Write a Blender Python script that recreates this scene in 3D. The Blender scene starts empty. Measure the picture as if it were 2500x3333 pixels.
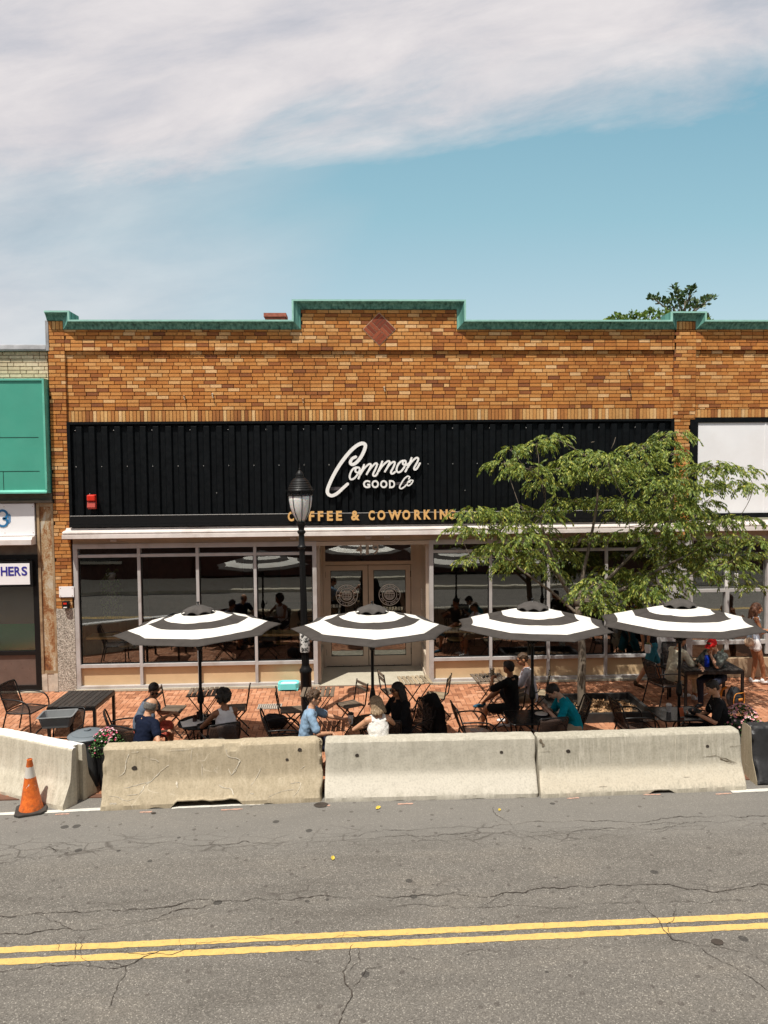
import bpy, bmesh, math, random
from mathutils import Vector, Matrix, noise
rnd = random.Random(7)
V = Vector
R = math.radians
S = bpy.context.scene
COL = S.collection
# ------------------------------------------------------------------ camera
CAM = V((0, -15.5, 4.475)); YAW, PIT, ROL = R(2.5), R(3.0), R(0.5)
fw = V((math.sin(YAW)*math.cos(PIT), math.cos(YAW)*math.cos(PIT), -math.sin(PIT)))
r0 = V((math.cos(YAW), -math.sin(YAW), 0)); u0 = r0.cross(fw)
cr = r0*math.cos(ROL)-u0*math.sin(ROL); cu = u0*math.cos(ROL)+r0*math.sin(ROL)
cam = bpy.data.objects.new('camera', bpy.data.cameras.new('camera')); COL.objects.link(cam)
cam.matrix_world = Matrix(((cr.x, cu.x, -fw.x, CAM.x), (cr.y, cu.y, -fw.y, CAM.y), (cr.z, cu.z, -fw.z, CAM.z), (0, 0, 0, 1)))
cam.data.sensor_fit = 'VERTICAL'; cam.data.sensor_height = 36; cam.data.lens = 36*2407/3333
cam.data.clip_end = 3000; cam.data.clip_start = .1
S.camera = cam
S.render.resolution_x = 768; S.render.resolution_y = 1024
# ------------------------------------------------------------------ world, sun, exposure
EL, AZX, AZY = R(64.7), .25, .40          # shadows fall .25 right and .40 back per metre of height
def nn(nt, t, loc=None, **kw):
    n = nt.nodes.new(t)
    for k, v in kw.items():
        if k in n.bl_rna.properties.keys(): setattr(n, k, v)
        else: n.inputs[k].default_value = v
    return n
W = bpy.data.worlds.new('World'); S.world = W; W.use_nodes = True
nt = W.node_tree; nt.nodes.clear(); L = nt.links.new
def mth(op, a, b=None, c=None, nt_=None, clamp=False):
    t = nt_ or nt
    n = t.nodes.new('ShaderNodeMath'); n.operation = op; n.use_clamp = clamp
    for i, x in enumerate((a, b, c)):
        if x is None: continue
        if isinstance(x, (int, float)): n.inputs[i].default_value = x
        else: t.links.new(x, n.inputs[i])
    return n.outputs[0]
def ramp(nt_, fac, stops, interp='LINEAR'):
    n = nt_.nodes.new('ShaderNodeValToRGB'); n.color_ramp.interpolation = interp
    e = n.color_ramp.elements
    while len(e) < len(stops): e.new(.5)
    for i, (p, c) in enumerate(stops):
        e[i].position = p; e[i].color = (*c, 1) if hasattr(c, '__len__') else (c, c, c, 1)
    nt_.links.new(fac, n.inputs[0]); return n.outputs[0]
def mixc(nt_, fac, a, b, mode='MIX'):
    n = nt_.nodes.new('ShaderNodeMix'); n.data_type = 'RGBA'; n.blend_type = mode
    for sock, x in ((n.inputs[0], fac), (n.inputs[6], a), (n.inputs[7], b)):
        if isinstance(x, (int, float)): sock.default_value = x
        elif isinstance(x, tuple): sock.default_value = (*x, 1)
        else: nt_.links.new(x, sock)
    return n.outputs[2]
sky = nn(nt, 'ShaderNodeTexSky'); sky.sky_type = 'NISHITA'; sky.sun_disc = False
sky.sun_elevation = EL; sky.sun_rotation = math.atan2(-AZX, -AZY); sky.air_density = 1.0; sky.dust_density = .6; sky.ozone_density = 1.6
tc = nn(nt, 'ShaderNodeTexCoord'); sp = nn(nt, 'ShaderNodeSeparateXYZ'); L(tc.outputs['Generated'], sp.inputs[0])
ay = mth('MAXIMUM', mth('ABSOLUTE', sp.outputs[1]), .15)
u = mth('DIVIDE', sp.outputs[0], ay); v = mth('DIVIDE', sp.outputs[2], ay)
s_ = mth('SUBTRACT', v, mth('MULTIPLY', u, .19))
def wnoise(su, sv, det, off, rough=.55, dist=0.):
    cb = nn(nt, 'ShaderNodeCombineXYZ'); L(mth('MULTIPLY', u, su), cb.inputs[0]); L(mth('MULTIPLY', s_, sv), cb.inputs[1]); cb.inputs[2].default_value = off
    n = nn(nt, 'ShaderNodeTexNoise', Scale=1.0, Detail=det, Roughness=rough, Distortion=dist); L(cb.outputs[0], n.inputs['Vector']); return n.outputs[0]
n1 = wnoise(2.2, 7, 8, 3.3, .6, .4); n2 = wnoise(4.5, 13, 9, 9.1, .62, .25); n3 = wnoise(1.5, 4.5, 6, 1.7, .5, .3)
edge = mth('ADD', mth('SUBTRACT', s_, .395), mth('ADD', mth('MULTIPLY', mth('SUBTRACT', n1, .5), .20), mth('MULTIPLY', mth('SUBTRACT', n2, .5), .09)))
mask = mth('MULTIPLY', edge, 9, clamp=True)
mask = ramp(nt, mask, [(0, 0), (.35, .45), (.7, .86), (1, .96)])
# faint veil on the left side of the view
veil = mth('MULTIPLY', mth('SUBTRACT', mth('MULTIPLY', mth('SUBTRACT', mth('MULTIPLY', n3, .5), u), 2.2), .50), .75, clamp=True)
veil = mth('MULTIPLY', veil, ramp(nt, mth('MULTIPLY', v, 2.2, clamp=True), [(0, .75), (.8, .9), (1, 1)]))
mask = mth('MAXIMUM', mask, veil)
grey = ramp(nt, mth('ADD', mth('MULTIPLY', n3, .4), mth('MULTIPLY', n2, .6)), [(.33, (.46, .475, .53)), (.44, (.57, .56, .60)), (.54, (.68, .645, .66)), (.68, (.80, .75, .745))])
skyc = mixc(nt, 1.0, sky.outputs[0], (.17, .20, .150), 'MULTIPLY')
skyc = mixc(nt, 1.0, skyc, ramp(nt, mth('MULTIPLY', v, 2.0, clamp=True), [(0, (.10, .10, .10)), (.45, (.13, .10, .085)), (1, (.01, .0, .0))]), 'ADD')
skyc = mixc(nt, .72, skyc, ramp(nt, mth('MULTIPLY', v, 2.0, clamp=True), [(.30, (.44, .52, .60)), (.48, (.36, .50, .59)), (.68, (.27, .475, .565)), (1, (.215, .42, .53))]))
colr = mixc(nt, mask, skyc, grey)
bg = nn(nt, 'ShaderNodeBackground', Strength=1.0); L(colr, bg.inputs[0])
wo = nn(nt, 'ShaderNodeOutputWorld'); L(bg.outputs[0], wo.inputs[0])
sun = bpy.data.objects.new('sun', bpy.data.lights.new('sun', 'SUN')); COL.objects.link(sun)
sun.data.energy = 5.0; sun.data.angle = R(.5); sun.data.color = (1, .95, .86)
sun.rotation_mode = 'QUATERNION'; sun.rotation_quaternion = V((-AZX, -AZY, 1)).to_track_quat('Z', 'Y')
S.view_settings.view_transform = 'Standard'; S.view_settings.look = 'None'; S.view_settings.exposure = 0.12; S.view_settings.gamma = 1
# ------------------------------------------------------------------ pixel helpers (real distances come from the plane given)
def ray(px, py): return fw+cr*((px-1250)/2407)-cu*((py-1666.5)/2407)
def atY(px, py, Y=0.):
    d = ray(px, py); return CAM+d*((Y-CAM.y)/d.y)
def atZ(px, py, z=-.12):
    d = ray(px, py); return CAM+d*((z-CAM.z)/d.z)
SL = .02                                   # pavement falls 2 % towards the road
def gz(y): return SL*min(0, y)
def atS(px, py, h=0.):                     # h metres above the sloping pavement
    d = ray(px, py); return CAM+d*((h+SL*CAM.y-CAM.z)/(d.z-SL*d.y))
def onG(px, py, h=0.):
    p = atS(px, py, h); return V((p.x, p.y, gz(p.y)))
# ------------------------------------------------------------------ mesh builder
def frame(t, side=None):
    t = t.normalized()
    s = V(side) if side is not None else (V((0, 0, 1)) if abs(t.z) < .9 else V((1, 0, 0)))
    a = s-t*s.dot(t)
    if a.length < 1e-5: a = t.orthogonal()
    a.normalize(); return a, t.cross(a)
class MB:
    def __init__(s): s.v = []; s.f = []
    def add(s, vs, fs):
        o = len(s.v); s.v += [V(x) for x in vs]; s.f += [tuple(o+i for i in f) for f in fs]; return s
    def box(s, x0, x1, y0, y1, z0, z1, M=None):
        vs = [V((x, y, z)) for x in (x0, x1) for y in (y0, y1) for z in (z0, z1)]
        if M is not None: vs = [M @ q for q in vs]
        return s.add(vs, [(0, 1, 3, 2), (4, 6, 7, 5), (0, 4, 5, 1), (2, 3, 7, 6), (0, 2, 6, 4), (1, 5, 7, 3)])
    def cbox(s, c, sz, M=None, bev=0):
        a, b, h = sz[0]/2, sz[1]/2, sz[2]/2; T = Matrix.Translation(V(c)) @ (M.to_4x4() if M is not None else Matrix())
        if bev <= 0: return s.box(-a, a, -b, b, -h, h, T)
        bm = bmesh.new(); bmesh.ops.create_cube(bm, size=1)
        for q in bm.verts: q.co = V((q.co.x*2*a, q.co.y*2*b, q.co.z*2*h))
        bmesh.ops.bevel(bm, geom=bm.edges[:], offset=bev, segments=2, affect='EDGES', profile=.5)
        bm.verts.index_update(); s.add([T @ q.co for q in bm.verts], [[q.index for q in f.verts] for f in bm.faces]); bm.free(); return s
    def bar(s, p0, p1, w, h, side=None):
        p0, p1 = V(p0), V(p1); a, b = frame(p1-p0, side); vs = []
        for p in (p0, p1):
            for i, j in ((-1, -1), (1, -1), (1, 1), (-1, 1)): vs.append(p+a*(w/2*i)+b*(h/2*j))
        return s.add(vs, [(3, 2, 1, 0), (4, 5, 6, 7), (0, 1, 5, 4), (1, 2, 6, 5), (2, 3, 7, 6), (3, 0, 4, 7)])
    def tube(s, pts, r, seg=8, closed=False, caps=True, side=None):
        pts = [V(p) for p in pts]; n = len(pts); rings = []
        rr = r if hasattr(r, '__len__') else [r]*n; pa = None; o = len(s.v)
        for i, p in enumerate(pts):
            t = (pts[(i+1) % n]-pts[i-1]) if closed else (pts[min(i+1, n-1)]-pts[max(i-1, 0)])
            a, b = frame(t, pa if pa is not None else side); pa = a
            q = rr[i] if hasattr(rr[i], '__len__') else (rr[i], rr[i])
            for k in range(seg):
                w = 2*math.pi*k/seg; s.v.append(p+a*(q[0]*math.cos(w))+b*(q[1]*math.sin(w)))
        for i in range(n if closed else n-1):
            j = (i+1) % n
            for k in range(seg):
                k2 = (k+1) % seg; s.f.append((o+i*seg+k, o+i*seg+k2, o+j*seg+k2, o+j*seg+k))
        if caps and not closed:
            s.f.append(tuple(o+k for k in range(seg))[::-1]); s.f.append(tuple(o+(n-1)*seg+k for k in range(seg)))
        return s
    def capsule(s, pts, rads, side=None, seg=12):
        """round-ended tapering limb, closed surface; radii may be (rx, ry) with rx along side"""
        pts = [V(p) for p in pts]; q = [(r, r) if not hasattr(r, '__len__') else r for r in rads]
        d0 = (pts[0]-pts[1]).normalized(); d1 = (pts[-1]-pts[-2]).normalized(); P = []; Q = []
        for a in (80, 55, 28):
            P.append(pts[0]+d0*(min(q[0])*math.sin(R(a)))); c = math.cos(R(a)); Q.append((q[0][0]*c, q[0][1]*c))
        P += pts; Q += q
        for a in (28, 55, 80):
            P.append(pts[-1]+d1*(min(q[-1])*math.sin(R(a)))); c = math.cos(R(a)); Q.append((q[-1][0]*c, q[-1][1]*c))
        return s.tube(P, Q, seg, side=side)
    def ball(s, c, r, M=None, seg=14, rings=9):
        r = r if hasattr(r, '__len__') else (r, r, r); vs = []; c = V(c)
        T = M if M is not None else Matrix.Identity(3)
        vs.append(c+T @ V((0, 0, r[2])))
        for i in range(1, rings):
            a = math.pi*i/rings
            for k in range(seg):
                w = 2*math.pi*k/seg; vs.append(c+T @ V((r[0]*math.sin(a)*math.cos(w), r[1]*math.sin(a)*math.sin(w), r[2]*math.cos(a))))
        vs.append(c+T @ V((0, 0, -r[2]))); fs = []
        for k in range(seg):
            k2 = (k+1) % seg; fs.append((0, 1+k, 1+k2))
            for i in range(rings-2): a = 1+i*seg; fs.append((a+k, a+seg+k, a+seg+k2, a+k2))
            a = 1+(rings-2)*seg; fs.append((a+k, len(vs)-1, a+k2))
        return s.add(vs, fs)
    def lathe(s, prof, c=(0, 0, 0), seg=20, M=None, sx=1, sy=1):
        c = V(c); vs = []; fs = []; n = len(prof)
        for r, z in prof:
            for k in range(seg):
                w = 2*math.pi*k/seg; q = V((r*math.cos(w)*sx, r*math.sin(w)*sy, z)); vs.append(c+(M @ q if M is not None else q))
        for i in range(n-1):
            for k in range(seg): k2 = (k+1) % seg; fs.append((i*seg+k, i*seg+k2, (i+1)*seg+k2, (i+1)*seg+k))
        if prof[0][0] > 1e-6: fs.append(tuple(range(seg))[::-1])
        if prof[-1][0] > 1e-6: fs.append(tuple((n-1)*seg+k for k in range(seg)))
        return s.add(vs, fs)
    def prism(s, poly, n0, n1, f=lambda a, b, c: V((a, c, b))):
        """poly = [(a, b)] extruded from c = n0 to n1"""
        k = len(poly); vs = [f(a, b, n0) for a, b in poly]+[f(a, b, n1) for a, b in poly]
        fs = [tuple(range(k)), tuple(range(2*k-1, k-1, -1))]+[(i, i+k, (i+1) % k+k, (i+1) % k) for i in range(k)]
        return s.add(vs, fs)
    def xf(s, M): s.v = [M @ q for q in s.v]; return s
    def build(s, name, mat=None, parent=None, smooth=False, label=None, bevel=0, recalc=True, **kw):
        me = bpy.data.meshes.new(name); me.from_pydata([tuple(q) for q in s.v], [], s.f)
        if recalc:
            bm = bmesh.new(); bm.from_mesh(me); bmesh.ops.recalc_face_normals(bm, faces=bm.faces[:]); bm.to_mesh(me); bm.free()
        if smooth:
            me.polygons.foreach_set('use_smooth', [True]*len(me.polygons))
            if smooth == 'auto': me.set_sharp_from_angle(angle=R(40))
        if mat: me.materials.append(mat)
        o = bpy.data.objects.new(name, me); COL.objects.link(o)
        if parent: o.parent = parent
        if label: o['label'] = label
        for k, w in kw.items(): o[k] = w
        if bevel:
            m = o.modifiers.new('bevel', 'BEVEL'); m.width = bevel; m.segments = 2; m.limit_method = 'ANGLE'
        return o
def thing(name, label, cat, loc=(0, 0, 0), rz=0, group=None, rot=None):
    o = bpy.data.objects.new(name, None); o.empty_display_size = .1; COL.objects.link(o)
    o.location = loc; o.rotation_euler = rot if rot else (0, 0, R(rz)); o['label'] = label; o['category'] = cat
    if group: o['group'] = group
    return o
def tag(o, label, cat, group=None):
    o['label'] = label; o['category'] = cat
    if group: o['group'] = group
    return o
def copy_tree(o, parent=None):
    c = o.copy(); COL.objects.link(c)
    if parent: c.parent = parent
    for ch in list(o.children): copy_tree(ch, c)
    return c
def place(o, first, loc, rz, label, group=None):
    c = o if first else copy_tree(o)
    c.location = loc; c.rotation_euler = (0, 0, R(rz)); c['label'] = label
    if group: c['group'] = group
    return c
TS = bpy.data.scenes.new('workbench')   # empty scratch scene, removed at the end: keeps mesh fusing quick
def fuse(name, mb, mat, parent, voxel=.007, it=3, disp=None, label=None):
    o = mb.build(name, mat, None, True, label, recalc=False); COL.objects.unlink(o); TS.collection.objects.link(o)
    m = o.modifiers.new('r', 'REMESH'); m.mode = 'VOXEL'; m.voxel_size = voxel; m.use_smooth_shade = True
    if it: k = o.modifiers.new('s', 'SMOOTH'); k.iterations = it; k.factor = .6
    vl = TS.view_layers[0]; vl.update(); me = bpy.data.meshes.new_from_object(o.evaluated_get(vl.depsgraph)); TS.collection.objects.unlink(o); COL.objects.link(o); o.parent = parent
    old = o.data; o.modifiers.clear(); o.data = me; me.name = name; bpy.data.meshes.remove(old)
    if not me.materials: me.materials.append(mat)
    if disp:
        n3 = len(me.vertices)*3; co = [0.]*n3; no = [0.]*n3; me.vertices.foreach_get('co', co); me.vertices.foreach_get('normal', no)
        for i in range(0, n3, 3):
            d = disp(V(co[i:i+3])); co[i] += no[i]*d; co[i+1] += no[i+1]*d; co[i+2] += no[i+2]*d
        me.vertices.foreach_set('co', co); me.update()
    me.polygons.foreach_set('use_smooth', [True]*len(me.polygons))
    return o
def text(body, size, name, mat, parent, M, ext=.01, off=0., width=None, height=None, shear=0., spacing=1.):
    c = bpy.data.curves.new(name, 'FONT'); c.body = body; c.size = size; c.extrude = ext; c.offset = off; c.shear = shear; c.space_character = spacing
    c.align_x = 'LEFT'; c.resolution_u = 4
    t = bpy.data.objects.new(name, c); COL.objects.link(t)
    dg = bpy.context.evaluated_depsgraph_get(); me = bpy.data.meshes.new_from_object(t.evaluated_get(dg)); bpy.data.objects.remove(t)
    xs = [q.co.x for q in me.vertices]; ys = [q.co.y for q in me.vertices]
    x0, x1, y0, y1 = min(xs), max(xs), min(ys), max(ys)
    for q in me.vertices:
        x, y = q.co.x-x0, q.co.y-y0
        if width: x *= width/(x1-x0)
        if height: y *= height/(y1-y0)
        q.co = M @ V((x, y, q.co.z))
    me.materials.clear(); me.materials.append(mat); me.name = name
    o = bpy.data.objects.new(name, me); COL.objects.link(o)
    if parent: o.parent = parent
    return o
def upright(x, y, z): return Matrix.Translation((x, y, z)) @ Matrix.Rotation(R(90), 4, 'X')
def catmull(pts, n=8, closed=False):
    P = [V(p) for p in pts]; out = []; N = len(P)
    for i in range(N if closed else N-1):
        g = lambda k: P[k % N] if closed else P[max(0, min(N-1, k))]
        a, b, c, d = g(i-1), g(i), g(i+1), g(i+2)
        for j in range(n):
            t = j/n; out.append(.5*((2*b)+(c-a)*t+(2*a-5*b+4*c-d)*t*t+(3*b-a-3*c+d)*t**3))
    if not closed: out.append(P[-1])
    return out
def ribbon(mb, pts, w, d0, d1, closed=False):
    """flat stroke in the X-Z plane, from y = d0 to d1; pts = [(x, z)], w = width or list"""
    n = len(pts); Ls = []; Rs = []; rise = getattr(ribbon, 'rise', 0)
    for i in range(n):
        p = V((pts[i][0], pts[i][1])); a = pts[(i+1) % n] if closed else pts[min(i+1, n-1)]; b = pts[i-1] if closed else pts[max(i-1, 0)]
        t = V((a[0]-b[0], a[1]-b[1])).normalized(); m = V((-t.y, t.x)); ww = (w[i] if hasattr(w, '__len__') else w)/2
        Ls.append(p+m*ww); Rs.append(p-m*ww)
    vs = []
    for i in range(n):
        for q in (Ls[i], Rs[i]):
            for d in (d0-rise*i/n, d1): vs.append(V((q.x, d, q.y)))
    fs = []
    for i in range(n if closed else n-1):
        a = 4*i; b = 4*((i+1) % n)
        fs += [(a, a+2, b+2, b), (a+1, b+1, b+3, a+3), (a, b, b+1, a+1), (a+2, a+3, b+3, b+2)]
    if not closed: fs += [(0, 1, 3, 2), (4*n-4, 4*n-2, 4*n-1, 4*n-3)]
    mb.add(vs, fs)
# ------------------------------------------------------------------ materials
MATS = {}
def newmat(name):
    m = bpy.data.materials.new(name); m.use_nodes = True; t = m.node_tree; t.nodes.clear()
    o = t.nodes.new('ShaderNodeOutputMaterial'); b = t.nodes.new('ShaderNodeBsdfPrincipled'); t.links.new(b.outputs[0], o.inputs[0])
    MATS[name] = m; return m, t, b, o
def coord(t, sc=(1, 1, 1), kind='Object'):
    c = t.nodes.new('ShaderNodeTexCoord'); m = t.nodes.new('ShaderNodeMapping'); m.inputs['Scale'].default_value = sc
    t.links.new(c.outputs[kind], m.inputs[0]); return m.outputs[0]
def noi(t, vec, scale, det=5, rough=.55, dist=0):
    n = t.nodes.new('ShaderNodeTexNoise'); n.inputs['Scale'].default_value = scale; n.inputs['Detail'].default_value = det
    n.inputs['Roughness'].default_value = rough; n.inputs['Distortion'].default_value = dist
    t.links.new(vec, n.inputs['Vector']); return n.outputs[0]
def bump(t, b, h, st, dist=.01):
    n = t.nodes.new('ShaderNodeBump'); n.inputs['Strength'].default_value = st; n.inputs['Distance'].default_value = dist
    t.links.new(h, n.inputs['Height']); t.links.new(n.outputs[0], b.inputs['Normal']); return n
def sc3(c, k): return tuple(min(1, x*k) for x in c)
def M_(name, col, rough=.6, var=.18, sc=9, bmp=.15, bsc=70, metal=0., spec=.5, aniso=(1, 1, 1), island=0., dirt=None):
    if name in MATS: return MATS[name]
    m, t, b, o = newmat(name); vec = coord(t, aniso)
    n = noi(t, vec, sc, 6, .6)
    c = ramp(t, n, [(.3, sc3(col, 1-var)), (.7, sc3(col, 1+var))])
    if dirt:
        c = mixc(t, ramp(t, noi(t, vec, sc*.45, 7, .65), [(.5, 0), (.68, .8)]), c, dirt)
    if island:
        g = t.nodes.new('ShaderNodeNewGeometry'); f = mth('ADD', mth('MULTIPLY', g.outputs['Random Per Island'], 2*island, nt_=t), 1-island, nt_=t)
        x = t.nodes.new('ShaderNodeVectorMath'); x.operation = 'SCALE'; t.links.new(c, x.inputs[0]); t.links.new(f, x.inputs['Scale']); c = x.outputs[0]
    t.links.new(c, b.inputs['Base Color']); b.inputs['Metallic'].default_value = metal; b.inputs['Specular IOR Level'].default_value = spec
    rn = ramp(t, noi(t, vec, sc*2.3, 4), [(.3, max(0, rough-.1)), (.7, min(1, rough+.1))]); t.links.new(rn, b.inputs['Roughness'])
    if bmp: bump(t, b, noi(t, vec, bsc, 3), bmp, .004)
    return m
def bricks_mat(name, stops, bsc=90, bst=.35):
    m, t, b, o = newmat(name); g = t.nodes.new('ShaderNodeNewGeometry'); vec = coord(t)
    c = ramp(t, g.outputs['Random Per Island'], stops, 'LINEAR')
    n = noi(t, vec, 28, 6, .7); c = mixc(t, 1.0, c, ramp(t, n, [(.3, .72), (.6, 1.06)]), 'MULTIPLY')
    n4 = noi(t, coord(t, (1, 1, .35)), 1.1, 5, .6); c = mixc(t, 1.0, c, ramp(t, n4, [(.3, .78), (.55, 1.04)]), 'MULTIPLY')
    t.links.new(c, b.inputs['Base Color']); b.inputs['Roughness'].default_value = .88
    bump(t, b, noi(t, vec, bsc, 4, .7), bst, .006); return m
m_brick = bricks_mat('facade_brick', [(0, (.22, .07, .025)), (.06, (.34, .11, .026)), (.2, (.46, .16, .032)), (.5, (.56, .22, .048)), (.74, (.60, .265, .072)), (.89, (.66, .33, .11)), (.96, (.72, .41, .17)), (1, (.77, .47, .23))])
m_solder = bricks_mat('header_brick', [(0, (.30, .10, .025)), (.25, (.50, .20, .05)), (.6, (.60, .29, .085)), (.85, (.72, .43, .17)), (1, (.80, .52, .27))])
m_cream = bricks_mat('cream_brick', [(0, (.58, .45, .29)), (.5, (.66, .52, .34)), (1, (.72, .58, .40))])
m_redbrick = bricks_mat('red_brick', [(0, (.16, .03, .012)), (.5, (.25, .05, .018)), (1, (.32, .075, .03))])
m_pave = bricks_mat('paving_brick', [(0, (.27, .105, .05)), (.2, (.38, .155, .075)), (.5, (.45, .195, .10)), (.8, (.49, .225, .12)), (1, (.53, .27, .16))])
m_mortar = M_('mortar', (.22, .11, .05), .95, .2, 6, .3, 90)
m_sand = M_('paving_joint', (.14, .065, .04), .95, .25, 5, .3, 90)
def verdigris():
    m, t, b, o = newmat('verdigris'); st = noi(t, coord(t, (7, 7, .5)), 2.6, 6, .6); n = noi(t, coord(t), 5, 6, .65)
    c = ramp(t, st, [(.34, (.02, .075, .065)), (.46, (.065, .22, .18)), (.60, (.13, .34, .28)), (.76, (.26, .50, .42))])
    c = mixc(t, ramp(t, n, [(.45, 0), (.75, .25)]), c, (.20, .44, .37)); t.links.new(c, b.inputs['Base Color']); b.inputs['Roughness'].default_value = .75
    bump(t, b, n, .06, .01); return m
m_copper = verdigris()
def stucco(name, cols, streak=(9, 9, .7), scratches=False, scr=(.75, .68, .55), lowpale=None, hi=None, top=None):
    """cast concrete with vertical runs, pores, and (for the old block) pale scratches"""
    m, t, b, o = newmat(name); vec = coord(t)
    n = noi(t, coord(t, streak), 2.0, 7, .68); n2 = noi(t, vec, 2.2, 6, .6); n3 = noi(t, vec, 38, 4, .7)
    c = ramp(t, n, [(.28, cols[0]), (.5, cols[1]), (.72, cols[2])])
    c = mixc(t, ramp(t, n2, [(.35, 0), (.7, .55)]), c, cols[1])
    if lowpale:
        s = t.nodes.new('ShaderNodeSeparateXYZ'); t.links.new(vec, s.inputs[0])
        h = mth('ADD', s.outputs[2], mth('MULTIPLY', mth('SUBTRACT', n, .5, nt_=t), .28, nt_=t), nt_=t)
        c = mixc(t, ramp(t, mth('DIVIDE', h, .81, nt_=t), [(.02, .2), (.16, .7), (.32, .55), (.52, 0)]), c, lowpale)
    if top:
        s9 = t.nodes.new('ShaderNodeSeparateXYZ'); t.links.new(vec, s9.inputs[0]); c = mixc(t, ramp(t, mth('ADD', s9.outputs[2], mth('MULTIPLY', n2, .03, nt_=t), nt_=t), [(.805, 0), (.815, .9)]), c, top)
    c = mixc(t, 1.0, c, ramp(t, n3, [(.25, .72), (.5, 1.0), (.75, 1.07)]), 'MULTIPLY')
    if scratches:
        vo = t.nodes.new('ShaderNodeTexVoronoi'); vo.feature = 'DISTANCE_TO_EDGE'; vo.inputs['Scale'].default_value = 3.2
        wv = t.nodes.new('ShaderNodeTexNoise'); wv.inputs['Scale'].default_value = 3; wv.inputs['Detail'].default_value = 5; t.links.new(vec, wv.inputs['Vector'])
        t.links.new(mixc(t, .22, vec, wv.outputs['Color']), vo.inputs['Vector'])
        k = mth('MULTIPLY', ramp(t, vo.outputs[0], [(0, .8), (.006, .5), (.014, 0)]), ramp(t, noi(t, vec, 3.4, 5, .7), [(.55, 0), (.62, .7)]), nt_=t)
        c = mixc(t, k, c, scr)
    t.links.new(c, b.inputs['Base Color']); b.inputs['Roughness'].default_value = .9
    bump(t, b, mixc(t, .5, n3, n2), .5, .006); return m
m_conc1 = stucco('old_tan_concrete', [(.33, .275, .185), (.43, .36, .25), (.53, .455, .33)], scratches=True)
m_conc2 = stucco('pale_concrete', [(.36, .335, .27), (.46, .43, .355), (.55, .52, .44)], streak=(5, 5, .5), lowpale=(.65, .605, .52))
m_conc3 = stucco('streaked_concrete', [(.30, .28, .22), (.42, .39, .315), (.58, .545, .46)], streak=(11, 11, .6), lowpale=(.64, .57, .45))
m_conc4 = stucco('white_edged_concrete', [(.36, .325, .25), (.50, .455, .36), (.62, .58, .48)], streak=(7, 7, .6), top=(.80, .79, .77))  # tone turns white along the top edge
m_apron = stucco('apron_concrete', [(.36, .33, .25), (.46, .42, .33), (.52, .48, .39)], streak=(1.5, 1.5, 1.5))
m_blackconc = M_('black_painted_concrete', (.022, .022, .024), .55, .4, 7, .9, 22)
def terrazzo():
    m, t, b, o = newmat('pebbledash'); vo = t.nodes.new('ShaderNodeTexVoronoi'); vo.inputs['Scale'].default_value = 70; t.links.new(coord(t), vo.inputs['Vector'])
    sp_ = t.nodes.new('ShaderNodeSeparateColor'); t.links.new(vo.outputs['Color'], sp_.inputs[0])
    t.links.new(ramp(t, sp_.outputs[0], [(0, (.12, .10, .085)), (.35, (.30, .27, .22)), (.7, (.46, .42, .36)), (1, (.68, .63, .55))]), b.inputs['Base Color'])
    b.inputs['Roughness'].default_value = .85; bump(t, b, vo.outputs[0], .5, .01); return m
m_terr = terrazzo()
def rusty():
    m, t, b, o = newmat('rusting_painted_metal'); n = noi(t, coord(t, (1, 1, .55)), 3.2, 8, .72, .5); n2 = noi(t, coord(t), 40, 4, .7)
    f = mth('ADD', mth('MULTIPLY', n, .75, nt_=t), mth('MULTIPLY', n2, .25, nt_=t), nt_=t)
    c = ramp(t, f, [(.40, (.52, .47, .38)), (.47, (.42, .30, .17)), (.53, (.27, .11, .035)), (.62, (.12, .045, .02)), (.7, (.30, .15, .06))])
    t.links.new(c, b.inputs['Base Color']); b.inputs['Roughness'].default_value = .85; bump(t, b, f, .5, .01); return m
m_rust = rusty()
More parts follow.
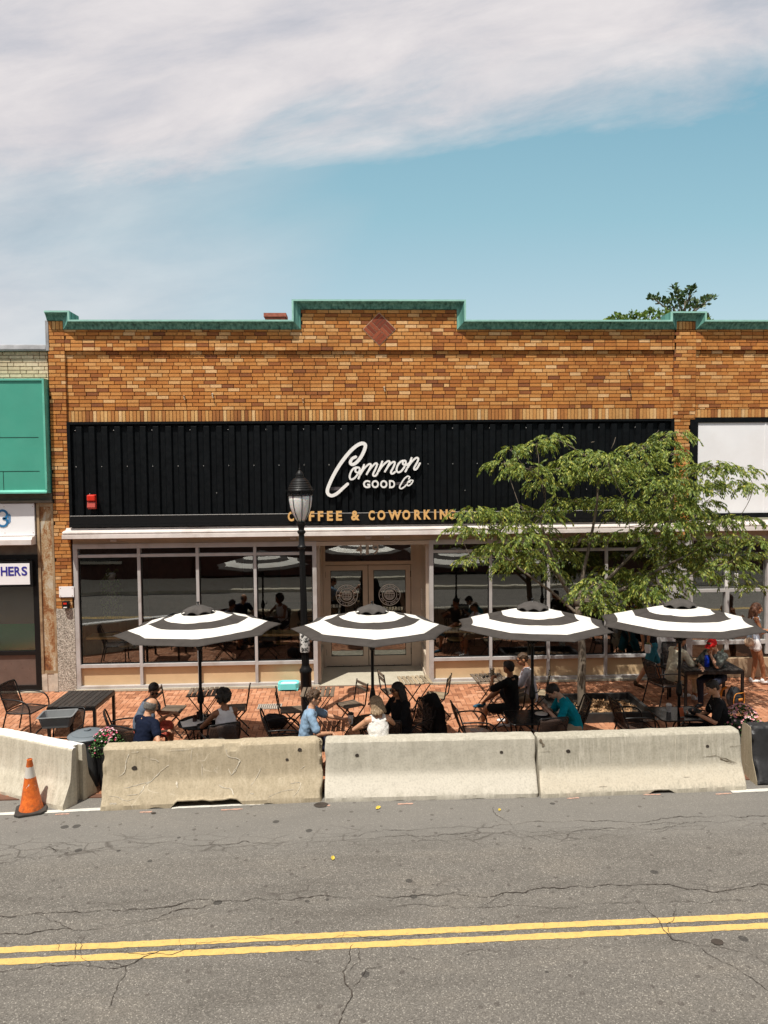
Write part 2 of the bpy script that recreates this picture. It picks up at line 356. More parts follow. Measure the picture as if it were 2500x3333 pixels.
def asphalt():
    m, t, b, o = newmat('asphalt'); vec = coord(t); sp_ = t.nodes.new('ShaderNodeSeparateXYZ'); t.links.new(vec, sp_.inputs[0])
    vo = t.nodes.new('ShaderNodeTexVoronoi'); vo.inputs['Scale'].default_value = 105; t.links.new(vec, vo.inputs['Vector'])
    se = t.nodes.new('ShaderNodeSeparateColor'); t.links.new(vo.outputs['Color'], se.inputs[0])
    c = ramp(t, se.outputs[0], [(0, (.092, .084, .073)), (.45, (.138, .126, .110)), (.88, (.168, .155, .136)), (.96, (.26, .24, .21)), (1, (.34, .315, .275))])
    n = noi(t, coord(t, (.5, 1.6, 1)), 1.6, 8, .62); c = mixc(t, 1.0, c, ramp(t, n, [(.3, (.80, .79, .78)), (.5, (1., 1., 1.)), (.7, (1.13, 1.11, 1.08))]), 'MULTIPLY')
    # smoother and greyer lane edge beside the barriers
    e = mth('ADD', mth('ADD', sp_.outputs[1], mth('MULTIPLY', sp_.outputs[0], -.01, nt_=t), nt_=t), mth('MULTIPLY', mth('SUBTRACT', n, .5, nt_=t), .5, nt_=t), nt_=t)
    c = mixc(t, ramp(t, mth('ADD', mth('MULTIPLY', e, 1., nt_=t), 7.1, nt_=t), [(.25, 0), (.8, .55)]), c, (.195, .186, .170))
    n5 = noi(t, vec, 330, 2); c = mixc(t, 1.0, c, ramp(t, n5, [(.3, .78), (.7, 1.18)]), 'MULTIPLY')
    # oil and gum spots
    v2 = t.nodes.new('ShaderNodeTexVoronoi'); v2.inputs['Scale'].default_value = 3.4; t.links.new(mixc(t, .04, vec, noi(t, vec, 9, 4)), v2.inputs['Vector'])
    s2 = t.nodes.new('ShaderNodeSeparateColor'); t.links.new(v2.outputs['Color'], s2.inputs[0])
    rad = mth('MULTIPLY', mth('POWER', s2.outputs[1], 3, nt_=t), .20, nt_=t)
    sp2 = mth('LESS_THAN', v2.outputs[0], rad, nt_=t); c = mixc(t, mth('MULTIPLY', sp2, .72, nt_=t), c, (.022, .02, .018))
    v3 = t.nodes.new('ShaderNodeTexVoronoi'); v3.inputs['Scale'].default_value = 9; t.links.new(mixc(t, .03, vec, noi(t, vec, 22, 4)), v3.inputs['Vector'])
    s3 = t.nodes.new('ShaderNodeSeparateColor'); t.links.new(v3.outputs['Color'], s3.inputs[0])
    sp3 = mth('LESS_THAN', v3.outputs[0], mth('MULTIPLY', mth('POWER', s3.outputs[2], 4, nt_=t), .26, nt_=t), nt_=t); c = mixc(t, mth('MULTIPLY', sp3, .55, nt_=t), c, (.05, .04, .034))
    # fine alligator cracking in two wheel-track bands
    v4 = t.nodes.new('ShaderNodeTexVoronoi'); v4.feature = 'DISTANCE_TO_EDGE'; v4.inputs['Scale'].default_value = 1.0; sv = coord(t, (3.2, 7.5, 1)); t.links.new(mixc(t, .30, sv, noi(t, vec, 5, 6, .7)), v4.inputs['Vector'])
    w4 = t.nodes.new('ShaderNodeTexNoise'); w4.inputs['Scale'].default_value = 4; w4.inputs['Detail'].default_value = 6; t.links.new(vec, w4.inputs['Vector']); t.links.new(mixc(t, .25, sv, w4.outputs['Color']), v4.inputs['Vector'])
    yb = mth('ADD', sp_.outputs[1], mth('MULTIPLY', noi(t, coord(t, (1, .2, 1)), .9, 3), .5, nt_=t), nt_=t)
    bands = ramp(t, mth('DIVIDE', mth('ADD', yb, 9, nt_=t), 4, nt_=t), [(0, 0), (.33, 0), (.38, .7), (.46, .5), (.5, 0), (.64, 0), (.68, .9), (.76, .8), (.80, 0)])
    k4 = mth('MULTIPLY', mth('MULTIPLY', ramp(t, v4.outputs[0], [(0, 1), (.02, .7), (.045, 0)]), bands, nt_=t), ramp(t, noi(t, vec, .8, 3), [(.42, 0), (.6, .8)]), nt_=t)
    c = mixc(t, k4, c, (.045, .036, .03))
    t.links.new(c, b.inputs['Base Color']); b.inputs['Roughness'].default_value = .9
    bump(t, b, mixc(t, .4, se.outputs[0], n5), .55, .006); return m
m_asph = asphalt()
m_crack = M_('dark_crack_and_hole', (.045, .035, .027), .95, .3, 9, .2)
def paint(name, col, thr=.42):
    m, t, b, o = newmat(name); vec = coord(t); n = noi(t, vec, 9, 7, .7); n2 = noi(t, vec, 150, 3)
    c = ramp(t, n, [(.3, sc3(col, .82)), (.6, col)]); c = mixc(t, ramp(t, mixc(t, .5, noi(t, vec, 26, 6, .75), n2), [(thr-.06, .75), (thr, 0)]), c, (.12, .11, .1))
    t.links.new(c, b.inputs['Base Color']); b.inputs['Roughness'].default_value = .75; bump(t, b, n2, .4, .003); return m
m_yel = paint('yellow_road_paint', (.66, .44, .135), .45)
m_wht = paint('white_road_paint', (.66, .64, .58), .44)
m_pinkp = paint('worn_orange_paint', (.55, .33, .25), .47)
def glass(name, refl=.17, tint=(.92, .93, .92), rough=0.0):
    m, t, b, o = newmat(name); t.nodes.remove(b)
    g = t.nodes.new('ShaderNodeBsdfGlossy'); g.inputs['Roughness'].default_value = rough; g.inputs['Color'].default_value = (.93, .96, .96, 1)
    n = t.nodes.new('ShaderNodeBump'); n.inputs['Strength'].default_value = .06; n.inputs['Distance'].default_value = .02
    t.links.new(noi(t, coord(t), .9, 2), n.inputs['Height']); t.links.new(n.outputs[0], g.inputs['Normal'])
    tr = t.nodes.new('ShaderNodeBsdfTransparent'); tr.inputs['Color'].default_value = (*tint, 1)
    f = t.nodes.new('ShaderNodeFresnel'); f.inputs['IOR'].default_value = 1.5
    mx = t.nodes.new('ShaderNodeMixShader'); t.links.new(mth('ADD', mth('MULTIPLY', f.outputs[0], 1.3, nt_=t), refl, nt_=t, clamp=True), mx.inputs[0])
    t.links.new(tr.outputs[0], mx.inputs[1]); t.links.new(g.outputs[0], mx.inputs[2]); t.links.new(mx.outputs[0], o.inputs[0]); return m
m_glass = glass('window_glass'); m_clear = glass('clear_glass', .03, (.9, .92, .92))
m_smoke = glass('smoked_glass', .05, (.10, .10, .11))
m_alu = M_('painted_aluminium', (.46, .44, .43), .45, .08, 4, .05, 60, dirt=(.34, .30, .27))
m_taupe = M_('taupe_door_paint', (.50, .415, .33), .45, .07, 4, .05, 60)
m_beige = M_('beige_panel', (.60, .43, .25), .6, .06, 3, .05)
m_ledge = M_('pale_pink_ledge', (.70, .635, .60), .55, .10, 3, .08, 40, dirt=(.50, .42, .38))
m_fascia = M_('brown_fascia', (.36, .28, .20), .6, .12, 3, .1)
m_blk = M_('black_sheet_metal', (.0035, .0045, .0055), .5, .3, 5, .05, 40, spec=.16)
m_blk2 = M_('black_painted_metal', (.007, .007, .0075), .45, .2, 20, .05, 90, spec=.28)
m_silver = M_('silver_edge', (.60, .58, .56), .4, .2, 12, .1, metal=.3)
m_white = M_('white_letters', (.86, .84, .81), .5, .04, 6, .02)
m_gold = M_('gold_letters', (.74, .43, .16), .45, .08, 10, .05)
m_whitep = M_('white_panel', (.87, .865, .88), .5, .03, 1.2, .05, 10, dirt=(.80, .78, .78))
m_green = M_('green_sheet_metal', (.065, .345, .25), .5, .06, 1.5, .12, 8)
m_green2 = M_('green_trim', (.13, .47, .36), .5, .12, 4, .1)
m_lead = M_('lead_cap', (.30, .30, .31), .7, .25, 6, .3)
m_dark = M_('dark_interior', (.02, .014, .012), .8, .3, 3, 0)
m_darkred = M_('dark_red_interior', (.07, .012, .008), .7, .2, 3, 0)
m_inwood = M_('counter_wood', (.80, .60, .24), .4, .15, 4, .1, 40, aniso=(1, 12, 12))
m_grime = M_('grimy_soffit', (.16, .13, .10), .8, .3, 4, .2)
m_brown = M_('brown_kick_panel', (.13, .09, .075), .35, .15, 4, .05)
m_redp = M_('red_plastic', (.62, .03, .015), .3, .1, 8, .02)
m_redd = M_('faded_red_lens', (.48, .08, .06), .35, .15, 8, .02)
m_roof = M_('roof_membrane', (.12, .115, .11), .9, .2, 3, .2)
m_blue = M_('blue_print', (.02, .16, .36), .5, .08, 8, 0)
m_navyp = M_('indigo_print', (.035, .03, .28), .5, .08, 8, 0)
m_greenin = M_('green_panel', (.06, .48, .13), .5, .1, 2, 0)
m_taupein = M_('taupe_panel', (.22, .17, .12), .5, .1, 2, 0)
# ================================================================== SETTING
def struct(o, kind='structure'): o['kind'] = kind; return o
g = MB(); g.add([(-400, -400, -.6), (400, -400, -.6), (400, 700, -.6), (-400, 700, -.6)], [(0, 1, 2, 3)]); struct(g.build('ground', M_('earth', (.16, .15, .10), .95)))
g = MB(); g.add([(-60, -13.2, -.12), (60, -13.2, -.12), (60, -4.35, -.12), (-60, -4.35, -.12)], [(0, 1, 2, 3)]); struct(g.build('road', m_asph))
# double yellow line and broken white edge line, both turned with the road
def strip(mb, a, b, w, z, n=60, jag=.006):
    a, b = V(a), V(b); d = (b-a).normalized(); m = V((-d.y, d.x, 0)); vs = []
    for i in range(n+1):
        p = a.lerp(b, i/n); vs += [V((*(p+m*(w/2+rnd.uniform(-jag, jag))).xy, z)), V((*(p-m*(w/2+rnd.uniform(-jag, jag))).xy, z))]
    mb.add(vs, [(2*i, 2*i+1, 2*i+3, 2*i+2) for i in range(n)])
def ground_line(p, q, ext=(0, 0)):
    a, b = atZ(*p), atZ(*q); d = (b-a).normalized(); return a-d*ext[0], b+d*ext[1]
for i, (p, q) in enumerate((((0, 3094), (2500, 2981)), ((0, 3132), (2500, 3014)))):
    a, b = ground_line(p, q, (25, 25)); mk = MB(); strip(mk, a, b, .094, -.116, 900); struct(mk.build('yellow_line', m_yel))
mk = MB(); a, b = ground_line((0, 2650), (330, 2634)); strip(mk, a-(b-a)*3, b, .085, -.1155, 60)
a, b = ground_line((560, 2630), (860, 2616)); strip(mk, a, b, .06, -.1155, 40); a, b = ground_line((2380, 2577), (2500, 2571)); strip(mk, a, b+(b-a)*5, .09, -.1155, 40)
struct(mk.build('white_edge_line', m_wht))
mk = MB()
for p, q in (((180, 2652), (225, 2650)), ((455, 2645), (495, 2643)), ((720, 2637), (790, 2634)), ((1295, 2618), (1345, 2616)), ((1040, 2624), (1075, 2622)), ((1845, 2600), (1885, 2598)), ((2095, 2588), (2150, 2586)), ((2330, 2586), (2380, 2583))):
    a, b = atZ(*p), atZ(*q); strip(mk, a, b, .03, -.1145, 12, .008)
struct(mk.build('worn_paint_dashes', m_pinkp))
# cracks: branching lines traced on the road surface
cr_ = MB()
def crack(pix, w=.016, br=.5, z=-.112):
    P = [atZ(*p) for p in pix]; pts = []
    for i in range(len(P)-1):
        seg = [P[i], P[i+1]]; amp = (P[i+1]-P[i]).length*.13
        while (seg[1]-seg[0]).length > .035:
            out = [seg[0]]
            for a, b in zip(seg, seg[1:]):
                d = b-a; m = V((-d.y, d.x, 0)).normalized(); out += [(a+b)/2+m*rnd.uniform(-amp, amp), b]
            seg = out; amp *= .52
        pts += seg[:-1]
    pts.append(P[-1]); vs = []
    for i, p in enumerate(pts):
        d = pts[min(i+1, len(pts)-1)]-pts[max(i-1, 0)]; m = V((-d.y, d.x, 0)).normalized(); ww = w*(.25+rnd.random()*.75)*(.35 if i in (0, len(pts)-1) else 1)*(.4+1.2*max(0, noise.noise(p*2.3)+.4))
        vs += [V((p.x+m.x*ww/2, p.y+m.y*ww/2, z)), V((p.x-m.x*ww/2, p.y-m.y*ww/2, z))]
    cr_.add(vs, [(2*i, 2*i+1, 2*i+3, 2*i+2) for i in range(len(pts)-1)])
for pix, w in [
    ([(-60, 2790), (90, 2768), (160, 2757), (230, 2772), (330, 2762), (420, 2740), (560, 2742), (690, 2750), (800, 2738), (930, 2742), (1060, 2728), (1250, 2700), (1420, 2694), (1620, 2688), (1800, 2676), (1950, 2672), (2150, 2664), (2330, 2655), (2560, 2648)], .016),
    ([(-60, 2812), (60, 2800), (120, 2778), (160, 2757), (190, 2745), (270, 2755)], .012), ([(160, 2757), (250, 2782), (360, 2775), (480, 2757), (560, 2742)], .012),
    ([(640, 2768), (780, 2757), (900, 2752), (1010, 2744), (1130, 2735), (1250, 2725)], .010), ([(1250, 2725), (1400, 2722), (1600, 2712), (1760, 2708), (1900, 2700), (2080, 2690), (2250, 2680), (2420, 2672)], .014),
    ([(1250, 2745), (1380, 2735), (1560, 2735), (1700, 2728), (1830, 2722), (2000, 2706), (2150, 2697), (2300, 2690)], .010), ([(1605, 2625), (1625, 2660), (1660, 2678), (1680, 2710), (1760, 2740)], .012),
    ([(1480, 2720), (1540, 2710), (1640, 2712), (1690, 2692)], .008), ([(1900, 2725), (1990, 2712), (2080, 2700), (2120, 2710), (2200, 2685)], .008), ([(2010, 2730), (2100, 2712), (2160, 2700), (2180, 2676)], .007), ([(1300, 2712), (1370, 2730), (1440, 2716), (1530, 2728), (1600, 2716)], .007), ([(1750, 2690), (1830, 2706), (1900, 2690), (1990, 2695)], .007),
    ([(-60, 2975), (110, 2975), (300, 2968), (440, 2960), (560, 2952), (660, 2928), (760, 2935), (900, 2930), (1000, 2922), (1120, 2925), (1250, 2922), (1400, 2915), (1560, 2920), (1640, 2908), (1750, 2893), (1900, 2888), (2020, 2883), (2110, 2880), (2250, 2895), (2400, 2893), (2560, 2885)], .02),
    ([(-60, 3040), (60, 3043), (130, 3033), (210, 3022), (290, 3028), (380, 3020), (470, 3000), (520, 2985), (560, 2967), (640, 2960), (700, 2938)], .018), ([(110, 2975), (180, 3000), (220, 3022)], .01), ([(290, 3028), (340, 3012), (430, 3000), (540, 2994), (680, 2965)], .009),
    ([(1250, 2955), (1400, 2950), (1560, 2955), (1700, 2948), (1900, 2943), (2050, 2940), (2200, 2935), (2380, 2930), (2560, 2950)], .010), ([(1640, 2908), (1600, 2935), (1560, 2955)], .008),
    ([(2100, 2945), (2140, 2990), (2155, 3020), (2190, 3060), (2270, 3080), (2330, 3120), (2420, 3170), (2520, 3235)], .016), ([(2200, 2960), (2170, 3010), (2190, 3060)], .01), ([(2560, 3165), (2450, 3110), (2330, 3085), (2270, 3080)], .008),
    ([(-60, 3162), (60, 3157), (240, 3140), (330, 3150), (410, 3145), (480, 3112), (560, 3090)], .016), ([(410, 3145), (395, 3190), (370, 3240), (355, 3280)], .012), ([(340, 3128), (400, 3150)], .01), ([(275, 3050), (265, 3110), (290, 3170)], .01), ([(180, 3060), (195, 3100)], .009),
    ([(1150, 3075), (1140, 3120), (1115, 3165), (1135, 3215), (1120, 3290), (1110, 3360)], .024), ([(1165, 3085), (1175, 3130), (1140, 3160)], .010), ([(1250, 3142), (1190, 3158), (1140, 3215)], .010), ([(960, 3120), (1050, 3140), (1115, 3125)], .008),
    ([(1500, 3110), (1650, 3097), (1800, 3090), (1990, 3083)], .010), ([(1290, 3120), (1370, 3125)], .008), ([(380, 3100), (550, 3110), (640, 3094), (800, 3080), (1000, 3075), (1200, 3056), (1380, 3045), (1600, 3040), (1640, 3034)], .012),
    ([(1770, 2985), (1772, 3015), (1735, 3040)], .009), ([(240, 3060), (240, 3125)], .012), ([(585, 3045), (586, 3085)], .006), ([(1112, 3010), (1112, 3075)], .008), ([(2320, 3020), (2316, 3060)], .006), ([(620, 3100), (640, 3070), (830, 3055), (1000, 3048)], .007)]:
    crack(pix, w*.58)
struct(cr_.build('road_cracks', m_crack))
for px, py, s in ((2335, 3068, .055), (1045, 2621, .09), (500, 2648, .03)):
    p = atZ(px, py); o_ = MB(); n_ = 18
    ring = [V((p.x+s*1.1*(1+.25*noise.noise(V((math.cos(a), math.sin(a), s))*2))*math.cos(a), p.y+s*.9*math.sin(a), -.111)) for a in [2*math.pi*k/n_ for k in range(n_)]]
    o_.add(ring, [tuple(range(n_))]); struct(o_.build('tar_patch', m_crack))
# herringbone brick pavement, falling 2 % to the road: every paver a small block
pv = MB(); bl, bw, gp = .2, .1, .007
for i in range(-90, 96):
    for j in range(-54, 4):
        k = (i-j) % 4
        if k == 0: x0, y0, sx, sy = i*bw, j*bw, bl, bw
        elif k == 3: x0, y0, sx, sy = i*bw, j*bw, bw, bl
        else: continue
        x1, y1 = x0+sx-gp, y0+sy-gp
        if y1 > .08 or y0 < -4.97: continue
        if x0 > -.78 and x1 < 1.66 and y1 > -.02: continue
        dz = rnd.uniform(-.0022, .0022); tx = rnd.uniform(-.0012, .0012)
        a = [(x0, y0), (x1, y0), (x1, y1), (x0, y1)]; e = .004
        t_ = [(x0+e, y0+e), (x1-e, y0+e), (x1-e, y1-e), (x0+e, y1-e)]
        pv.add([V((x, y, SL*y+dz-.006)) for x, y in a]+[V((x, y, SL*y+dz+(tx if q < 2 else -tx))) for q, (x, y) in enumerate(t_)],
               [(4, 5, 6, 7), (0, 1, 5, 4), (1, 2, 6, 5), (2, 3, 7, 6), (3, 0, 4, 7)])
def outside(mb, X0, X1):
    pass
struct(pv.build('brick_pavement', m_pave, recalc=False))
pb = MB(); pb.add([(-60, -5.0, SL*-5-.005), (60, -5.0, SL*-5-.005), (60, .12, -.005), (-60, .12, -.005)], [(0, 1, 2, 3)]); pb.add([(-60, -5.0, -.105), (60, -5, -.105), (60, -5, -.2), (-60, -5, -.2)], [(0, 1, 2, 3)])
struct(pb.build('pavement_bed', m_sand))
far = MB(); far.box(-60, 60, -16.6, -13.2, -.3, .0); struct(far.build('far_pavement', m_apron))
# ================================================================== BRICK FACADE HELPERS
def brickwall(mb, x0, x1, z0, z1, y, L_=.242, H_=.0755, depth=.06, holes=(), z_off=0., jy=.003, mort=.010, side=0):
    j0 = int(math.floor(z0/H_))
    for j in range(j0, int(z1/H_)+2):
        za, zb = max(z0, j*H_), min(z1, (j+1)*H_-mort)
        if zb-za < .012: continue
        x = x0-(L_*(.5 if j % 2 else 0)+rnd.choice((0, 0, .03, -.03, .12)))
        while x < x1:
            ll = L_ if rnd.random() > .10 else L_*.5
            xa, xb = max(x0, x), min(x1, x+ll-mort); x += ll
            if xb-xa < .02: continue
            if any(xb > h[0] and xa < h[1] and zb > h[2] and za < h[3] for h in holes):
                continue
            yy = y+rnd.uniform(-jy, jy); e = .002
            mb.add([(xa, y+depth, za), (xb, y+depth, za), (xb, y+depth, zb), (xa, y+depth, zb), (xa+e, yy, za+e), (xb-e, yy, za+e), (xb-e, yy, zb-e), (xa+e, yy, zb-e)],
                   [(4, 5, 6, 7), (0, 1, 5, 4), (1, 2, 6, 5), (2, 3, 7, 6), (3, 0, 4, 7)])
def soldiers(mb, x0, x1, z0, z1, y, w=.0735, depth=.06):
    x = x0
    while x < x1-.02:
        xb = min(x1, x+w-.009); yy = y+rnd.uniform(-.003, .003); e = .002
        mb.add([(x, y+depth, z0), (xb, y+depth, z0), (xb, y+depth, z1), (x, y+depth, z1), (x+e, yy, z0+e), (xb-e, yy, z0+e), (xb-e, yy, z1-e), (x+e, yy, z1-e)],
               [(4, 5, 6, 7), (0, 1, 5, 4), (1, 2, 6, 5), (2, 3, 7, 6), (3, 0, 4, 7)]); x += w
def sweep(mb, path, prof, y0):
    """coping: path = [(x, z)] left to right, prof = [(n, y)] n outward (up), mitred"""
    n = len(path); k = len(prof); vs = []
    for i, (x, z) in enumerate(path):
        def nm(a, b):
            d = V((b[0]-a[0], b[1]-a[1])).normalized(); return V((-d.y, d.x))
        if i == 0: m = nm(path[0], path[1])
        elif i == n-1: m = nm(path[-2], path[-1])
        else:
            a, b = nm(path[i-1], path[i]), nm(path[i], path[i+1]); m = (a+b)/max(.2, 1+a.dot(b))
        for (o, yy) in prof: vs.append(V((x+m.x*o, y0+yy, z+m.y*o)))
    fs = [(i*k+j, i*k+(j+1) % k, (i+1)*k+(j+1) % k, (i+1)*k+j) for i in range(n-1) for j in range(k)]
    fs += [tuple(range(k)), tuple((n-1)*k+j for j in range(k))]; mb.add(vs, fs)
# ================================================================== CAFE BUILDING
B = thing('brick_building', 'single storey orange brick building with stepped green copper coping and dark glass storefront', 'building')
XL, XR = -5.79, 6.83
w = MB()
brickwall(w, XL, XR, 5.805, 7.02, 0)
brickwall(w, XL, XR, 7.02, 7.47, -.055)
dc = (.61, 7.445); dr = .335
H_ = [(dc[0]-a, dc[0]+a, dc[1]-(dr-a)-.0, dc[1]+(dr-a)) for a in (.06, .13, .2, .27)]
brickwall(w, -1.0, 2.22, 7.47, 7.87, -.055)
brickwall(w, -6.12, XL-.004, 1.74, 7.43, -.058, L_=.242)
brickwall(w, XR+.004, 7.29, 5.56, 7.43, -.058); brickwall(w, XR+.004, 7.18, 3.0, 5.555, -.058)
brickwall(w, 7.294, 16, 5.78, 7.02, 0); brickwall(w, 7.294, 16, 7.02, 7.47, -.055)
o = w.build('wall', m_brick, B, recalc=False)
o = MB(); o.box(-6.10, 16, .03, .36, 5.56, 7.46); o.box(-.98, 2.20, .031, .36, 7.46, 7.88); o.box(-6.10, -5.80, -.03, .03, .0, 7.44); o.box(6.84, 7.17, -.03, .03, 3.0, 7.44); o.box(7.17, 7.28, -.03, .03, 5.58, 7.44)
o.box(-5.8, 16, -.03, .029, 7.03, 7.459); o.box(-.98, 2.20, -.03, .03, 7.459, 7.86); o.build('mortar_backing', m_mortar, B)
for q in ((XL, XR, 5.575, 5.80, -.004), (7.294, 16, 5.60, 5.772, -.004), (-6.10, -5.81, 7.44, 7.61, -.058), (6.845, 7.275, 7.44, 7.605, -.058)): s_b = MB(); soldiers(s_b, *q); s_b.build('header_course', m_solder, B, recalc=False)
# diamond of red brick: four quarter blocks of three bricks laid in a pinwheel
d_ = MB(); q = dr/math.sqrt(2)*2/2
for qx in (0, 1):
    for qz in (0, 1):
        for k in range(3):
            wv = q/3
            if (qx+qz) % 2 == 0: a0, a1, b0, b1 = (qx-1)*q, qx*q, (qz-1)*q+k*wv, (qz-1)*q+(k+1)*wv
            else: a0, a1, b0, b1 = (qx-1)*q+k*wv, (qx-1)*q+(k+1)*wv, (qz-1)*q, qz*q
            P = [(a0+.006, b0+.006), (a1-.006, b0+.006), (a1-.006, b1-.006), (a0+.006, b1-.006)]
            c45 = math.sqrt(.5); P = [(dc[0]+(a-b)*c45, dc[1]+(a+b)*c45) for a, b in P]
            d_.prism([(a, b) for a, b in P], -.068, -.0)
bk = MB(); bk.prism([(dc[0]+a, dc[1]+b) for a, b in ((0, -dr-.012), (dr+.012, 0), (0, dr+.012), (-dr-.012, 0))], -.062, -.001)
bk.build('diamond_mortar', M_('pale_mortar', (.45, .28, .18), .9), B); d_.build('brick_diamond', m_redbrick, B)
prof = [(.0, -.02), (.02, -.035), (.035, -.04), (.09, -.085), (.125, -.125), (.13, -.135), (.165, -.14), (.17, -.13), (.17, .40), (.0, .40)]
cp = MB()
sweep(cp, [(-6.12, 7.62), (-5.80, 7.62), (-5.80, 7.44), (-1.0, 7.44), (-1.0, 7.85), (2.22, 7.85), (2.22, 7.44), (6.86, 7.44), (6.86, 7.615), (7.27, 7.615), (7.27, 7.44), (16, 7.44)], prof, -.055)
cp.build('coping', m_copper, B); cp = MB()
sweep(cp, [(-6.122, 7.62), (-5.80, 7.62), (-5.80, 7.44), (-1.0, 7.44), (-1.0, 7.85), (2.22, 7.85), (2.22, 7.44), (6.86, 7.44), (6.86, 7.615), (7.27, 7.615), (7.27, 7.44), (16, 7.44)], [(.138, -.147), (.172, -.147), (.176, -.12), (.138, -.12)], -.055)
cp.build('sunlit_coping_edge', M_('sunlit_verdigris', (.30, .56, .47), .6, .15, 5, 0), B)  # lip coloured paler to paint the sunlit line along the coping
for x in (-3.2, -.2, 4.6): cj = MB(); cj.box(x, x+.02, -.2, -.192, (7.565 if x != -.2 else 7.98), (7.615 if x != -.2 else 8.025)); cj.build('coping_seam', m_copper, B)
lc = MB(); lc.box(-6.16, -6.10, -.07, .36, 7.02, 7.62); lc.build('flashing', m_lead, B)
rf = MB(); rf.box(-6.1, 16, .36, 14, 6.8, 6.9); rf.box(-6.1, -5.9, .37, 14, 3.30, 6.8); rf.box(-6.1, 16, 13.8, 14, 0, 6.8); rf.build('roof', m_roof, B)
ch = MB(); x_ = atY(862, 1018, 5).x; x2_ = atY(928, 1018, 5).x; zt = atY(895, 1019, 5).z
brickwall(ch, x_, x2_, 6.9, zt-.1, 5, L_=.2, H_=.07); ch.box(x_+.01, x2_-.01, 5.02, 5.5, 6.9, zt-.1); ch.box(x_-.03, x2_+.03, 4.97, 5.55, zt-.1, zt); ch.box(x_-.01, x2_+.08, 4.98, 5.54, zt-.42, zt-.37)
ch.build('chimney', M_('chimney_brick', (.34, .11, .07), .9, .25, 12, .3), B)
# rusty iron stubs and streaks on the wall
for px, py in ((808, 1112), (692, 1284), (1683, 1120), (2045, 1208), (2048, 1265), (1250, 1262), (600, 1290), (985, 1300)):
    p = atY(px, py); k = MB(); k.bar((p.x, -.0, p.z), (p.x+.005, -.045, p.z+.01), .03, .03); k.bar((p.x, -.04, p.z-.02), (p.x+.02, -.045, p.z-.08), .02, .02); k.build('iron_stub', m_rust, B)
# corrugated black fascia
cg = MB(); pts = []; x = XL+.07; per = .258
while x < XR-.1:
    pts += [(x, -.035), (x+.085, -.035), (x+.115, -.085), (x+.225, -.085)]; x += per
    pts += [(x-.003, -.035)]
pts = [p for p in pts if p[0] < XR-.07]+[(XR-.07, -.035)]
n = len(pts); vs = [(a, b, 3.66) for a, b in pts]+[(a, b, 5.47) for a, b in pts]
cg.add(vs, [(i, i+1, n+i+1, n+i) for i in range(n-1)])
x = XL+.07
while x < XR-.3:
    cg.add([(x+.085, -.035, 5.52), (x+.115, -.085, 5.47), (x+.225, -.085, 5.47), (x+.258, -.035, 5.52)], [(0, 1, 2, 3)]); x += per
cg.build('corrugated_fascia', m_blk, B, recalc=False)
bf = MB(); bf.box(XL+.005, XR-.005, -.03, .03, 3.43, 5.572); bf.box(XL+.005, XR-.005, -.10, -.03, 5.522, 5.574); bf.box(XL+.005, XL+.07, -.10, -.03, 3.66, 5.522); bf.box(XR-.07, XR-.005, -.10, -.03, 3.66, 5.522); bf.build('fascia_frame', m_blk, B)
bl_ = MB(); bl_.box(XL+.02, XR-.01, -.155, -.03, 3.47, 3.655); bl_.box(XL+.02, XR-.01, -.17, -.03, 3.425, 3.468)
x = XL+.3
while x < XR-.2: bl_.cbox((x, -.172, 3.447), (.10, .01, .02)); bl_.cbox((x+.16, -.172, 3.447), (.014, .01, .014)); x += .30
bl_.build('fascia_ledge', m_blk2, B)
se = MB(); se.box(XL+.04, XR-.02, -.160, -.152, 3.652, 3.662); se.build('silver_strip', m_silver, B)
sc_ = MB(); sc_.add([], [])
x = XL+.16
k_ = 0
while x < XR-.2:
    for z in ((5.40,) if k_ % 3 == 0 else ()) + ((4.66,) if k_ % 2 == 0 else (4.1,) if k_ % 5 == 1 else ()):
        sc_ = MB(); sc_.ball((x+.01, -.088, z), .008, seg=6, rings=4); sc_.build('screw', m_silver, B)
    x += per; k_ += 1
# pale ledge over the shopfront (one stepped moulding on each side of the pilaster)
for (x0, x1) in ((-5.86, 7.0), (7.2, 16)):
    lg = MB(); lg.prism([(0, 3.415), (-.10, 3.40), (-.11, 3.365), (-.22, 3.355), (-.30, 3.34), (-.31, 3.315), (-.285, 3.305), (-.285, 3.285), (-.33, 3.28), (-.335, 3.205), (-.29, 3.195), (0, 3.195)], x0, x1, lambda a, b, c: V((c, a, b)))
    lg.build('ledge', m_ledge, B)
fb = MB(); fb.box(-5.75, 6.8, -.05, .2, 3.07, 3.195); fb.box(7.2, 16, -.05, .2, 3.07, 3.195); fb.build('fascia_board', m_fascia, B)
for px in (372, 955, 1199, 1260): # small lamps under the ledge
    p = atY(px, 1755+(-6 if px > 900 else 0)); k = MB(); k.cbox((p.x, -.058, 3.135), (.13, .02, .05), bev=.008); k.ball((p.x-.035, -.07, 3.135), .014, seg=8, rings=5); k.ball((p.x+.035, -.07, 3.135), .014, seg=8, rings=5); k.build('wall_fitting', m_alu, B)
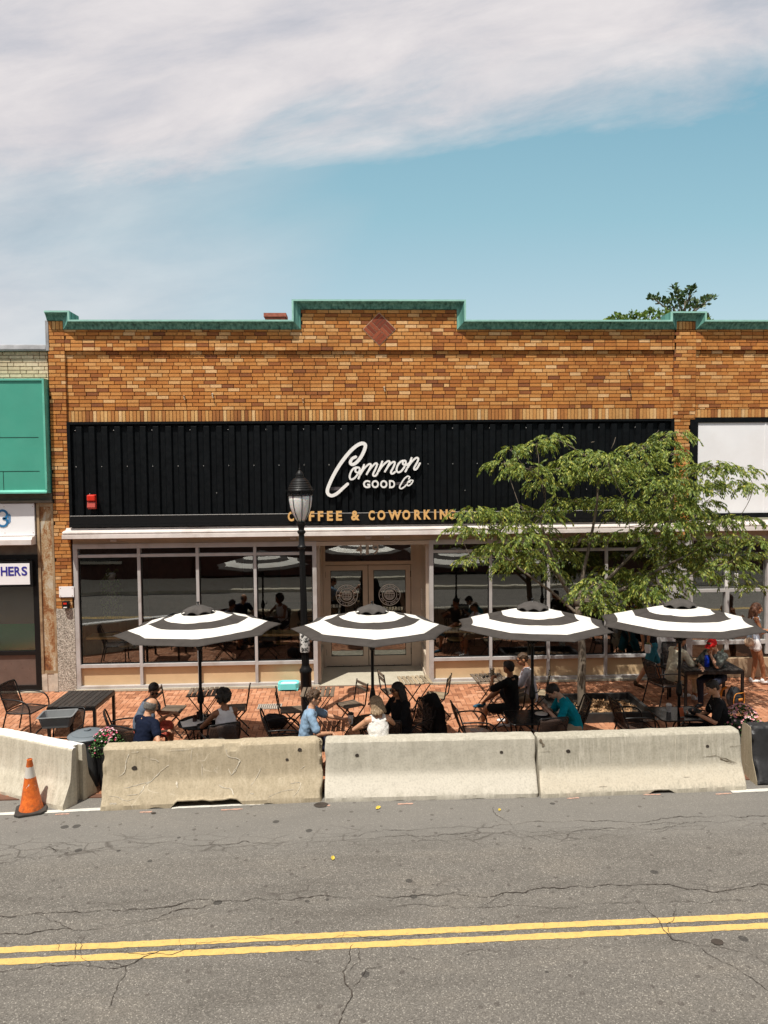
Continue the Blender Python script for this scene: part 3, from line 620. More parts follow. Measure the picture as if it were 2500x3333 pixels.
# shopfront frames: verticals run full height, horizontals butt between them
def shopfront(x0, x1, mull, parent, panel=True, pl=.085, prr=.085, mat=m_alu):
    f = MB(); xs = [x0]+mull+[x1]
    f.box(x0, x0+pl, -.06, .10, 0, 2.97); f.box(x1-prr, x1, -.06, .10, 0, 2.97); f.box(x0, x1, -.062, .10, 2.97, 3.068)
    f.box(x0+.03, x1-.03, -.074, -.062, 3.045, 3.066)
    for m in mull: f.box(m-.03, m+.03, -.055, .09, .10, 2.97)
    f.box(x0+pl, x1-prr, -.09, .09, 0, .10)
    f.build('window_frame', mat, parent); ed = [x0+pl]+[v_ for m in mull for v_ in (m-.03, m+.03)]+[x1-prr]
    for i in range(0, len(ed), 2):
        a, b = ed[i], ed[i+1]; t_ = MB(); t_.box(a, b, -.045, .08, 2.785, 2.845); t_.build('transom_bar', mat, parent); t_ = MB(); t_.box(a, b, -.06, .08, .485, .55); t_.build('sill', mat, parent)
        p = MB(); p.add([(a, .023, .55), (b, .023, .55), (b, .023, 2.785), (a, .023, 2.785)], [(0, 1, 2, 3)]); p.build('window_pane', m_glass, parent)
        p = MB(); p.add([(a, .023, 2.845), (b, .023, 2.845), (b, .023, 2.97), (a, .023, 2.97)], [(0, 1, 2, 3)]); p.build('transom_pane', m_glass, parent)
        p = MB(); p.box(a, b, .012, .07, .10, .485); p.build('kick_panel', m_beige, parent)
        p = MB(); fr = .018
        for q in ((a, a+fr, .55, 2.785), (b-fr, b, .55, 2.785), (a+fr, b-fr, .55, .55+fr), (a+fr, b-fr, 2.785-fr, 2.785)): p.box(q[0], q[1], -.005, .018, q[2], q[3])
        p.build('glazing_seal', m_blk2, parent)
shopfront(-5.75, -.75, [-4.42, -3.22, -2.03], B)
shopfront(1.62, 6.60, [2.925, 4.165, 5.41], B)
for q in ((-5.75, -.72), (1.60, 6.60)): bs = MB(); bs.box(q[0], q[1], -.14, -.092, 0.004, .045); bs.build('base_board', m_apron, B)
# recessed entry
en = MB(); en.box(-.75, 1.62, -.04, 1.56, -.08, .004); struct(en.build('entry_apron', m_apron))
je = MB(); je.box(-.75, 1.62, -.055, 1.6, 2.972, 3.06)
je.box(-.75, -.632, 1.42, 1.56, .004, 2.972); je.box(1.352, 1.62, 1.42, 1.56, .004, 2.972); je.box(-.632, 1.352, 1.44, 1.55, 2.88, 2.972); je.box(-.632, 1.352, 1.44, 1.55, 2.375, 2.455); je.box(-.66, -.62, 1.40, 1.42, .004, 2.972); je.box(1.36, 1.40, 1.40, 1.42, .004, 2.972)
je.build('door_surround', m_taupe, B)
for x in (-.75, 1.56):   # glazed side walls of the recess
    k = MB()
    for q in ((.10, .16, .004, 2.97), (1.36, 1.418, .004, 2.97), (.16, 1.36, .004, .10), (.16, 1.36, .48, .55), (.16, 1.36, 2.88, 2.97)): k.box(x, x+.06, q[0], q[1], q[2], q[3])
    k.box(x+.02, x+.04, .16, 1.36, .10, .48); k.build('side_frame', m_taupe, B)
    k = MB(); k.box(x+.028, x+.034, .16, 1.36, .55, 2.88); k.build('side_pane', m_glass, B)
k = MB()
for j in range(9): k.cbox((1.552, .95, 1.42+j*.055), (.006, .16, .018))
k.build('vent_grille', m_white, B)
m_dglass = glass('door_glass', .07)
tp = MB(); tp.box(-.632, 1.352, 1.49, 1.496, 2.455, 2.88); tp.build('transom_pane', m_glass, B)
for i, (x0, x1) in enumerate(((-.622, .352), (.368, 1.342))):
    d = MB(); st = .115; y0, y1 = 1.46, 1.51
    d.box(x0, x0+st, y0, y1, .02, 2.36); d.box(x1-st, x1, y0, y1, .02, 2.36); d.box(x0+st, x1-st, y0, y1, 2.245, 2.36); d.box(x0+st, x1-st, y0, y1, .02, .25)
    dr_ = d.build('door', m_taupe, B, bevel=.004)
    p = MB(); p.box(x0+st, x1-st, 1.482, 1.488, .25, 2.245); p.build('door_pane', m_dglass, dr_)
    sd = MB()
    for q in ((x0+st, x0+st+.012, .25, 2.245), (x1-st-.012, x1-st, .25, 2.245), (x0+st, x1-st, .25, .262), (x0+st, x1-st, 2.233, 2.245)): sd.box(q[0], q[1], 1.472, 1.480, q[2], q[3])
    sd.build('door_seal', m_blk2, dr_)
    hx = x1-.05 if i == 0 else x0+.05
    hd = MB(); hd.tube([(hx, 1.46, .95), (hx, 1.40, .96), (hx, 1.40, 1.24), (hx, 1.46, 1.25)], .012); hd.build('handle', m_silver, dr_, True)
    hg = MB(); xx = x0-.004 if i == 0 else x1+.004
    for z in (.35, 1.2, 2.15): hg.cbox((xx, 1.452, z), (.022, .03, .14))
    hg.build('hinge', m_blk2, dr_)
    sw = MB()
    for j in range(4): sw.ball((x0+.22+.18*j, 1.458, .03), .008, seg=6, rings=4)
    sw.box(x0, x1, 1.45, 1.459, .008, .02); sw.build('door_sweep', m_blk2, dr_)
    # printed emblem: two rings, a globe and the words round it
    cx_, cz_ = (x0+x1)/2, 1.665; y_ = 1.478; e = MB()
    def ring_(r, w_=.012, a0=0, a1=360, sx=1, n_=48):
        ribbon(e, [(cx_+sx*r*math.cos(R(a0+(a1-a0)*k/n_)), cz_+r*math.sin(R(a0+(a1-a0)*k/n_))) for k in range(n_+1)], w_, y_, y_+.002)
    ring_(.245); ring_(.165, .011); ring_(.115, .011)
    for sx in (.33, .70): ring_(.115, .009, sx=sx)
    ribbon(e, [(cx_, cz_-.115), (cx_, cz_+.115)], .009, y_, y_+.002)
    for zz in (-.075, -.03, .03, .075):
        hw = math.sqrt(.115**2-zz**2); ribbon(e, [(cx_-hw, cz_+zz), (cx_+hw, cz_+zz)], .009, y_, y_+.002)
    em = e.build('door_emblem', m_white, dr_)
    for word, a0, a1, up in (('COMMON GOOD CO', 158, 22, True), ('FOR ALL MANKIND', 206, 334, False)):
        for k_, chh in enumerate(word):
            if chh == ' ': continue
            a = R(a0+(a1-a0)*k_/(len(word)-1)); rr = .205
            Mx = Matrix.Translation((cx_+rr*math.cos(a), y_, cz_+rr*math.sin(a))) @ Matrix.Rotation(R(90), 4, 'X') @ Matrix.Rotation(a-math.pi/2 if up else a+math.pi/2, 4, 'Z') @ Matrix.Translation((-.011, -.017, 0))
            text(chh, .05, 'emblem_letter', m_white, em, Mx, .001, .001, .022 if chh not in 'I' else .006, .034)
    dt = MB()
    for sg in (-1, 1): dt.ball((cx_+sg*.205, y_, cz_), (.008, .003, .008), seg=8, rings=4)
    dt.build('emblem_dot', m_white, em)
# pilaster bases and right hand shop
k = MB(); k.box(-6.12, -5.755, -.07, .03, 0, 1.735); k.build('pilaster_base', m_terr, B)
k = MB(); k.box(6.605, 7.16, -.08, .03, 1.02, 2.98); k.box(6.64, 7.13, -.095, .0, 0, .45); k.box(6.605, 7.16, -.085, .0, .455, 1.01); k.build('pilaster_panel', M_('grey_marble_panel', (.50, .485, .48), .45, .22, 2.4, .05), B)
sh = MB(); F2 = m_blk2
for q in ((7.16, 7.30, 0, 3.07), (8.02, 8.10, .6, 3.07), (8.92, 9.02, .5, 3.07), (9.9, 10.0, .0, 3.07), (10.0, 16, .0, .1)): sh.box(q[0], q[1], -.04, .08, q[2], q[3])
sh.build('window_frame', m_alu, B)
sh = MB(); sh.box(7.30, 16, -.03, .08, 1.86, 1.92); sh.box(7.30, 16, -.03, .08, .72, .80); sh.box(7.30, 16, -.03, .08, 2.98, 3.07); sh.build('transom_bar', m_alu, B)
for a, b in ((7.30, 8.02), (8.10, 8.92), (9.02, 9.9), (10.0, 16)):
    k = MB(); k.box(a, b, .03, .036, .80, 1.86); k.box(a, b, .03, .036, 1.92, 2.98); k.build('window_pane', m_glass, B)
k = MB(); k.box(7.30, 16, .0, .07, .42, .72); k.build('lower_pane', m_smoke, B)
k = MB(); k.box(7.16, 16, -.08, .06, 0.003, .42); k.build('knee_wall', M_('tan_render', (.42, .30, .19), .85, .2, 4, .2), B)
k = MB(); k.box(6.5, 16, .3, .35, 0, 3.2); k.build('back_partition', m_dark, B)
text('FI', .2, 'window_letter', m_silver, B, upright(7.42, .02, 2.63), .004, .006)
for q in ((8.0, 8.06, -.05, -.041, 1.98, 2.32), (8.24, 8.32, .015, .028, 2.0, 2.25), (7.6, 7.95, .015, .028, 2.5, 2.62)): pz = MB(); pz.box(*q); pz.build('window_notice', m_white, B)
# ---- interior, seen through the glass
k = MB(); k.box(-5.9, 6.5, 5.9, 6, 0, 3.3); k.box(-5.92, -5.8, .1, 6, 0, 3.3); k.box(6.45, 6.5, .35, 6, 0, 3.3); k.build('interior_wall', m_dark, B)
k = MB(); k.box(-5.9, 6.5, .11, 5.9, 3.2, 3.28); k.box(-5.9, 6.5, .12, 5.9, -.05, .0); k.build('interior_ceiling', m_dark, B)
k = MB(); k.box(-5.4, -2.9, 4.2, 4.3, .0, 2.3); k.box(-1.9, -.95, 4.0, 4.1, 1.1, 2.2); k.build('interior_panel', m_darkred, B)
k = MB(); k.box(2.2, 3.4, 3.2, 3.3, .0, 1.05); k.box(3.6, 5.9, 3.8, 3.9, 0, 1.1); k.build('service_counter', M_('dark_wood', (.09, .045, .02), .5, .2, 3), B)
for (x0, x1) in ((-5.62, -4.05), (-2.35, -.95), (1.75, 4.9)):
    t = thing('window_bar', 'long pale wood bar shelf inside the '+('leftmost window' if x0 < -5 else 'window left of the doors' if x0 < 0 else 'windows right of the doors'), 'counter', (0, 0, 0), group='wood bars inside the windows')
    k = MB(); k.box(x0, x1, .16, .58, 1.03, 1.08); k.build('bar_top', m_inwood, t, bevel=.006)
    for x in (x0+.25, x1-.25): kk = MB(); kk.cbox((x, .5, .515), (.05, .05, 1.03)); kk.build('leg', m_blk2, t)
def stool(lbl, x, y, first=[None]):
    if first[0] is None:
        t = thing('bar_stool', lbl, 'stool', (x, y, 0), group='stools inside the cafe')
        k = MB(); k.lathe([(.02, .72), (.17, .73), (.175, .75), (.16, .765), (.0, .77)], seg=18); k.build('seat', m_inwood, t, True)
        for a in range(4):
            c, s = math.cos(R(45+90*a)), math.sin(R(45+90*a)); k = MB(); k.tube([(c*.11, s*.11, .73), (c*.22, s*.22, 0)], .012); k.build('leg', m_blk2, t, True)
        k = MB(); k.tube([(.17*math.cos(R(a)), .17*math.sin(R(a)), .27) for a in range(0, 360, 30)], .009, closed=True); k.build('foot_ring', m_blk2, t, True); first[0] = t
    else: t = place(first[0], False, (x, y, 0), 0, lbl, 'stools inside the cafe')
for x, l in ((-5.0, 'stool under the wood bar in the leftmost window'), (-1.6, 'stool under the wood bar left of the lamp post'), (2.3, 'stool nearest the doors under the right wood bar'), (3.6, 'stool under the right wood bar behind the third parasol')): stool(l, x, .85)
# hanging plant inside first window
m_leafp = M_('indoor_leaf', (.10, .16, .035), .5, .3, 20, .1)
t = thing('hanging_plant', 'trailing green plant hanging inside the leftmost window', 'plant', (-5.1, .28, 2.3))
k = MB(); k.lathe([(.07, -.02), (.10, .10), (.105, .12), (.09, .12), (.085, .05), (0, .04)], seg=14); k.build('pot', m_white, t, True)
k = MB()
for i in range(260):
    a = rnd.uniform(0, 6.28); r_ = .05+.14*rnd.random(); h = .22-rnd.random()**.8*1.0; c = V((r_*math.cos(a)*(.8+.4*(h < 0)), r_*math.sin(a), h)); d = V((rnd.uniform(-1, 1), rnd.uniform(-1, 1), -.7)).normalized(); s_v, b_v = frame(d)
    k.add([c, c+d*.03+s_v*.018, c+d*.065, c+d*.03-s_v*.018], [(0, 1, 2, 3)])
k.build('foliage', m_leafp, t, recalc=False)
# ================================================================== SIGNS ON THE FACADE
def cpx(px, py, ox=900, oy=1380, s=2.765, Y=-.13): p = atY(ox+px/s, oy+py/s, Y); return (p.x, p.z)
t = thing('shop_sign', 'white script shop name standing proud of the black corrugated fascia', 'sign', (.4, -.11, 4.5))
def stroke(pts, w, name, n=8, closed=False, taper=False, parent=t, y=-.13):
    P = [cpx(a, b) for a, b in pts]; c = catmull([(a, b, 0) for a, b in P], n, closed); c = [(q.x-.4, q.y-4.5) for q in c]; mb = MB()
    N = len(c); ww = [w*(.82+.18*math.sin(math.pi*i/(N-1))) for i in range(N)] if taper else w
    ribbon.rise = .006; ribbon(mb, c, ww, -.035, -.005, closed); ribbon.rise = 0
    if not closed:
        for e_, y9 in ((c[0], -.0355), (c[-1], -.0415)):
            r_ = (ww[0] if taper else w)/2; mb.prism([(e_[0]+r_*math.cos(R(a)), e_[1]+r_*math.sin(R(a))) for a in range(0, 360, 24)], y9, -.006)
    return mb
def letter(strokes, w, taper=False):
    mb = MB()
    for i, (pts, cl) in enumerate(strokes):
        s1 = stroke(pts, w, '', 8, cl, taper); o_ = len(mb.v); s1.v = [V((q.x, q.y-.008*i, q.z)) for q in s1.v]; mb.add(s1.v, s1.f)
    mb.build('letter', m_white, t)
letter([([(712, 296), (682, 312), (664, 345), (680, 364), (712, 352), (752, 310), (785, 250), (800, 200), (788, 178), (755, 178), (705, 208), (650, 262), (580, 352), (520, 450), (475, 545), (458, 600), (468, 632), (500, 645), (545, 625), (590, 585), (622, 556), (640, 540)], False)], .074, True)
letter([([(738, 392), (704, 394), (674, 425), (659, 470), (668, 497), (698, 490), (732, 450), (750, 410), (738, 392), (715, 400), (712, 428), (740, 440), (762, 425)], False)], .040)
letter([([(788, 368), (765, 425), (738, 490)], False), ([(752, 458), (790, 400), (832, 362), (850, 368), (838, 402), (812, 452)], False), ([(818, 440), (850, 395), (888, 356), (905, 362), (892, 402), (870, 448), (874, 466), (890, 466), (902, 452)], False)], .040)
letter([([(952, 338), (930, 395), (900, 462)], False), ([(915, 430), (955, 375), (1000, 336), (1018, 342), (1004, 378), (976, 428)], False), ([(984, 414), (1015, 368), (1050, 342), (1065, 350), (1052, 388), (1030, 430), (1035, 446), (1052, 444), (1066, 432)], False)], .040)
letter([([(1156, 330), (1122, 336), (1092, 370), (1080, 412), (1094, 434), (1120, 426), (1150, 388), (1164, 348), (1156, 330), (1138, 340), (1140, 362), (1168, 370), (1188, 358)], False)], .040)
letter([([(1216, 306), (1195, 360), (1160, 428)], False), ([(1180, 392), (1215, 342), (1256, 306), (1275, 312), (1266, 345), (1240, 392), (1242, 410), (1262, 402), (1290, 354)], False)], .040)
for i, chh in enumerate('GOOD'):
    a = cpx(774+77*i+(3 if i == 3 else 0), 578); b = cpx(774+77*i+66, 505); text(chh, .3, 'letter', m_white, t, Matrix.Translation((-.4, .11, -4.5)) @ upright(a[0]+.012, -.13, a[1]), .014, .012, (b[0]-a[0])*(.98 if i < 3 else .86), b[1]-a[1])
letter([([(1190, 494), (1198, 478), (1180, 470), (1150, 494), (1120, 540), (1108, 572), (1124, 582), (1150, 566), (1168, 548)], False)], .028)
letter([([(1222, 506), (1198, 508), (1180, 530), (1178, 552), (1196, 552), (1218, 532), (1228, 512), (1222, 506), (1202, 508), (1200, 522), (1180, 524)], False)], .027)
k = MB()
for (a, b, c_, d) in ((482, 568, 600, 596), (640, 292, 742, 318), (1078, 524, 1165, 548)):
    p, q = cpx(a, b), cpx(c_, d); k.box(p[0]-.4, q[0]-.4, .02, .035, q[1]-4.5, p[1]-4.5)
k.build('mounting_bracket', M_('brown_bracket', (.06, .05, .055), .6), t)
t = thing('shop_sign', 'row of gold block letters reading coffee and coworking above the pale ledge', 'sign', (0, -.2, 3.6))
xs = {0: 103, 1: 165, 2: 292, 3: 373, 4: 455, 5: 537, 7: 672, 9: 829, 10: 909, 11: 1006, 12: 1133, 13: 1240, 14: 1325, 15: 1420, 16: 1470, 17: 1545}
wd = {'C': 54, 'O': 70, 'F': 48, 'E': 52, '&': 76, 'W': 118, 'R': 64, 'K': 64, 'I': 16, 'N': 70, 'G': 64}
STR = 'COFFEE & COWORKING'
for i, chh in enumerate(STR):
    if chh == ' ': continue
    px = xs[i] if i != 1 else 200
    if i == 1: px = 196
    yb = 876-(px-103)*.0135; a = cpx(px, yb, Y=-.2); b = cpx(px+wd[chh], yb-88, Y=-.2)
    text(chh, .3, 'letter', m_gold, t, upright(a[0], 0, a[1]-3.6), .015, .012 if chh != 'I' else .006, b[0]-a[0], b[1]-a[1])
k = MB()
for i in (0, 3, 5, 9, 11, 13, 15): a = cpx(xs[i]+20, 900, Y=-.2); k.cbox((a[0], .03, -.06), (.02, .05, .03))
k.build('letter_bracket', m_blk2, t)
t = thing('house_number', 'silver street number 419 on the glass above the doors', 'sign', (.06, 1.475, 2.6))
for chh, a, b in (('4', 718, 775), ('1', 805, 832), ('9', 862, 922)):
    p = atY(900+a/2.765, 1700+292/2.765, 1.44); q = atY(900+b/2.765, 1700+200/2.765, 1.44)
    text(chh, .3, 'digit', m_silver, t, upright(p.x-.06, 0, p.z-2.6), .004, .004, q.x-p.x, q.z-p.z)
t = thing('fire_alarm', 'red strobe fire alarm on the left of the black fascia', 'alarm', (atY(302, 1632, -.1).x, -.09, 4.0))
z0 = atY(302, 1657, -.15).z-4.0; z1 = atY(302, 1610, -.15).z-4.0; zm = (z0+z1)/2+.01
k = MB(); k.cbox((0, -.03, (z0+z1)/2), (.16, .05, z1-z0), bev=.01); k.cbox((0, -.085, (zm+z1)/2), (.165, .09, z1-zm-.01), bev=.02); k.build('housing', m_redp, t)
k = MB(); k.prism([(-.055, z0), (-.12, z0+.04), (-.10, zm-.01), (-.055, zm-.005)], -.08, .08, lambda a, b, c: V((c, a, b))); k.build('lens', m_redd, t)
t = thing('key_box', 'small black box with red badge on the left pilaster', 'box', (atY(215, 1968, -.12).x, -.12, atY(215, 1968, -.12).z))
k = MB(); k.cbox((0, 0, 0), (.125, .10, .15), bev=.008); k.build('case', m_blk2, t); k = MB(); k.cbox((0, -.052, .03), (.07, .006, .035)); k.build('badge', m_redp, t); k = MB(); k.cbox((0, -.052, -.05), (.07, .005, .02)); k.build('label_strip', m_white, t)
t = thing('wall_plate', 'blank white rectangular plate on the left brick pilaster', 'plate', (0, 0, 0))
a, b = atY(193, 1944, -.08), atY(240, 1909, -.08); k = MB(); k.box(a.x, b.x, -.085, -.066, a.z, b.z); k.build('panel', m_whitep, t, bevel=.003)
k = MB()
for x in (a.x+.03, b.x-.03):
    for z in (a.z+.03, b.z-.03): k.ball((x, -.087, z), .008, seg=6, rings=4)
k.build('screw', m_rust, t)
t = thing('blank_sign', 'large blank white sign panel in a black frame behind the street tree', 'sign', (0, 0, 0))
k = MB(); k.box(7.19, 7.36, -.05, .05, 3.46, 5.592); k.box(7.36, 16, -.05, .05, 5.49, 5.592); k.box(7.36, 16, -.05, .05, 3.46, 3.56); k.build('frame', m_blk, t)
k = MB(); k.box(7.36, 8.83, -.025, .03, 3.56, 5.49); k.box(8.84, 16, -.025, .03, 3.56, 5.49); k.box(8.82, 8.85, -.035, -.026, 3.56, 5.49); k.build('panel', m_whitep, t)
# ================================================================== LEFT NEIGHBOUR
N = thing('shop_building', 'pale brick shop at the left edge with rusting pilaster and green fascia', 'building')
w = MB(); brickwall(w, -16, -6.165, 6.44, 7.02, 0.02, L_=.245, H_=.0755); w.build('wall', m_cream, N, recalc=False)
k = MB(); k.box(-16, -6.16, .05, .35, 0, 7.01); k.build('backing_wall', m_mortar, N)
k = MB(); k.prism([(-.06, 7.02), (-.07, 7.05), (-.05, 7.13), (.0, 7.15), (.4, 7.13), (.4, 7.02)], -16, -6.168, lambda a, b, c: V((c, a, b))); k.build('parapet_cap', m_lead, N)
k = MB(); k.box(-16, -6.2, .35, 12, 6.4, 6.5); k.build('roof', m_roof, N)
k = MB(); k.box(-16, -6.15, -.03, .04, 3.98, 4.15); k.box(-16, -6.13, -.10, .04, 3.935, 3.98); k.build('lead_band', m_grime, N)
k = MB(); k.box(-6.44, -6.145, -.03, .045, .38, 3.93); k.build('pilaster', m_rust, N)
k = MB(); k.box(-6.46, -6.41, -.06, .045, .38, 3.93); k.box(-6.175, -6.13, -.05, .045, .38, 3.93); k.box(-6.41, -6.175, -.05, -.029, 3.85, 3.93); k.box(-6.41, -6.175, -.05, -.029, .38, .44); k.build('pilaster_trim', M_('rust_stained_trim', (.34, .24, .14), .8, .35, 5, .3, dirt=(.15, .07, .03)), N)
k = MB(); k.box(-6.46, -6.35, -.055, .045, 0.003, .38); k.box(-6.35, -6.21, -.04, .045, 0.003, .38); k.box(-6.21, -6.135, -.055, .045, .003, .38); k.build('pilaster_foot', M_('peeling_white_paint', (.52, .46, .38), .8, .2, 6, .4, dirt=(.16, .08, .03)), N)
k = MB(); k.prism([(0, 3.25), (-.20, 3.24), (-.22, 3.20), (-.26, 3.19), (-.26, 3.09), (-.23, 3.08), (0, 3.08)], -16, -6.50, lambda a, b, c: V((c, a, b))); k.build('ledge', m_ledge, N)
k = MB(); k.box(-16, -6.465, .0, .045, 2.86, 3.08); k.build('soffit_board', m_grime, N)
k = MB(); k.box(-6.58, -6.465, -.05, .045, .03, 2.86); k.box(-16, -6.58, -.05, .045, 2.78, 2.86); k.box(-16, -6.58, -.05, .045, .78, .86); k.box(-16, -6.58, -.05, .045, .03, .14); k.build('window_frame', m_blk2, N)
k = MB(); k.box(-16, -6.58, .0, .008, .86, 2.78); k.build('window_pane', glass('blurry_window_glass', .04, (.85, .85, .85), .12), N)
k = MB(); k.box(-16, -6.6, .03, .045, 1.42, 2.78); k.build('upper_panel', m_taupein, N)  # plain taupe panel behind the upper part of the glass
k = MB(); k.box(-16, -6.6, .025, .045, .86, 1.42); k.build('green_panel', m_greenin, N)  # plain green panel behind the lower part of the glass
k = MB(); k.box(-16, -6.58, -.01, .03, .14, .78); k.build('kick_panel', m_brown, N)
k = MB(); k.box(-16, -6.46, -.12, .0, .003, .03); k.build('door_step', m_apron, N)
t = thing('fascia_sign', 'large green sheet metal fascia box with seams at the left edge', 'sign', (0, 0, 0))
k = MB(); k.box(-16, -6.20, -.20, .02, 4.20, 6.40); k.build('face', m_green, t)
k = MB(); k.box(-16, -6.16, -.225, .02, 6.40, 6.44); k.prism([(-.20, 4.20), (-.26, 4.16), (-.26, 4.13), (.0, 4.13), (.0, 4.2)], -16, -6.16, lambda a, b, c: V((c, a, b))); k.box(-6.20, -6.16, -.225, .02, 4.20, 6.40); k.build('trim', m_green2, t)
k = MB(); k.box(-16, -6.31, -.2045, -.2, 5.258, 5.266); k.box(-16, -6.31, -.2045, -.2, 4.575, 4.583); k.box(-7.085, -7.077, -.2045, -.2, 5.27, 6.40); k.box(-7.035, -7.027, -.2045, -.2, 4.2, 4.575); k.build('seam', m_blk2, t)
t = thing('logo_sign', 'white sign board with blue outlined numeral above the left shop window', 'sign', (0, 0, 0))
k = MB(); k.box(-16, -6.50, -.07, .0, 3.26, 3.92); k.build('panel', m_whitep, t)
def bl3(dx, dz, y, mat, nm, w_=.045):
    P = [atY(a/2.764, 1500+b/2.764, -.07) for a, b in ((-15, 470), (10, 448), (45, 452), (66, 482), (52, 512), (30, 518), (62, 530), (66, 560), (45, 585), (10, 585), (-15, 568))]
    c = catmull([(p.x+dx, p.z+dz, 0) for p in P], 6); mb = MB(); ribbon(mb, [(q.x, q.y) for q in c], w_, y, y+.003); mb.build(nm, mat, t)
bl3(0, 0, -.080, m_blue, 'logo_numeral')
P = [atY(a/2.764, 1500+b/2.764, -.07) for a, b in ((58, 478), (88, 476), (97, 492), (97, 548), (84, 566), (58, 566), (74, 548), (74, 498))]
mb = MB(); mb.prism([(p.x, p.z) for p in P], -.0745, -.072); mb.build('logo_shadow', M_('blue_grey_print', (.12, .26, .46), .5), t)
P = [atY(a/2.764, 1500+b/2.764, -.07) for a, b in ((12, 500), (36, 500), (36, 560), (12, 560))]
k = MB()
for x in (P[0].x+.35,):
    for z in (3.32, 3.86): k.ball((-6.53, -.072, z), .008, seg=6, rings=4); k.ball((-7.1, -.072, z), .008, seg=6, rings=4)
k.build('screw', m_rust, t)
t = thing('letter_sign', 'white light box with blue capitals HERS over the left shop window', 'sign', (0, 0, 0))
k = MB(); ex_ = atY(105, 1850, -.14).x; k.box(-9, ex_, -.14, -.06, 2.22, 2.745); k.build('case', m_blk2, t)
k = MB(); k.box(-9, ex_-.05, -.155, -.141, 2.265, 2.70); k.build('face', m_whitep, t)
a = atY(3, 1500+1036/2.764, -.16); b = atY(249/2.764, 1500+950/2.764, -.16)
x = a.x; wds = (.235, .20, .225, .205); tot = sum(wds); sx = (b.x-a.x)/tot
for chh, w_ in zip('HERS', wds): text(chh, .3, 'letter', m_navyp, t, upright(x, -.158, a.z), .002, .008, w_*sx*.90, b.z-a.z); x += w_*sx
# ================================================================== OPPOSITE SIDE (behind the camera, seen in the glass)
O = thing('brick_building', 'two storey dark brick terrace across the street, seen only mirrored in the cafe glass', 'building')
k = MB()
for (a, b) in ((-30, -7), (7, 30)): k.box(a, b, -26, -16.6, 0, 9.0)
k.box(-7, 7, -26, -17.2, 0, 9.0); k.build('wall', M_('dark_red_brick', (.06, .024, .015), .9, .3, 3, .2), O)
for x in range(-27, 29, 4):
    if abs(x) < 8: continue
    for z0, z1 in ((.8, 3.2), (5.0, 7.2)):
        k = MB(); k.box(x-1, x+1, -16.62, -16.56, z0, z1); k.build('window', m_smoke, O); k = MB(); k.box(x-1.1, x+1.1, -16.62, -16.48, z0-.12, z0-.002); k.build('sill', m_apron, O)
# ================================================================== FURNITURE MATERIALS
m_fblk = M_('black_furniture_steel', (.009, .009, .0095), .36, .2, 20, .04, 80, spec=.35)
m_slat = M_('weathered_slats', (.14, .105, .075), .75, .35, 5, .35, 60, aniso=(6, 1, 6), island=.35)
m_slatl = M_('bleached_slats', (.30, .235, .155), .75, .3, 5, .35, 60, aniso=(6, 1, 6), island=.3)
m_bslat = M_('black_composite_slats', (.035, .030, .027), .5, .2, 8, .2, 60, island=.2)
def sling(name, col, a):
    m, t, b, o = newmat(name); n = t.nodes.new('ShaderNodeTexBrick'); n.inputs['Scale'].default_value = 1; n.offset = 0; n.inputs['Brick Width'].default_value = .012; n.inputs['Row Height'].default_value = .012; n.inputs['Mortar Size'].default_value = .003
    t.links.new(coord(t, kind='Object'), n.inputs[0]); tr = t.nodes.new('ShaderNodeBsdfTransparent'); mx = t.nodes.new('ShaderNodeMixShader'); mx.inputs[0].default_value = a
    b.inputs['Base Color'].default_value = (*col, 1); b.inputs['Roughness'].default_value = .7
    t.links.new(tr.outputs[0], mx.inputs[1]); t.links.new(b.outputs[0], mx.inputs[2]); t.links.new(mx.outputs[0], o.inputs[0]); return m
m_sling = sling('brown_mesh_sling', (.05, .028, .02), .72)
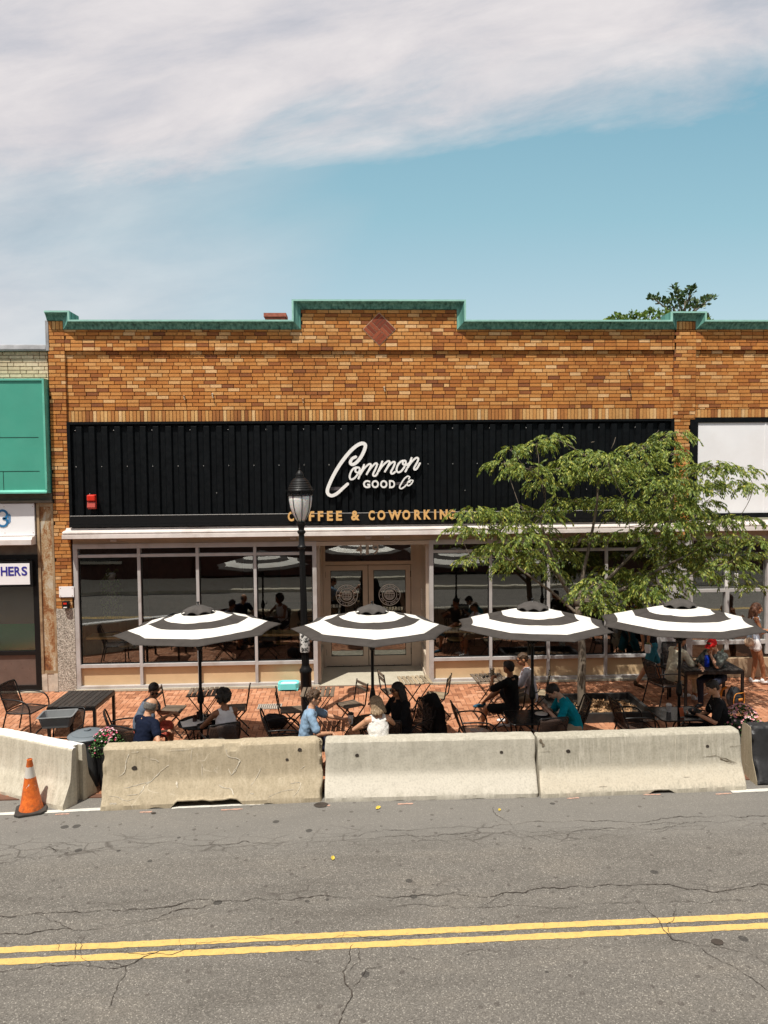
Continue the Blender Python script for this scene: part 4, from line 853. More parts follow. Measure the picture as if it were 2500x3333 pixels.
# ------------------------------------------------------------------ sling armchair (faces +Y)
def mk_arm():
    t = thing('patio_armchair', 'x', 'chair', group='black mesh armchairs on the patio')
    k = MB(); bk = [(-.23, -.20, .44), (-.235, -.27, .66), (-.23, -.345, .87), (-.16, -.365, .895), (0, -.372, .90), (.16, -.365, .895), (.23, -.345, .87), (.235, -.27, .66), (.23, -.20, .44)]
    k.tube(catmull(bk, 4), .0125, 8); k.build('back_frame', m_fblk, t, True)
    k = MB(); n = 8; vs = []
    for i in range(n+1):
        q = i/n; y = -.215-.15*q-.02*math.sin(q*3.14); z = .47+.415*q
        vs += [V((-.222, y, z)), V((0, y-.02, z)), V((.222, y, z))]
    fs = [f for i in range(n) for f in ((3*i, 3*i+1, 3*i+4, 3*i+3), (3*i+1, 3*i+2, 3*i+5, 3*i+4))]; k.add(vs, fs); o = k.build('backrest', m_sling, t, True); m = o.modifiers.new('s', 'SOLIDIFY'); m.thickness = .004
    k = MB(); vs = []
    for i in range(n+1):
        q = i/n; y = -.2+.44*q; z = .445-.018*math.sin(q*3.14)-.012*(q > .9); vs += [V((-.235, y, z+.004)), V((0, y, z-.012)), V((.235, y, z+.004))]
    k.add(vs, fs); o = k.build('seat', m_sling, t, True); m = o.modifiers.new('s', 'SOLIDIFY'); m.thickness = .005
    k = MB(); k.tube(catmull([(-.24, -.2, .44), (-.24, .2, .44), (-.2, .25, .44), (.2, .25, .44), (.24, .2, .44), (.24, -.2, .44)], 5, True), .0125, 8, closed=True); k.build('seat_frame', m_fblk, t, True)
    for s in (-1, 1):
        k = MB(); k.tube(catmull([(s*.235, -.285, .67), (s*.275, -.16, .685), (s*.29, .03, .68), (s*.29, .17, .645), (s*.288, .245, .56), (s*.285, .262, .44)], 6), .013, 8); k.build('armrest', m_fblk, t, True)
        k = MB(); k.tube(catmull([(s*.285, .262, .44), (s*.283, .265, .2), (s*.28, .27, 0)], 4), .013, 8); k.tube([(s*.24, .22, .44), (s*.284, .262, .43)], .01, 6); k.build('leg', m_fblk, t, True)
        k = MB(); k.tube(catmull([(s*.24, -.2, .45), (s*.25, -.25, .25), (s*.26, -.31, 0)], 4), .013, 8); k.build('leg', m_fblk, t, True)
    return t
# ------------------------------------------------------------------ folding slatted chair (faces +Y)
def mk_fold(ms, nm='x'):
    t = thing('folding_chair', nm, 'chair', group='folding slatted bistro chairs')
    k = MB()
    for i in range(6): x = -.165+i*.066; k.cbox((x, .0, .455), (.046, .37, .014), bev=.003)
    k.build('seat', ms, t)
    k = MB()
    for z, y in ((.79, -.255), (.70, -.243)): k.cbox((0, y, z), (.37, .014, .052), Matrix.Rotation(R(-8), 3, 'X'), bev=.003)
    k.build('backrest', ms, t)
    for s in (-1, 1):
        k = MB(); k.bar((s*.19, -.262, .83), (s*.19, -.20, .45), .022, .010, (0, 1, 0)); k.bar((s*.19, -.20, .452), (s*.19, .22, 0), .022, .010, (0, 1, 0)); k.build('leg', m_fblk, t)
        k = MB(); k.bar((s*.175, .17, .44), (s*.175, -.24, 0), .022, .010, (0, 1, 0)); k.build('leg', m_fblk, t)
    k = MB(); k.tube([(-.19, .18, .05), (.19, .18, .05)], .007); k.tube([(-.175, -.20, .05), (.175, -.20, .05)], .007); k.tube([(-.19, .165, .437), (.19, .165, .437)], .008); k.tube([(-.19, -.17, .437), (.19, -.17, .437)], .008); k.build('crossbar', m_fblk, t, True)
    return t
def mk_ftable(ms):
    t = thing('folding_table', 'x', 'table', group='small folding slatted bistro tables')
    k = MB()
    for i in range(7): x = -.255+i*.085; k.cbox((x, 0, .715), (.064, .54, .016), bev=.003)
    k.build('tabletop', ms, t)
    k = MB(); k.cbox((0, .20, .70), (.57, .025, .014)); k.cbox((0, -.20, .70), (.57, .025, .014)); k.build('rail', m_fblk, t)
    for s in (-1, 1):
        k = MB(); k.bar((-.25*s, .21, .69), (.25*s, .21, 0), .024, .012, (0, 1, 0)); k.build('leg', m_fblk, t)
        k = MB(); k.bar((-.25*s, -.21, .69), (.25*s, -.21, 0), .024, .012, (0, 1, 0)); k.build('leg', m_fblk, t)
    k = MB(); k.tube([(.24, -.21, .03), (.24, .21, .03)], .008); k.tube([(-.24, -.21, .03), (-.24, .21, .03)], .008); k.build('crossbar', m_fblk, t, True)
    return t
armp = mk_arm(); first = True
def sea(px, py, h=.44): q = atS(px, py, h); return (q.x, q.y, gz(q.y))
G_arm = 'black mesh armchairs on the patio'
arms = [ # x,y from seat pixel or direct, rz, label
    (sea(84, 2308), -100, 'empty mesh armchair at the left edge, left of the black slatted table'),
    ((-4.52, -4.12), 172, 'mesh armchair carrying the grey plastic tub behind the slanted barrier'),
    ((-3.50, -3.98), -72, 'mesh armchair of the dark haired man in the grey shirt'),
    ((-3.22, -4.40), -28, 'mesh armchair of the balding man in the navy shirt'),
    ((-2.04, -4.36), 22, 'mesh armchair of the curly haired woman in the white tank top'),
    ((-1.07, -4.15), -80, 'mesh armchair of the man in the light blue shirt'),
    ((.42, -4.40), 8, 'mesh armchair of the blonde woman in the white top'),
    ((.90, -4.0), 125, 'mesh armchair of the woman dressed in black with sunglasses'),
    ((1.93, -4.02), -85, 'empty mesh armchair left of the third parasol table'),
    ((2.92, -4.42), 10, 'empty mesh armchair with its back to the barrier below the third parasol'),
    ((3.42, -3.85), 85, 'mesh armchair of the young man in the teal shirt'),
    ((4.52, -3.98), -85, 'empty mesh armchair right of the tree pit, turned to the fourth parasol table'),
    ((5.42, -4.16), 50, 'mesh armchair of the man in the black shirt beside the flower pot'),
    ((5.98, -1.72), -78, 'tall mesh armchair of the person in the cream shirt'),
    ((6.62, -.78), 165, 'mesh armchair of the person in the red cap'),
]
for p, rz, lb in arms:
    place(armp, first, (p[0], p[1], gz(p[1])), rz, lb, G_arm); first = False
fp = mk_fold(m_slat); fl = mk_fold(m_slatl); G_f = 'folding slatted bistro chairs'
for i, (pr, px, py, rz, lb) in enumerate((
    (fp, 563, 2307, -95, 'dark slatted folding chair between the dark haired man and the left folding table'),
    (fp, 765, 2303, 95, 'dark slatted folding chair right of the woman in the white tank top'),
    (fp, 948, 2310, -85, 'dark slatted folding chair behind the black bag, left of the lamp post'),
    (fp, 1139, 2292, 120, 'slatted folding chair just above the takeaway cup, turned to the camera'),
    (fp, 1283, 2248, -75, 'folding chair half hidden behind the woman dressed in black'),
    (fl, 1418, 2262, 72, 'pale slatted folding chair right of the folding table by the doors'),
    (fp, 1652, 2300, 40, 'slatted folding chair of the person in black shorts with crossed legs'),
    (fl, 1742, 2252, 75, 'folding chair of the man in the white shirt near the tree'))):
    q = sea(px, py, .455); isf = (pr is fp and i == 0) or (pr is fl and i == 5); place(pr, isf, q, rz, lb, G_f)
ft = mk_ftable(m_slat); ftl = mk_ftable(m_slatl); G_t = 'small folding slatted bistro tables'
for i, (pr, px, py, rz, lb) in enumerate(((ft, 668, 2252, 3, 'dark slatted folding table behind the first parasol pole'), (ft, 1035, 2252, -2, 'slatted folding table behind the man in the light blue shirt'),
    (ftl, 1350, 2213, 6, 'pale slatted folding table in front of the entrance apron'), (ft, 1590, 2205, 5, 'folding table with two iced coffees by the man in the white shirt'))):
    q = sea(px, py, .715); place(pr, i in (0, 2), q, rz, lb, G_t)
# round parasol tables
def mk_round():
    t = thing('round_table', 'x', 'table', group='parasol tables')
    k = MB(); k.lathe([(.0, .700), (.31, .702), (.345, .706), (.35, .715), (.345, .722), (.03, .724), (0, .724)], seg=36); k.build('tabletop', M_('black_glass_top', (.016, .015, .016), .16, .2, 4, 0), t, 'auto')
    k = MB(); k.tube([(.35*math.cos(R(a)), .35*math.sin(R(a)), .712) for a in range(0, 360, 12)], .012, 8, closed=True); k.build('rim', m_fblk, t, True)
    for a in range(4):
        c, s = math.cos(R(45+90*a)), math.sin(R(45+90*a)); k = MB(); k.tube(catmull([(c*.30, s*.30, .70), (c*.20, s*.20, .42), (c*.22, s*.22, .2), (c*.33, s*.33, 0)], 6), .012, 8); k.build('leg', m_fblk, t, True)
    k = MB(); k.tube([(.2*math.cos(R(a)), .2*math.sin(R(a)), .42) for a in range(0, 360, 20)], .008, 6, closed=True); k.build('leg_ring', m_fblk, t, True)
    return t
def mk_sq():
    t = thing('square_table', 'x', 'table', group='parasol tables'); r_ = .08; a, b = .40, .34
    pl = [(sx*(a-r_)+r_*math.cos(R(w)), sy*(b-r_)+r_*math.sin(R(w))) for sx, sy, w0 in ((1, 1, 0), (-1, 1, 90), (-1, -1, 180), (1, -1, 270)) for w in range(w0, w0+91, 18)]
    k = MB(); k.prism(pl, .708, .72, lambda a, b, c: V((a, b, c))); k.build('tabletop', M_('black_glass_top', (.016, .015, .016), .16), t)
    k = MB(); k.tube([(x, y, .714) for x, y in pl], .011, 8, closed=True); k.build('rim', m_fblk, t, True)
    for sx, sy in ((1, 1), (1, -1), (-1, 1), (-1, -1)): k = MB(); k.tube(catmull([(sx*.33, sy*.27, .70), (sx*.28, sy*.23, .4), (sx*.36, sy*.30, 0)], 6), .012, 8); k.build('leg', m_fblk, t, True)
    return t
PX = [(655, 2348), (1214, 2348), (1730, 2330), (2210, 2322)]
TB = [atS(px, py, .72) for px, py in PX]; TB[2].y -= .05
rt = mk_round(); sq = mk_sq()
for i, lb in enumerate(('round black glass table under the first parasol, with papers on it', 'round black glass table under the second parasol with a takeaway cup', 'black glass table under the third parasol with a white plate', 'black glass table under the fourth parasol with a lidded cup')):
    p = TB[i]; place(rt if i < 2 else sq, i in (0, 2), (p.x, p.y, gz(p.y)), 0, lb, 'parasol tables')
# ------------------------------------------------------------------ parasols
RB = (.20, .405, .59, .825)
def canopy_mat():
    m, t, b, o = newmat('striped_canopy_cloth'); c = t.nodes.new('ShaderNodeTexCoord'); s = t.nodes.new('ShaderNodeSeparateXYZ'); t.links.new(c.outputs['UV'], s.inputs[0])
    n = noi(t, coord(t), 5, 7, .65); n2 = noi(t, coord(t), 900, 1)
    st = ramp(t, s.outputs[0], [(0, 0), (RB[0], 1), (RB[1], 0), (RB[2], 1), (RB[3], 0)], 'CONSTANT')
    w = mixc(t, ramp(t, noi(t, coord(t, (1, 1, 1)), 3.3, 7, .72, .6), [(.52, 0), (.70, .6)]), (.80, .775, .72), (.50, .42, .34))
    d = ramp(t, n, [(.3, (.050, .044, .040)), (.7, (.075, .066, .060))])
    t.links.new(mixc(t, st, d, w), b.inputs['Base Color']); b.inputs['Roughness'].default_value = .92; b.inputs['Specular IOR Level'].default_value = .2
    bump(t, b, n, .25, .03)
    tl = t.nodes.new('ShaderNodeBsdfTranslucent'); t.links.new(mixc(t, st, (.02, .018, .016), (.5, .48, .44)), tl.inputs[0]); mx = t.nodes.new('ShaderNodeMixShader'); mx.inputs[0].default_value = .12
    t.links.new(b.outputs[0], mx.inputs[1]); t.links.new(tl.outputs[0], mx.inputs[2]); t.links.new(mx.outputs[0], o.inputs[0]); return m
m_can = canopy_mat(); m_candark = M_('faded_black_cloth', (.060, .053, .048), .92, .25, 6, .4, 40)
def parasol(lb, p, rot, tilt, Rr=1.27, zr=2.17, za=2.47, var=0):
    gzz = gz(p.y); t = thing('parasol', lb, 'parasol', (p.x, p.y, gzz), 0, 'striped parasols over the patio tables')
    rr = random.Random(31+var); T = Matrix.Translation((0, 0, zr)) @ Matrix.Rotation(R(tilt[0]), 4, 'X') @ Matrix.Rotation(R(tilt[1]), 4, 'Y') @ Matrix.Translation((0, 0, -zr)) @ Matrix.Rotation(R(rot), 4, 'Z')
    NR, NA, NS = 20, 8, 8; vs = []; uvs = []; dr = [rr.uniform(-.02, .02) for _ in range(NA)]
    def zc(f): return za-(za-zr)*(f**1.12)
    for i in range(NR+1):
        f = .07+.93*i/NR
        for a in range(NA):
            for s in range(NS):
                q = s/NS; a0, a1 = R(45*a), R(45*(a+1)); p0 = V((math.cos(a0), math.sin(a0), 0)); p1 = V((math.cos(a1), math.sin(a1), 0)); z0 = dr[a]*f*f; z1 = dr[(a+1) % NA]*f*f
                pt = p0.lerp(p1, q); sag = 4*q*(1-q); pt *= Rr*f*(1-.045*sag*f*f); z = zc(f)+z0+(z1-z0)*q-.028*sag*f*(1-.75*f)-.004*sag-.012*math.sin(f*23+a)*sag*.5
                vs.append(T @ V((pt.x, pt.y, z+.006*noise.noise(V((pt.x*6, pt.y*6, var)))))); uvs.append((f*(1-.0*sag), 0))
    W_ = NA*NS; k = MB(); k.add(vs, [(i*W_+j, i*W_+(j+1) % W_, (i+1)*W_+(j+1) % W_, (i+1)*W_+j) for i in range(NR) for j in range(W_)])
    o = k.build('canopy', m_can, t, True, recalc=False); uv = o.data.uv_layers.new(name='UVMap')
    for lp in o.data.loops: uv.data[lp.index].uv = uvs[lp.vertex_index]
    m = o.modifiers.new('s', 'SOLIDIFY'); m.thickness = .004
    # scalloped vent cap, thread edging and finial
    k = MB(); vs = []; n = 64; NV = 8
    for i in range(NV+1):
        f = i/NV
        for j in range(n):
            a = 2*math.pi*j/n; sag = abs(math.sin(4*a)); r_ = .015+(.258-.015)*f*(1-.10*sag*f); z = za+.075-.075*f**1.3-(.045*f*f if f < 1 else .045)*(1-sag*.9)+.01*noise.noise(V((math.cos(a)*4, math.sin(a)*4, var+f*3)))
            vs.append(T @ V((r_*math.cos(a), r_*math.sin(a), z)))
    k.add(vs, [(i*n+j, i*n+(j+1) % n, (i+1)*n+(j+1) % n, (i+1)*n+j) for i in range(NV) for j in range(n)]); o = k.build('vent_cap', m_candark, t, True, recalc=False); m = o.modifiers.new('s', 'SOLIDIFY'); m.thickness = .005
    k = MB(); k.lathe([(.035, za+.06), (.035, za+.075), (.015, za+.085), (.012, za+.10), (.022, za+.115), (.012, za+.13), (0, za+.135)], seg=12); k.xf(T); k.build('finial', m_fblk, t, True)
    for a in range(NA):
        c, s = math.cos(R(45*a)), math.sin(R(45*a)); k = MB(); pts = [(c*Rr*f, s*Rr*f, zc(f)-.018+dr[a]*f*f) for f in (.03, .3, .6, .85, .985)]; k.tube(pts, .007, 6); k.xf(T); rb = k.build('rib', m_fblk, t, True)
        k = MB(); k.tube([(c*.04, s*.04, zr-.28), (c*Rr*.5, s*Rr*.5, zc(.5)-.025)], .006, 6); k.xf(T); k.build('strut', m_fblk, rb, True)
    k = MB(); k.lathe([(.03, zr-.33), (.045, zr-.32), (.045, zr-.25), (.03, zr-.24)], seg=12); k.build('hub', m_fblk, t, True)
    k = MB(); k.lathe([(.024, .06), (.024, za+.05)], seg=14); k.build('pole', m_fblk, t, True)
    k = MB(); k.lathe([(.026, 1.00), (.045, 1.02), (.055, 1.06), (.05, 1.12), (.036, 1.20), (.028, 1.24)], seg=14); k.tube([(.05, 0, 1.10), (.10, -.01, 1.13), (.12, -.01, 1.19)], .009, 6); k.build('crank_housing', m_fblk, t, True)
    k = MB(); k.lathe([(.26, .0), (.26, .03), (.22, .055), (.05, .075), (.045, .35), (.03, .36)], seg=28); k.build('base', m_fblk, t, True)
    return t
P_ = [TB[0].copy(), TB[1].copy(), TB[2].copy(), TB[3].copy()]
parasol('striped parasol furthest left, with a string loop on its canopy', P_[0], 11, (-1, -1.5), var=1)
parasol('striped parasol standing in front of the double doors', P_[1], 0, (-1, .3), 1.25, var=5)
parasol('striped parasol left of the tree trunk, above the person with crossed legs', P_[2], 14, (-1, 0), 1.24, var=9)
parasol('striped parasol furthest right, in front of the walkers', P_[3], 6, (-1.5, 0), 1.27, var=13)
# ------------------------------------------------------------------ black slatted tables
def mk_slat(w_, d_, h_, lb, loc, rz):
    t = thing('slatted_table', lb, 'table', loc, rz, 'black rectangular slatted tables'); n = int(w_/.085); st = w_/n
    k = MB()
    for i in range(n): k.cbox((-w_/2+st*(i+.5), 0, h_-.008), (st-.010, d_-.03, .018), bev=.002)
    k.build('tabletop', m_bslat, t)
    k = MB()
    for q in ((-w_/2, w_/2, -d_/2, -d_/2+.035), (-w_/2, w_/2, d_/2-.035, d_/2), (-w_/2, -w_/2+.035, -d_/2+.035, d_/2-.035), (w_/2-.035, w_/2, -d_/2+.035, d_/2-.035)): k.box(q[0], q[1], q[2], q[3], h_-.075, h_-.019)
    k.build('frame', m_fblk, t)
    for sx, sy in ((1, 1), (1, -1), (-1, 1), (-1, -1)): k = MB(); k.cbox((sx*(w_/2-.023), sy*(d_/2-.023), (h_-.0755)/2), (.045, .045, h_-.0755)); k.build('leg', m_fblk, t)
    return t
mk_slat(.80, .92, .75, 'tall black slatted table left of the dark haired man', (-4.63, -2.86, gz(-2.86)), -2)
mk_slat(1.12, .80, .74, 'black slatted table with the blue and green bottles at the right', (6.82, -1.62, gz(-1.62)), -2)
# ------------------------------------------------------------------ concrete barriers
LB = 3.02
def jersey(name, length, mat, lb, a, b, notch, chips, seed, holes, endcut=None, lowz=None, h=.81):
    """a, b = front base corners on the road; local x along a->b, y to the back"""
    a, b = V(a), V(b); d = (b-a); d.z = 0; length = d.length; ang = math.atan2(d.y, d.x)
    t = thing(name, lb, 'barrier', (a.x, a.y, -.12), 0, 'concrete road barriers'); t.rotation_euler = (0, 0, ang)
    half = [(.0, .0), (.0, .06), (.012, .085), (.055, .18), (.10, .27), (.135, .34), (.150, .42), (.165, .55), (.178, .70), (.184, .765), (.186, .778), (.208, .808), (.214, .812), (.25, .812), (.305, .812)]
    prof = [(y, z*h/.812) for y, z in half]+[(.61-y, z*h/.812) for y, z in half[-2::-1]]
    # finer spacing of the profile
    pr = []
    for p, q in zip(prof, prof[1:]):
        n_ = max(1, int(math.hypot(q[0]-p[0], q[1]-p[1])/.035)); pr += [(p[0]+(q[0]-p[0])*i/n_, p[1]+(q[1]-p[1])*i/n_) for i in range(n_)]
    pr.append(prof[-1]); n_ = 14; pr += [(.61*(1-i/n_), 0) for i in range(1, n_)]
    K = len(pr); NX = 130; vs = []
    LX = length-.08 if endcut else length
    xs = [0, .006, .014, .025]+[.025+(LX-.05)*i/NX for i in range(1, NX)]+[LX-.025, LX-.014, LX-.006, LX]
    for ix, x in enumerate(xs):
        e = x if endcut else min(x, length-x); rd = max(0, (.025-e)/.025)**2*.018
        for y, z in pr:
            cy = .305; yy, zz = y, z
            q = V((x*2.2, y*5, z*5+seed)); w = noise.noise(q*2.2)*.004+noise.noise(q*7)*.0018
            # rounded and broken edges
            edge = (1 if z > .74 else 0)*max(0, 1-abs(min(y, .61-y)-.19)/.05)
            brk = max(0, noise.noise(V((x*3.1, seed, 1)))-.12)*.05*edge*chips+max(0, noise.noise(V((x*17, seed, 4)))-.15)*.018*edge*chips
            endb = max(0, (.09-e)/.09)*max(0, noise.noise(V((z*5, seed, x*4+(0 if x < 1 else 9))))+.05)*.045*chips
            nb = 0
            if notch:
                x0, x1, hh = notch
                if x0 < x < x1:
                    rmp = min(1, (x-x0)/.09, (x1-x)/.09); nb = hh*rmp*(1+.28*noise.noise(V((x*7, seed, 0))))
            if z < .13: zz = max(z, nb+(z*.25 if z < .12 else 0), max(0, noise.noise(V((x*4, y*3, seed+7)))-.25)*.04) if nb else max(z, max(0, noise.noise(V((x*3.3, 2., seed+7)))-.2)*.05*chips)
            out = 1 if y < cy else -1
            yy = y+out*(rd+brk+endb+w); zz = zz-(rd*.8 if z > .7 else 0)-brk*.7-(w if z > .8 else 0)-(endb*.8 if z > .6 else 0)
            if x > length-.1 and chips > 1 and z > .42: c_ = max(0, (x-(length-.1))/.1)*max(0, (z-.42)/.4)*.06*(1+noise.noise(q*9)*.9); yy += out*c_; zz -= c_*.7
            vs.append(V((x+(endb*.7*(1 if x < 1 else -1) if e < .03 else 0), yy, max(zz, 0))))
    N = len(xs); k = MB(); k.add(vs, [(i*K+j, i*K+(j+1) % K, (i+1)*K+(j+1) % K, (i+1)*K+j) for i in range(N-1) for j in range(K)]+[tuple(range(K))[::-1], tuple((N-1)*K+j for j in range(K))])
    if endcut: # vertical keyway: the two cheeks run on past the middle
        fpoly = [(y, z) for y, z in prof if y <= .25]+[(.25, .812*h/.812), (.25, 0)]; bpoly = [(.61-y, z) for y, z in fpoly]
        for pl in (fpoly, bpoly): k.prism(pl, LX-.01, length, lambda a, b, c: V((c, a, b)))
    o = k.build('body', mat, t, True)
    me = o.data
    try: me.set_sharp_from_angle(angle=R(24))
    except Exception: pass
    for (hx, hz, hs) in holes:
        yf = .16; k = MB(); n = 14
        for i, (y, z) in enumerate(half[:-1]):
            if z <= hz <= half[i+1][1]: yf = y+(half[i+1][0]-y)*(hz-z)/(half[i+1][1]-z)
        rg = [V((hx+hs*math.cos(2*math.pi*j/n)*(1+.3*noise.noise(V((j*.9, hx, 0)))), yf-.004, hz+hs*.8*math.sin(2*math.pi*j/n)*(1+.3*noise.noise(V((j*.8, hz, 5)))))) for j in range(n)]
        k.add([q+V((0, -.004, 0)) for q in rg]+[q+V((0, .03, 0)) for q in rg], [tuple(range(n)), tuple(range(n, 2*n))[::-1]]+[(j, (j+1) % n, n+(j+1) % n, n+j) for j in range(n)]); k.build('lifting_hole_shade', m_crack, t)  # dark disc on the face paints the shade inside a hole
    return t
fr = lambda px, py: atZ(px, py, -.12)
A1, B1 = fr(325, 2640), fr(1052, 2610); A2, B2 = fr(1057, 2612), fr(1753, 2596); A3, B3 = fr(1762, 2599), fr(2432, 2572)
JB1 = jersey('jersey_barrier', LB, m_conc1, 'tan scratched concrete barrier with a chipped corner, right of the traffic cone', A1, B1, (.95, 1.95, .085), 1.7, 3.1, [(.44, .52, .036), (2.55, .56, .022), (2.73, .69, .03)])
jersey('jersey_barrier', LB, m_conc2, 'smooth pale concrete barrier in the middle, below the blonde woman', A2, B2, None, .7, 8.7, [(.46, .60, .026), (2.52, .60, .024)])
JB3 = jersey('jersey_barrier', LB, m_conc3, 'pale streaked concrete barrier below the tree pit, cracked near its right end', A3, B3, (1.55, 1.95, .05), .8, 14.2, [(.44, .60, .03), (2.50, .60, .024)])
# left barrier swings back towards the pavement; its right end faces the camera
eb = fr(205, 2640); ea = fr(-330, 2505)
jersey('jersey_barrier', LB, m_conc4, 'slanting pale barrier at the left with a whiter top edge', ea, eb, (.95, 1.95, .07), 1.3, 22.4, [(1.72, .52, .016)], endcut=1)
ra, rb_ = fr(2466, 2557), fr(2700, 2550)
JB5 = jersey('jersey_barrier', LB, m_blackconc, 'rough barrier painted black at the right edge', ra, rb_+(rb_-ra)*1.2, None, 2.2, 31.7, [])
# pale scratches and a cracked patch on the barrier faces
PROF = [(0, 0), (0, .06), (.012, .085), (.055, .18), (.10, .27), (.135, .34), (.150, .42), (.165, .55), (.178, .70), (.184, .765), (.186, .778), (.2, .80)]
def on_face(t, px, py):
    d = ray(px, py); c, s = math.cos(t.rotation_euler.z), math.sin(t.rotation_euler.z); lo, hi = 5., 16.
    def gap(q):
        p = CAM+d*q-V(t.location); x = p.x*c+p.y*s; y = -p.x*s+p.y*c; z = max(0, min(.8, p.z)); yf = .2
        for a, b in zip(PROF, PROF[1:]):
            if a[1] <= z <= b[1] and b[1] > a[1]: yf = a[0]+(b[0]-a[0])*(z-a[1])/(b[1]-a[1]); break
        return y-yf, x, yf, z
    for _ in range(40):
        m = (lo+hi)/2
        if gap(m)[0] > 0: hi = m
        else: lo = m
    _, x, yf, z = gap(lo); return V((x, yf, z))
def scratch(t, lines, mat, name, off=.007):
    for pix, w_ in lines:
        mb = MB(); P = catmull([on_face(t, a, b) for a, b in pix], 5); vs = []
        for i, p in enumerate(P):
            d = (P[min(i+1, len(P)-1)]-P[max(i-1, 0)]).normalized(); m = d.cross(V((0, 1, 0))).normalized(); ww = w_*(.3+.9*rnd.random())/2*(.2 if i in (0, len(P)-1) else 1)
            j = V((rnd.uniform(-1, 1), 0, rnd.uniform(-1, 1)))*.004; vs += [p+j+m*ww-V((0, off, 0)), p+j-m*ww-V((0, off, 0))]
        mb.add(vs, [(2*i, 2*i+1, 2*i+3, 2*i+2) for i in range(len(P)-1)]); mb.build(name, mat, t, recalc=False)
q_ = lambda L_: [(a/1.991, 2083+b/1.991) for a, b in L_]
m_scr = M_('pale_scrape', (.66, .60, .49), .9, .25, 40, .2)
scratch(JB1, [(q_([(1095, 808), (1040, 850), (985, 910), (940, 940), (925, 970), (890, 998), (820, 1003)]), .014), (q_([(985, 915), (900, 935), (800, 962)]), .012), (q_([(835, 735), (815, 800), (808, 855), (765, 885)]), .012), (q_([(1465, 700), (1480, 750), (1555, 775), (1530, 825), (1500, 870), (1480, 830)]), .013),
    (q_([(1415, 935), (1450, 955), (1500, 965), (1512, 1005)]), .018), (q_([(700, 1010), (760, 1015), (820, 1040), (870, 1025)]), .011), (q_([(975, 770), (1010, 775), (1030, 790)]), .010), (q_([(1245, 705), (1238, 780)]), .009), (q_([(1145, 915), (1150, 955)]), .024), (q_([(710, 1060), (760, 1058)]), .03), (q_([(1620, 992), (1645, 996)]), .022), (q_([(1310, 800), (1308, 880)]), .007),
    (q_([(850, 728), (900, 722)]), .014), (q_([(1080, 716), (1180, 712), (1260, 700)]), .010)], m_scr, 'scratch')
q2 = lambda L_: [(750+a/1.952, 2100+b/1.952) for a, b in L_]
scratch(JB1, [(q2([(60, 730), (30, 800), (0, 825)]), .012), (q2([(195, 775), (165, 840), (130, 888)]), .009), (q2([(370, 880), (445, 872), (430, 920), (400, 960)]), .012), (q2([(235, 965), (330, 925), (420, 915)]), .008), (q2([(445, 785), (475, 765)]), .008)], m_scr, 'scratch')
q3 = lambda L_: [(1667+a/1.991, 2083+b/1.991) for a, b in L_]
scratch(JB3, [(q3([(1230, 758), (1290, 752), (1330, 752), (1400, 775), (1460, 800)]), .010), (q3([(1345, 768), (1390, 785), (1440, 800)]), .022), (q3([(1405, 690), (1450, 686), (1500, 682)]), .006), (q3([(175, 726), (250, 722)]), .006), (q3([(180, 640), (205, 690)]), .05)], M_('dark_chip', (.16, .13, .09), .95, .4, 50, .4), 'chip')
scratch(JB3, [(q3([(1380, 792), (1455, 803)]), .010), (q3([(560, 950), (620, 946)]), .012), (q3([(1105, 888), (1150, 886)]), .014), (q3([(566, 955), (564, 980)]), .02), (q3([(1058, 615), (1056, 850)]), .006), (q3([(1135, 610), (1132, 840)]), .006), (q3([(628, 625), (628, 800)]), .006)], m_scr, 'scratch')
k = MB(); pf = PROF+[(.3, .812)]; k.prism(pf+[(.61-a, b) for a, b in pf[-2::-1]], -.012, -.006, lambda a, b, c: V((c, a, b))); k.build('end_face', m_conc1, JB5)
# ------------------------------------------------------------------ traffic cone
c_ = fr(102, 2638)
t = thing('traffic_cone', 'dirty orange traffic cone with torn white bands in front of the slanting barrier', 'cone', (c_.x, c_.y, -.12), 18)
def cone_mat():
    m, t_, b, o = newmat('cone_plastic'); s = t_.nodes.new('ShaderNodeSeparateXYZ'); vec = coord(t_); t_.links.new(vec, s.inputs[0]); n = noi(t_, vec, 22, 7, .7)
    zj = mth('ADD', s.outputs[2], mth('MULTIPLY', mth('SUBTRACT', n, .5, nt_=t_), .03, nt_=t_), nt_=t_)
    band = ramp(t_, zj, [(0, 0), (.335, 1), (.40, 0), (.475, 1), (.62, 0)], 'CONSTANT')
    f = mth('MULTIPLY', band, ramp(t_, noi(t_, coord(t_), 13, 6, .75), [(.48, 1), (.52, 0)]), nt_=t_); up = ramp(t_, zj, [(0, .65), (.475, 1.35)], 'CONSTANT')
    f = mth('MULTIPLY', band, mth('LESS_THAN', noi(t_, coord(t_), 13, 6, .72), mth('ADD', .40, mth('MULTIPLY', mth('GREATER_THAN', s.outputs[2], .45, nt_=t_), .25, nt_=t_), nt_=t_), nt_=t_), nt_=t_)
    c = ramp(t_, n, [(.3, (.50, .085, .012)), (.6, (.78, .17, .02))]); c = mixc(t_, ramp(t_, noi(t_, vec, 7, 7, .7), [(.5, 0), (.68, .85)]), c, (.20, .07, .025)); c = mixc(t_, f, c, (.70, .66, .60))
    t_.links.new(c, b.inputs['Base Color']); b.inputs['Roughness'].default_value = .6; bump(t_, b, n, .15, .004); return m
k = MB(); k.lathe([(.155, .035), (.15, .06), (.135, .10), (.034, .70), (.036, .705), (.036, .72), (.028, .725), (.026, .70), (.10, .08)], seg=32); k.build('body', cone_mat(), t, 'auto')
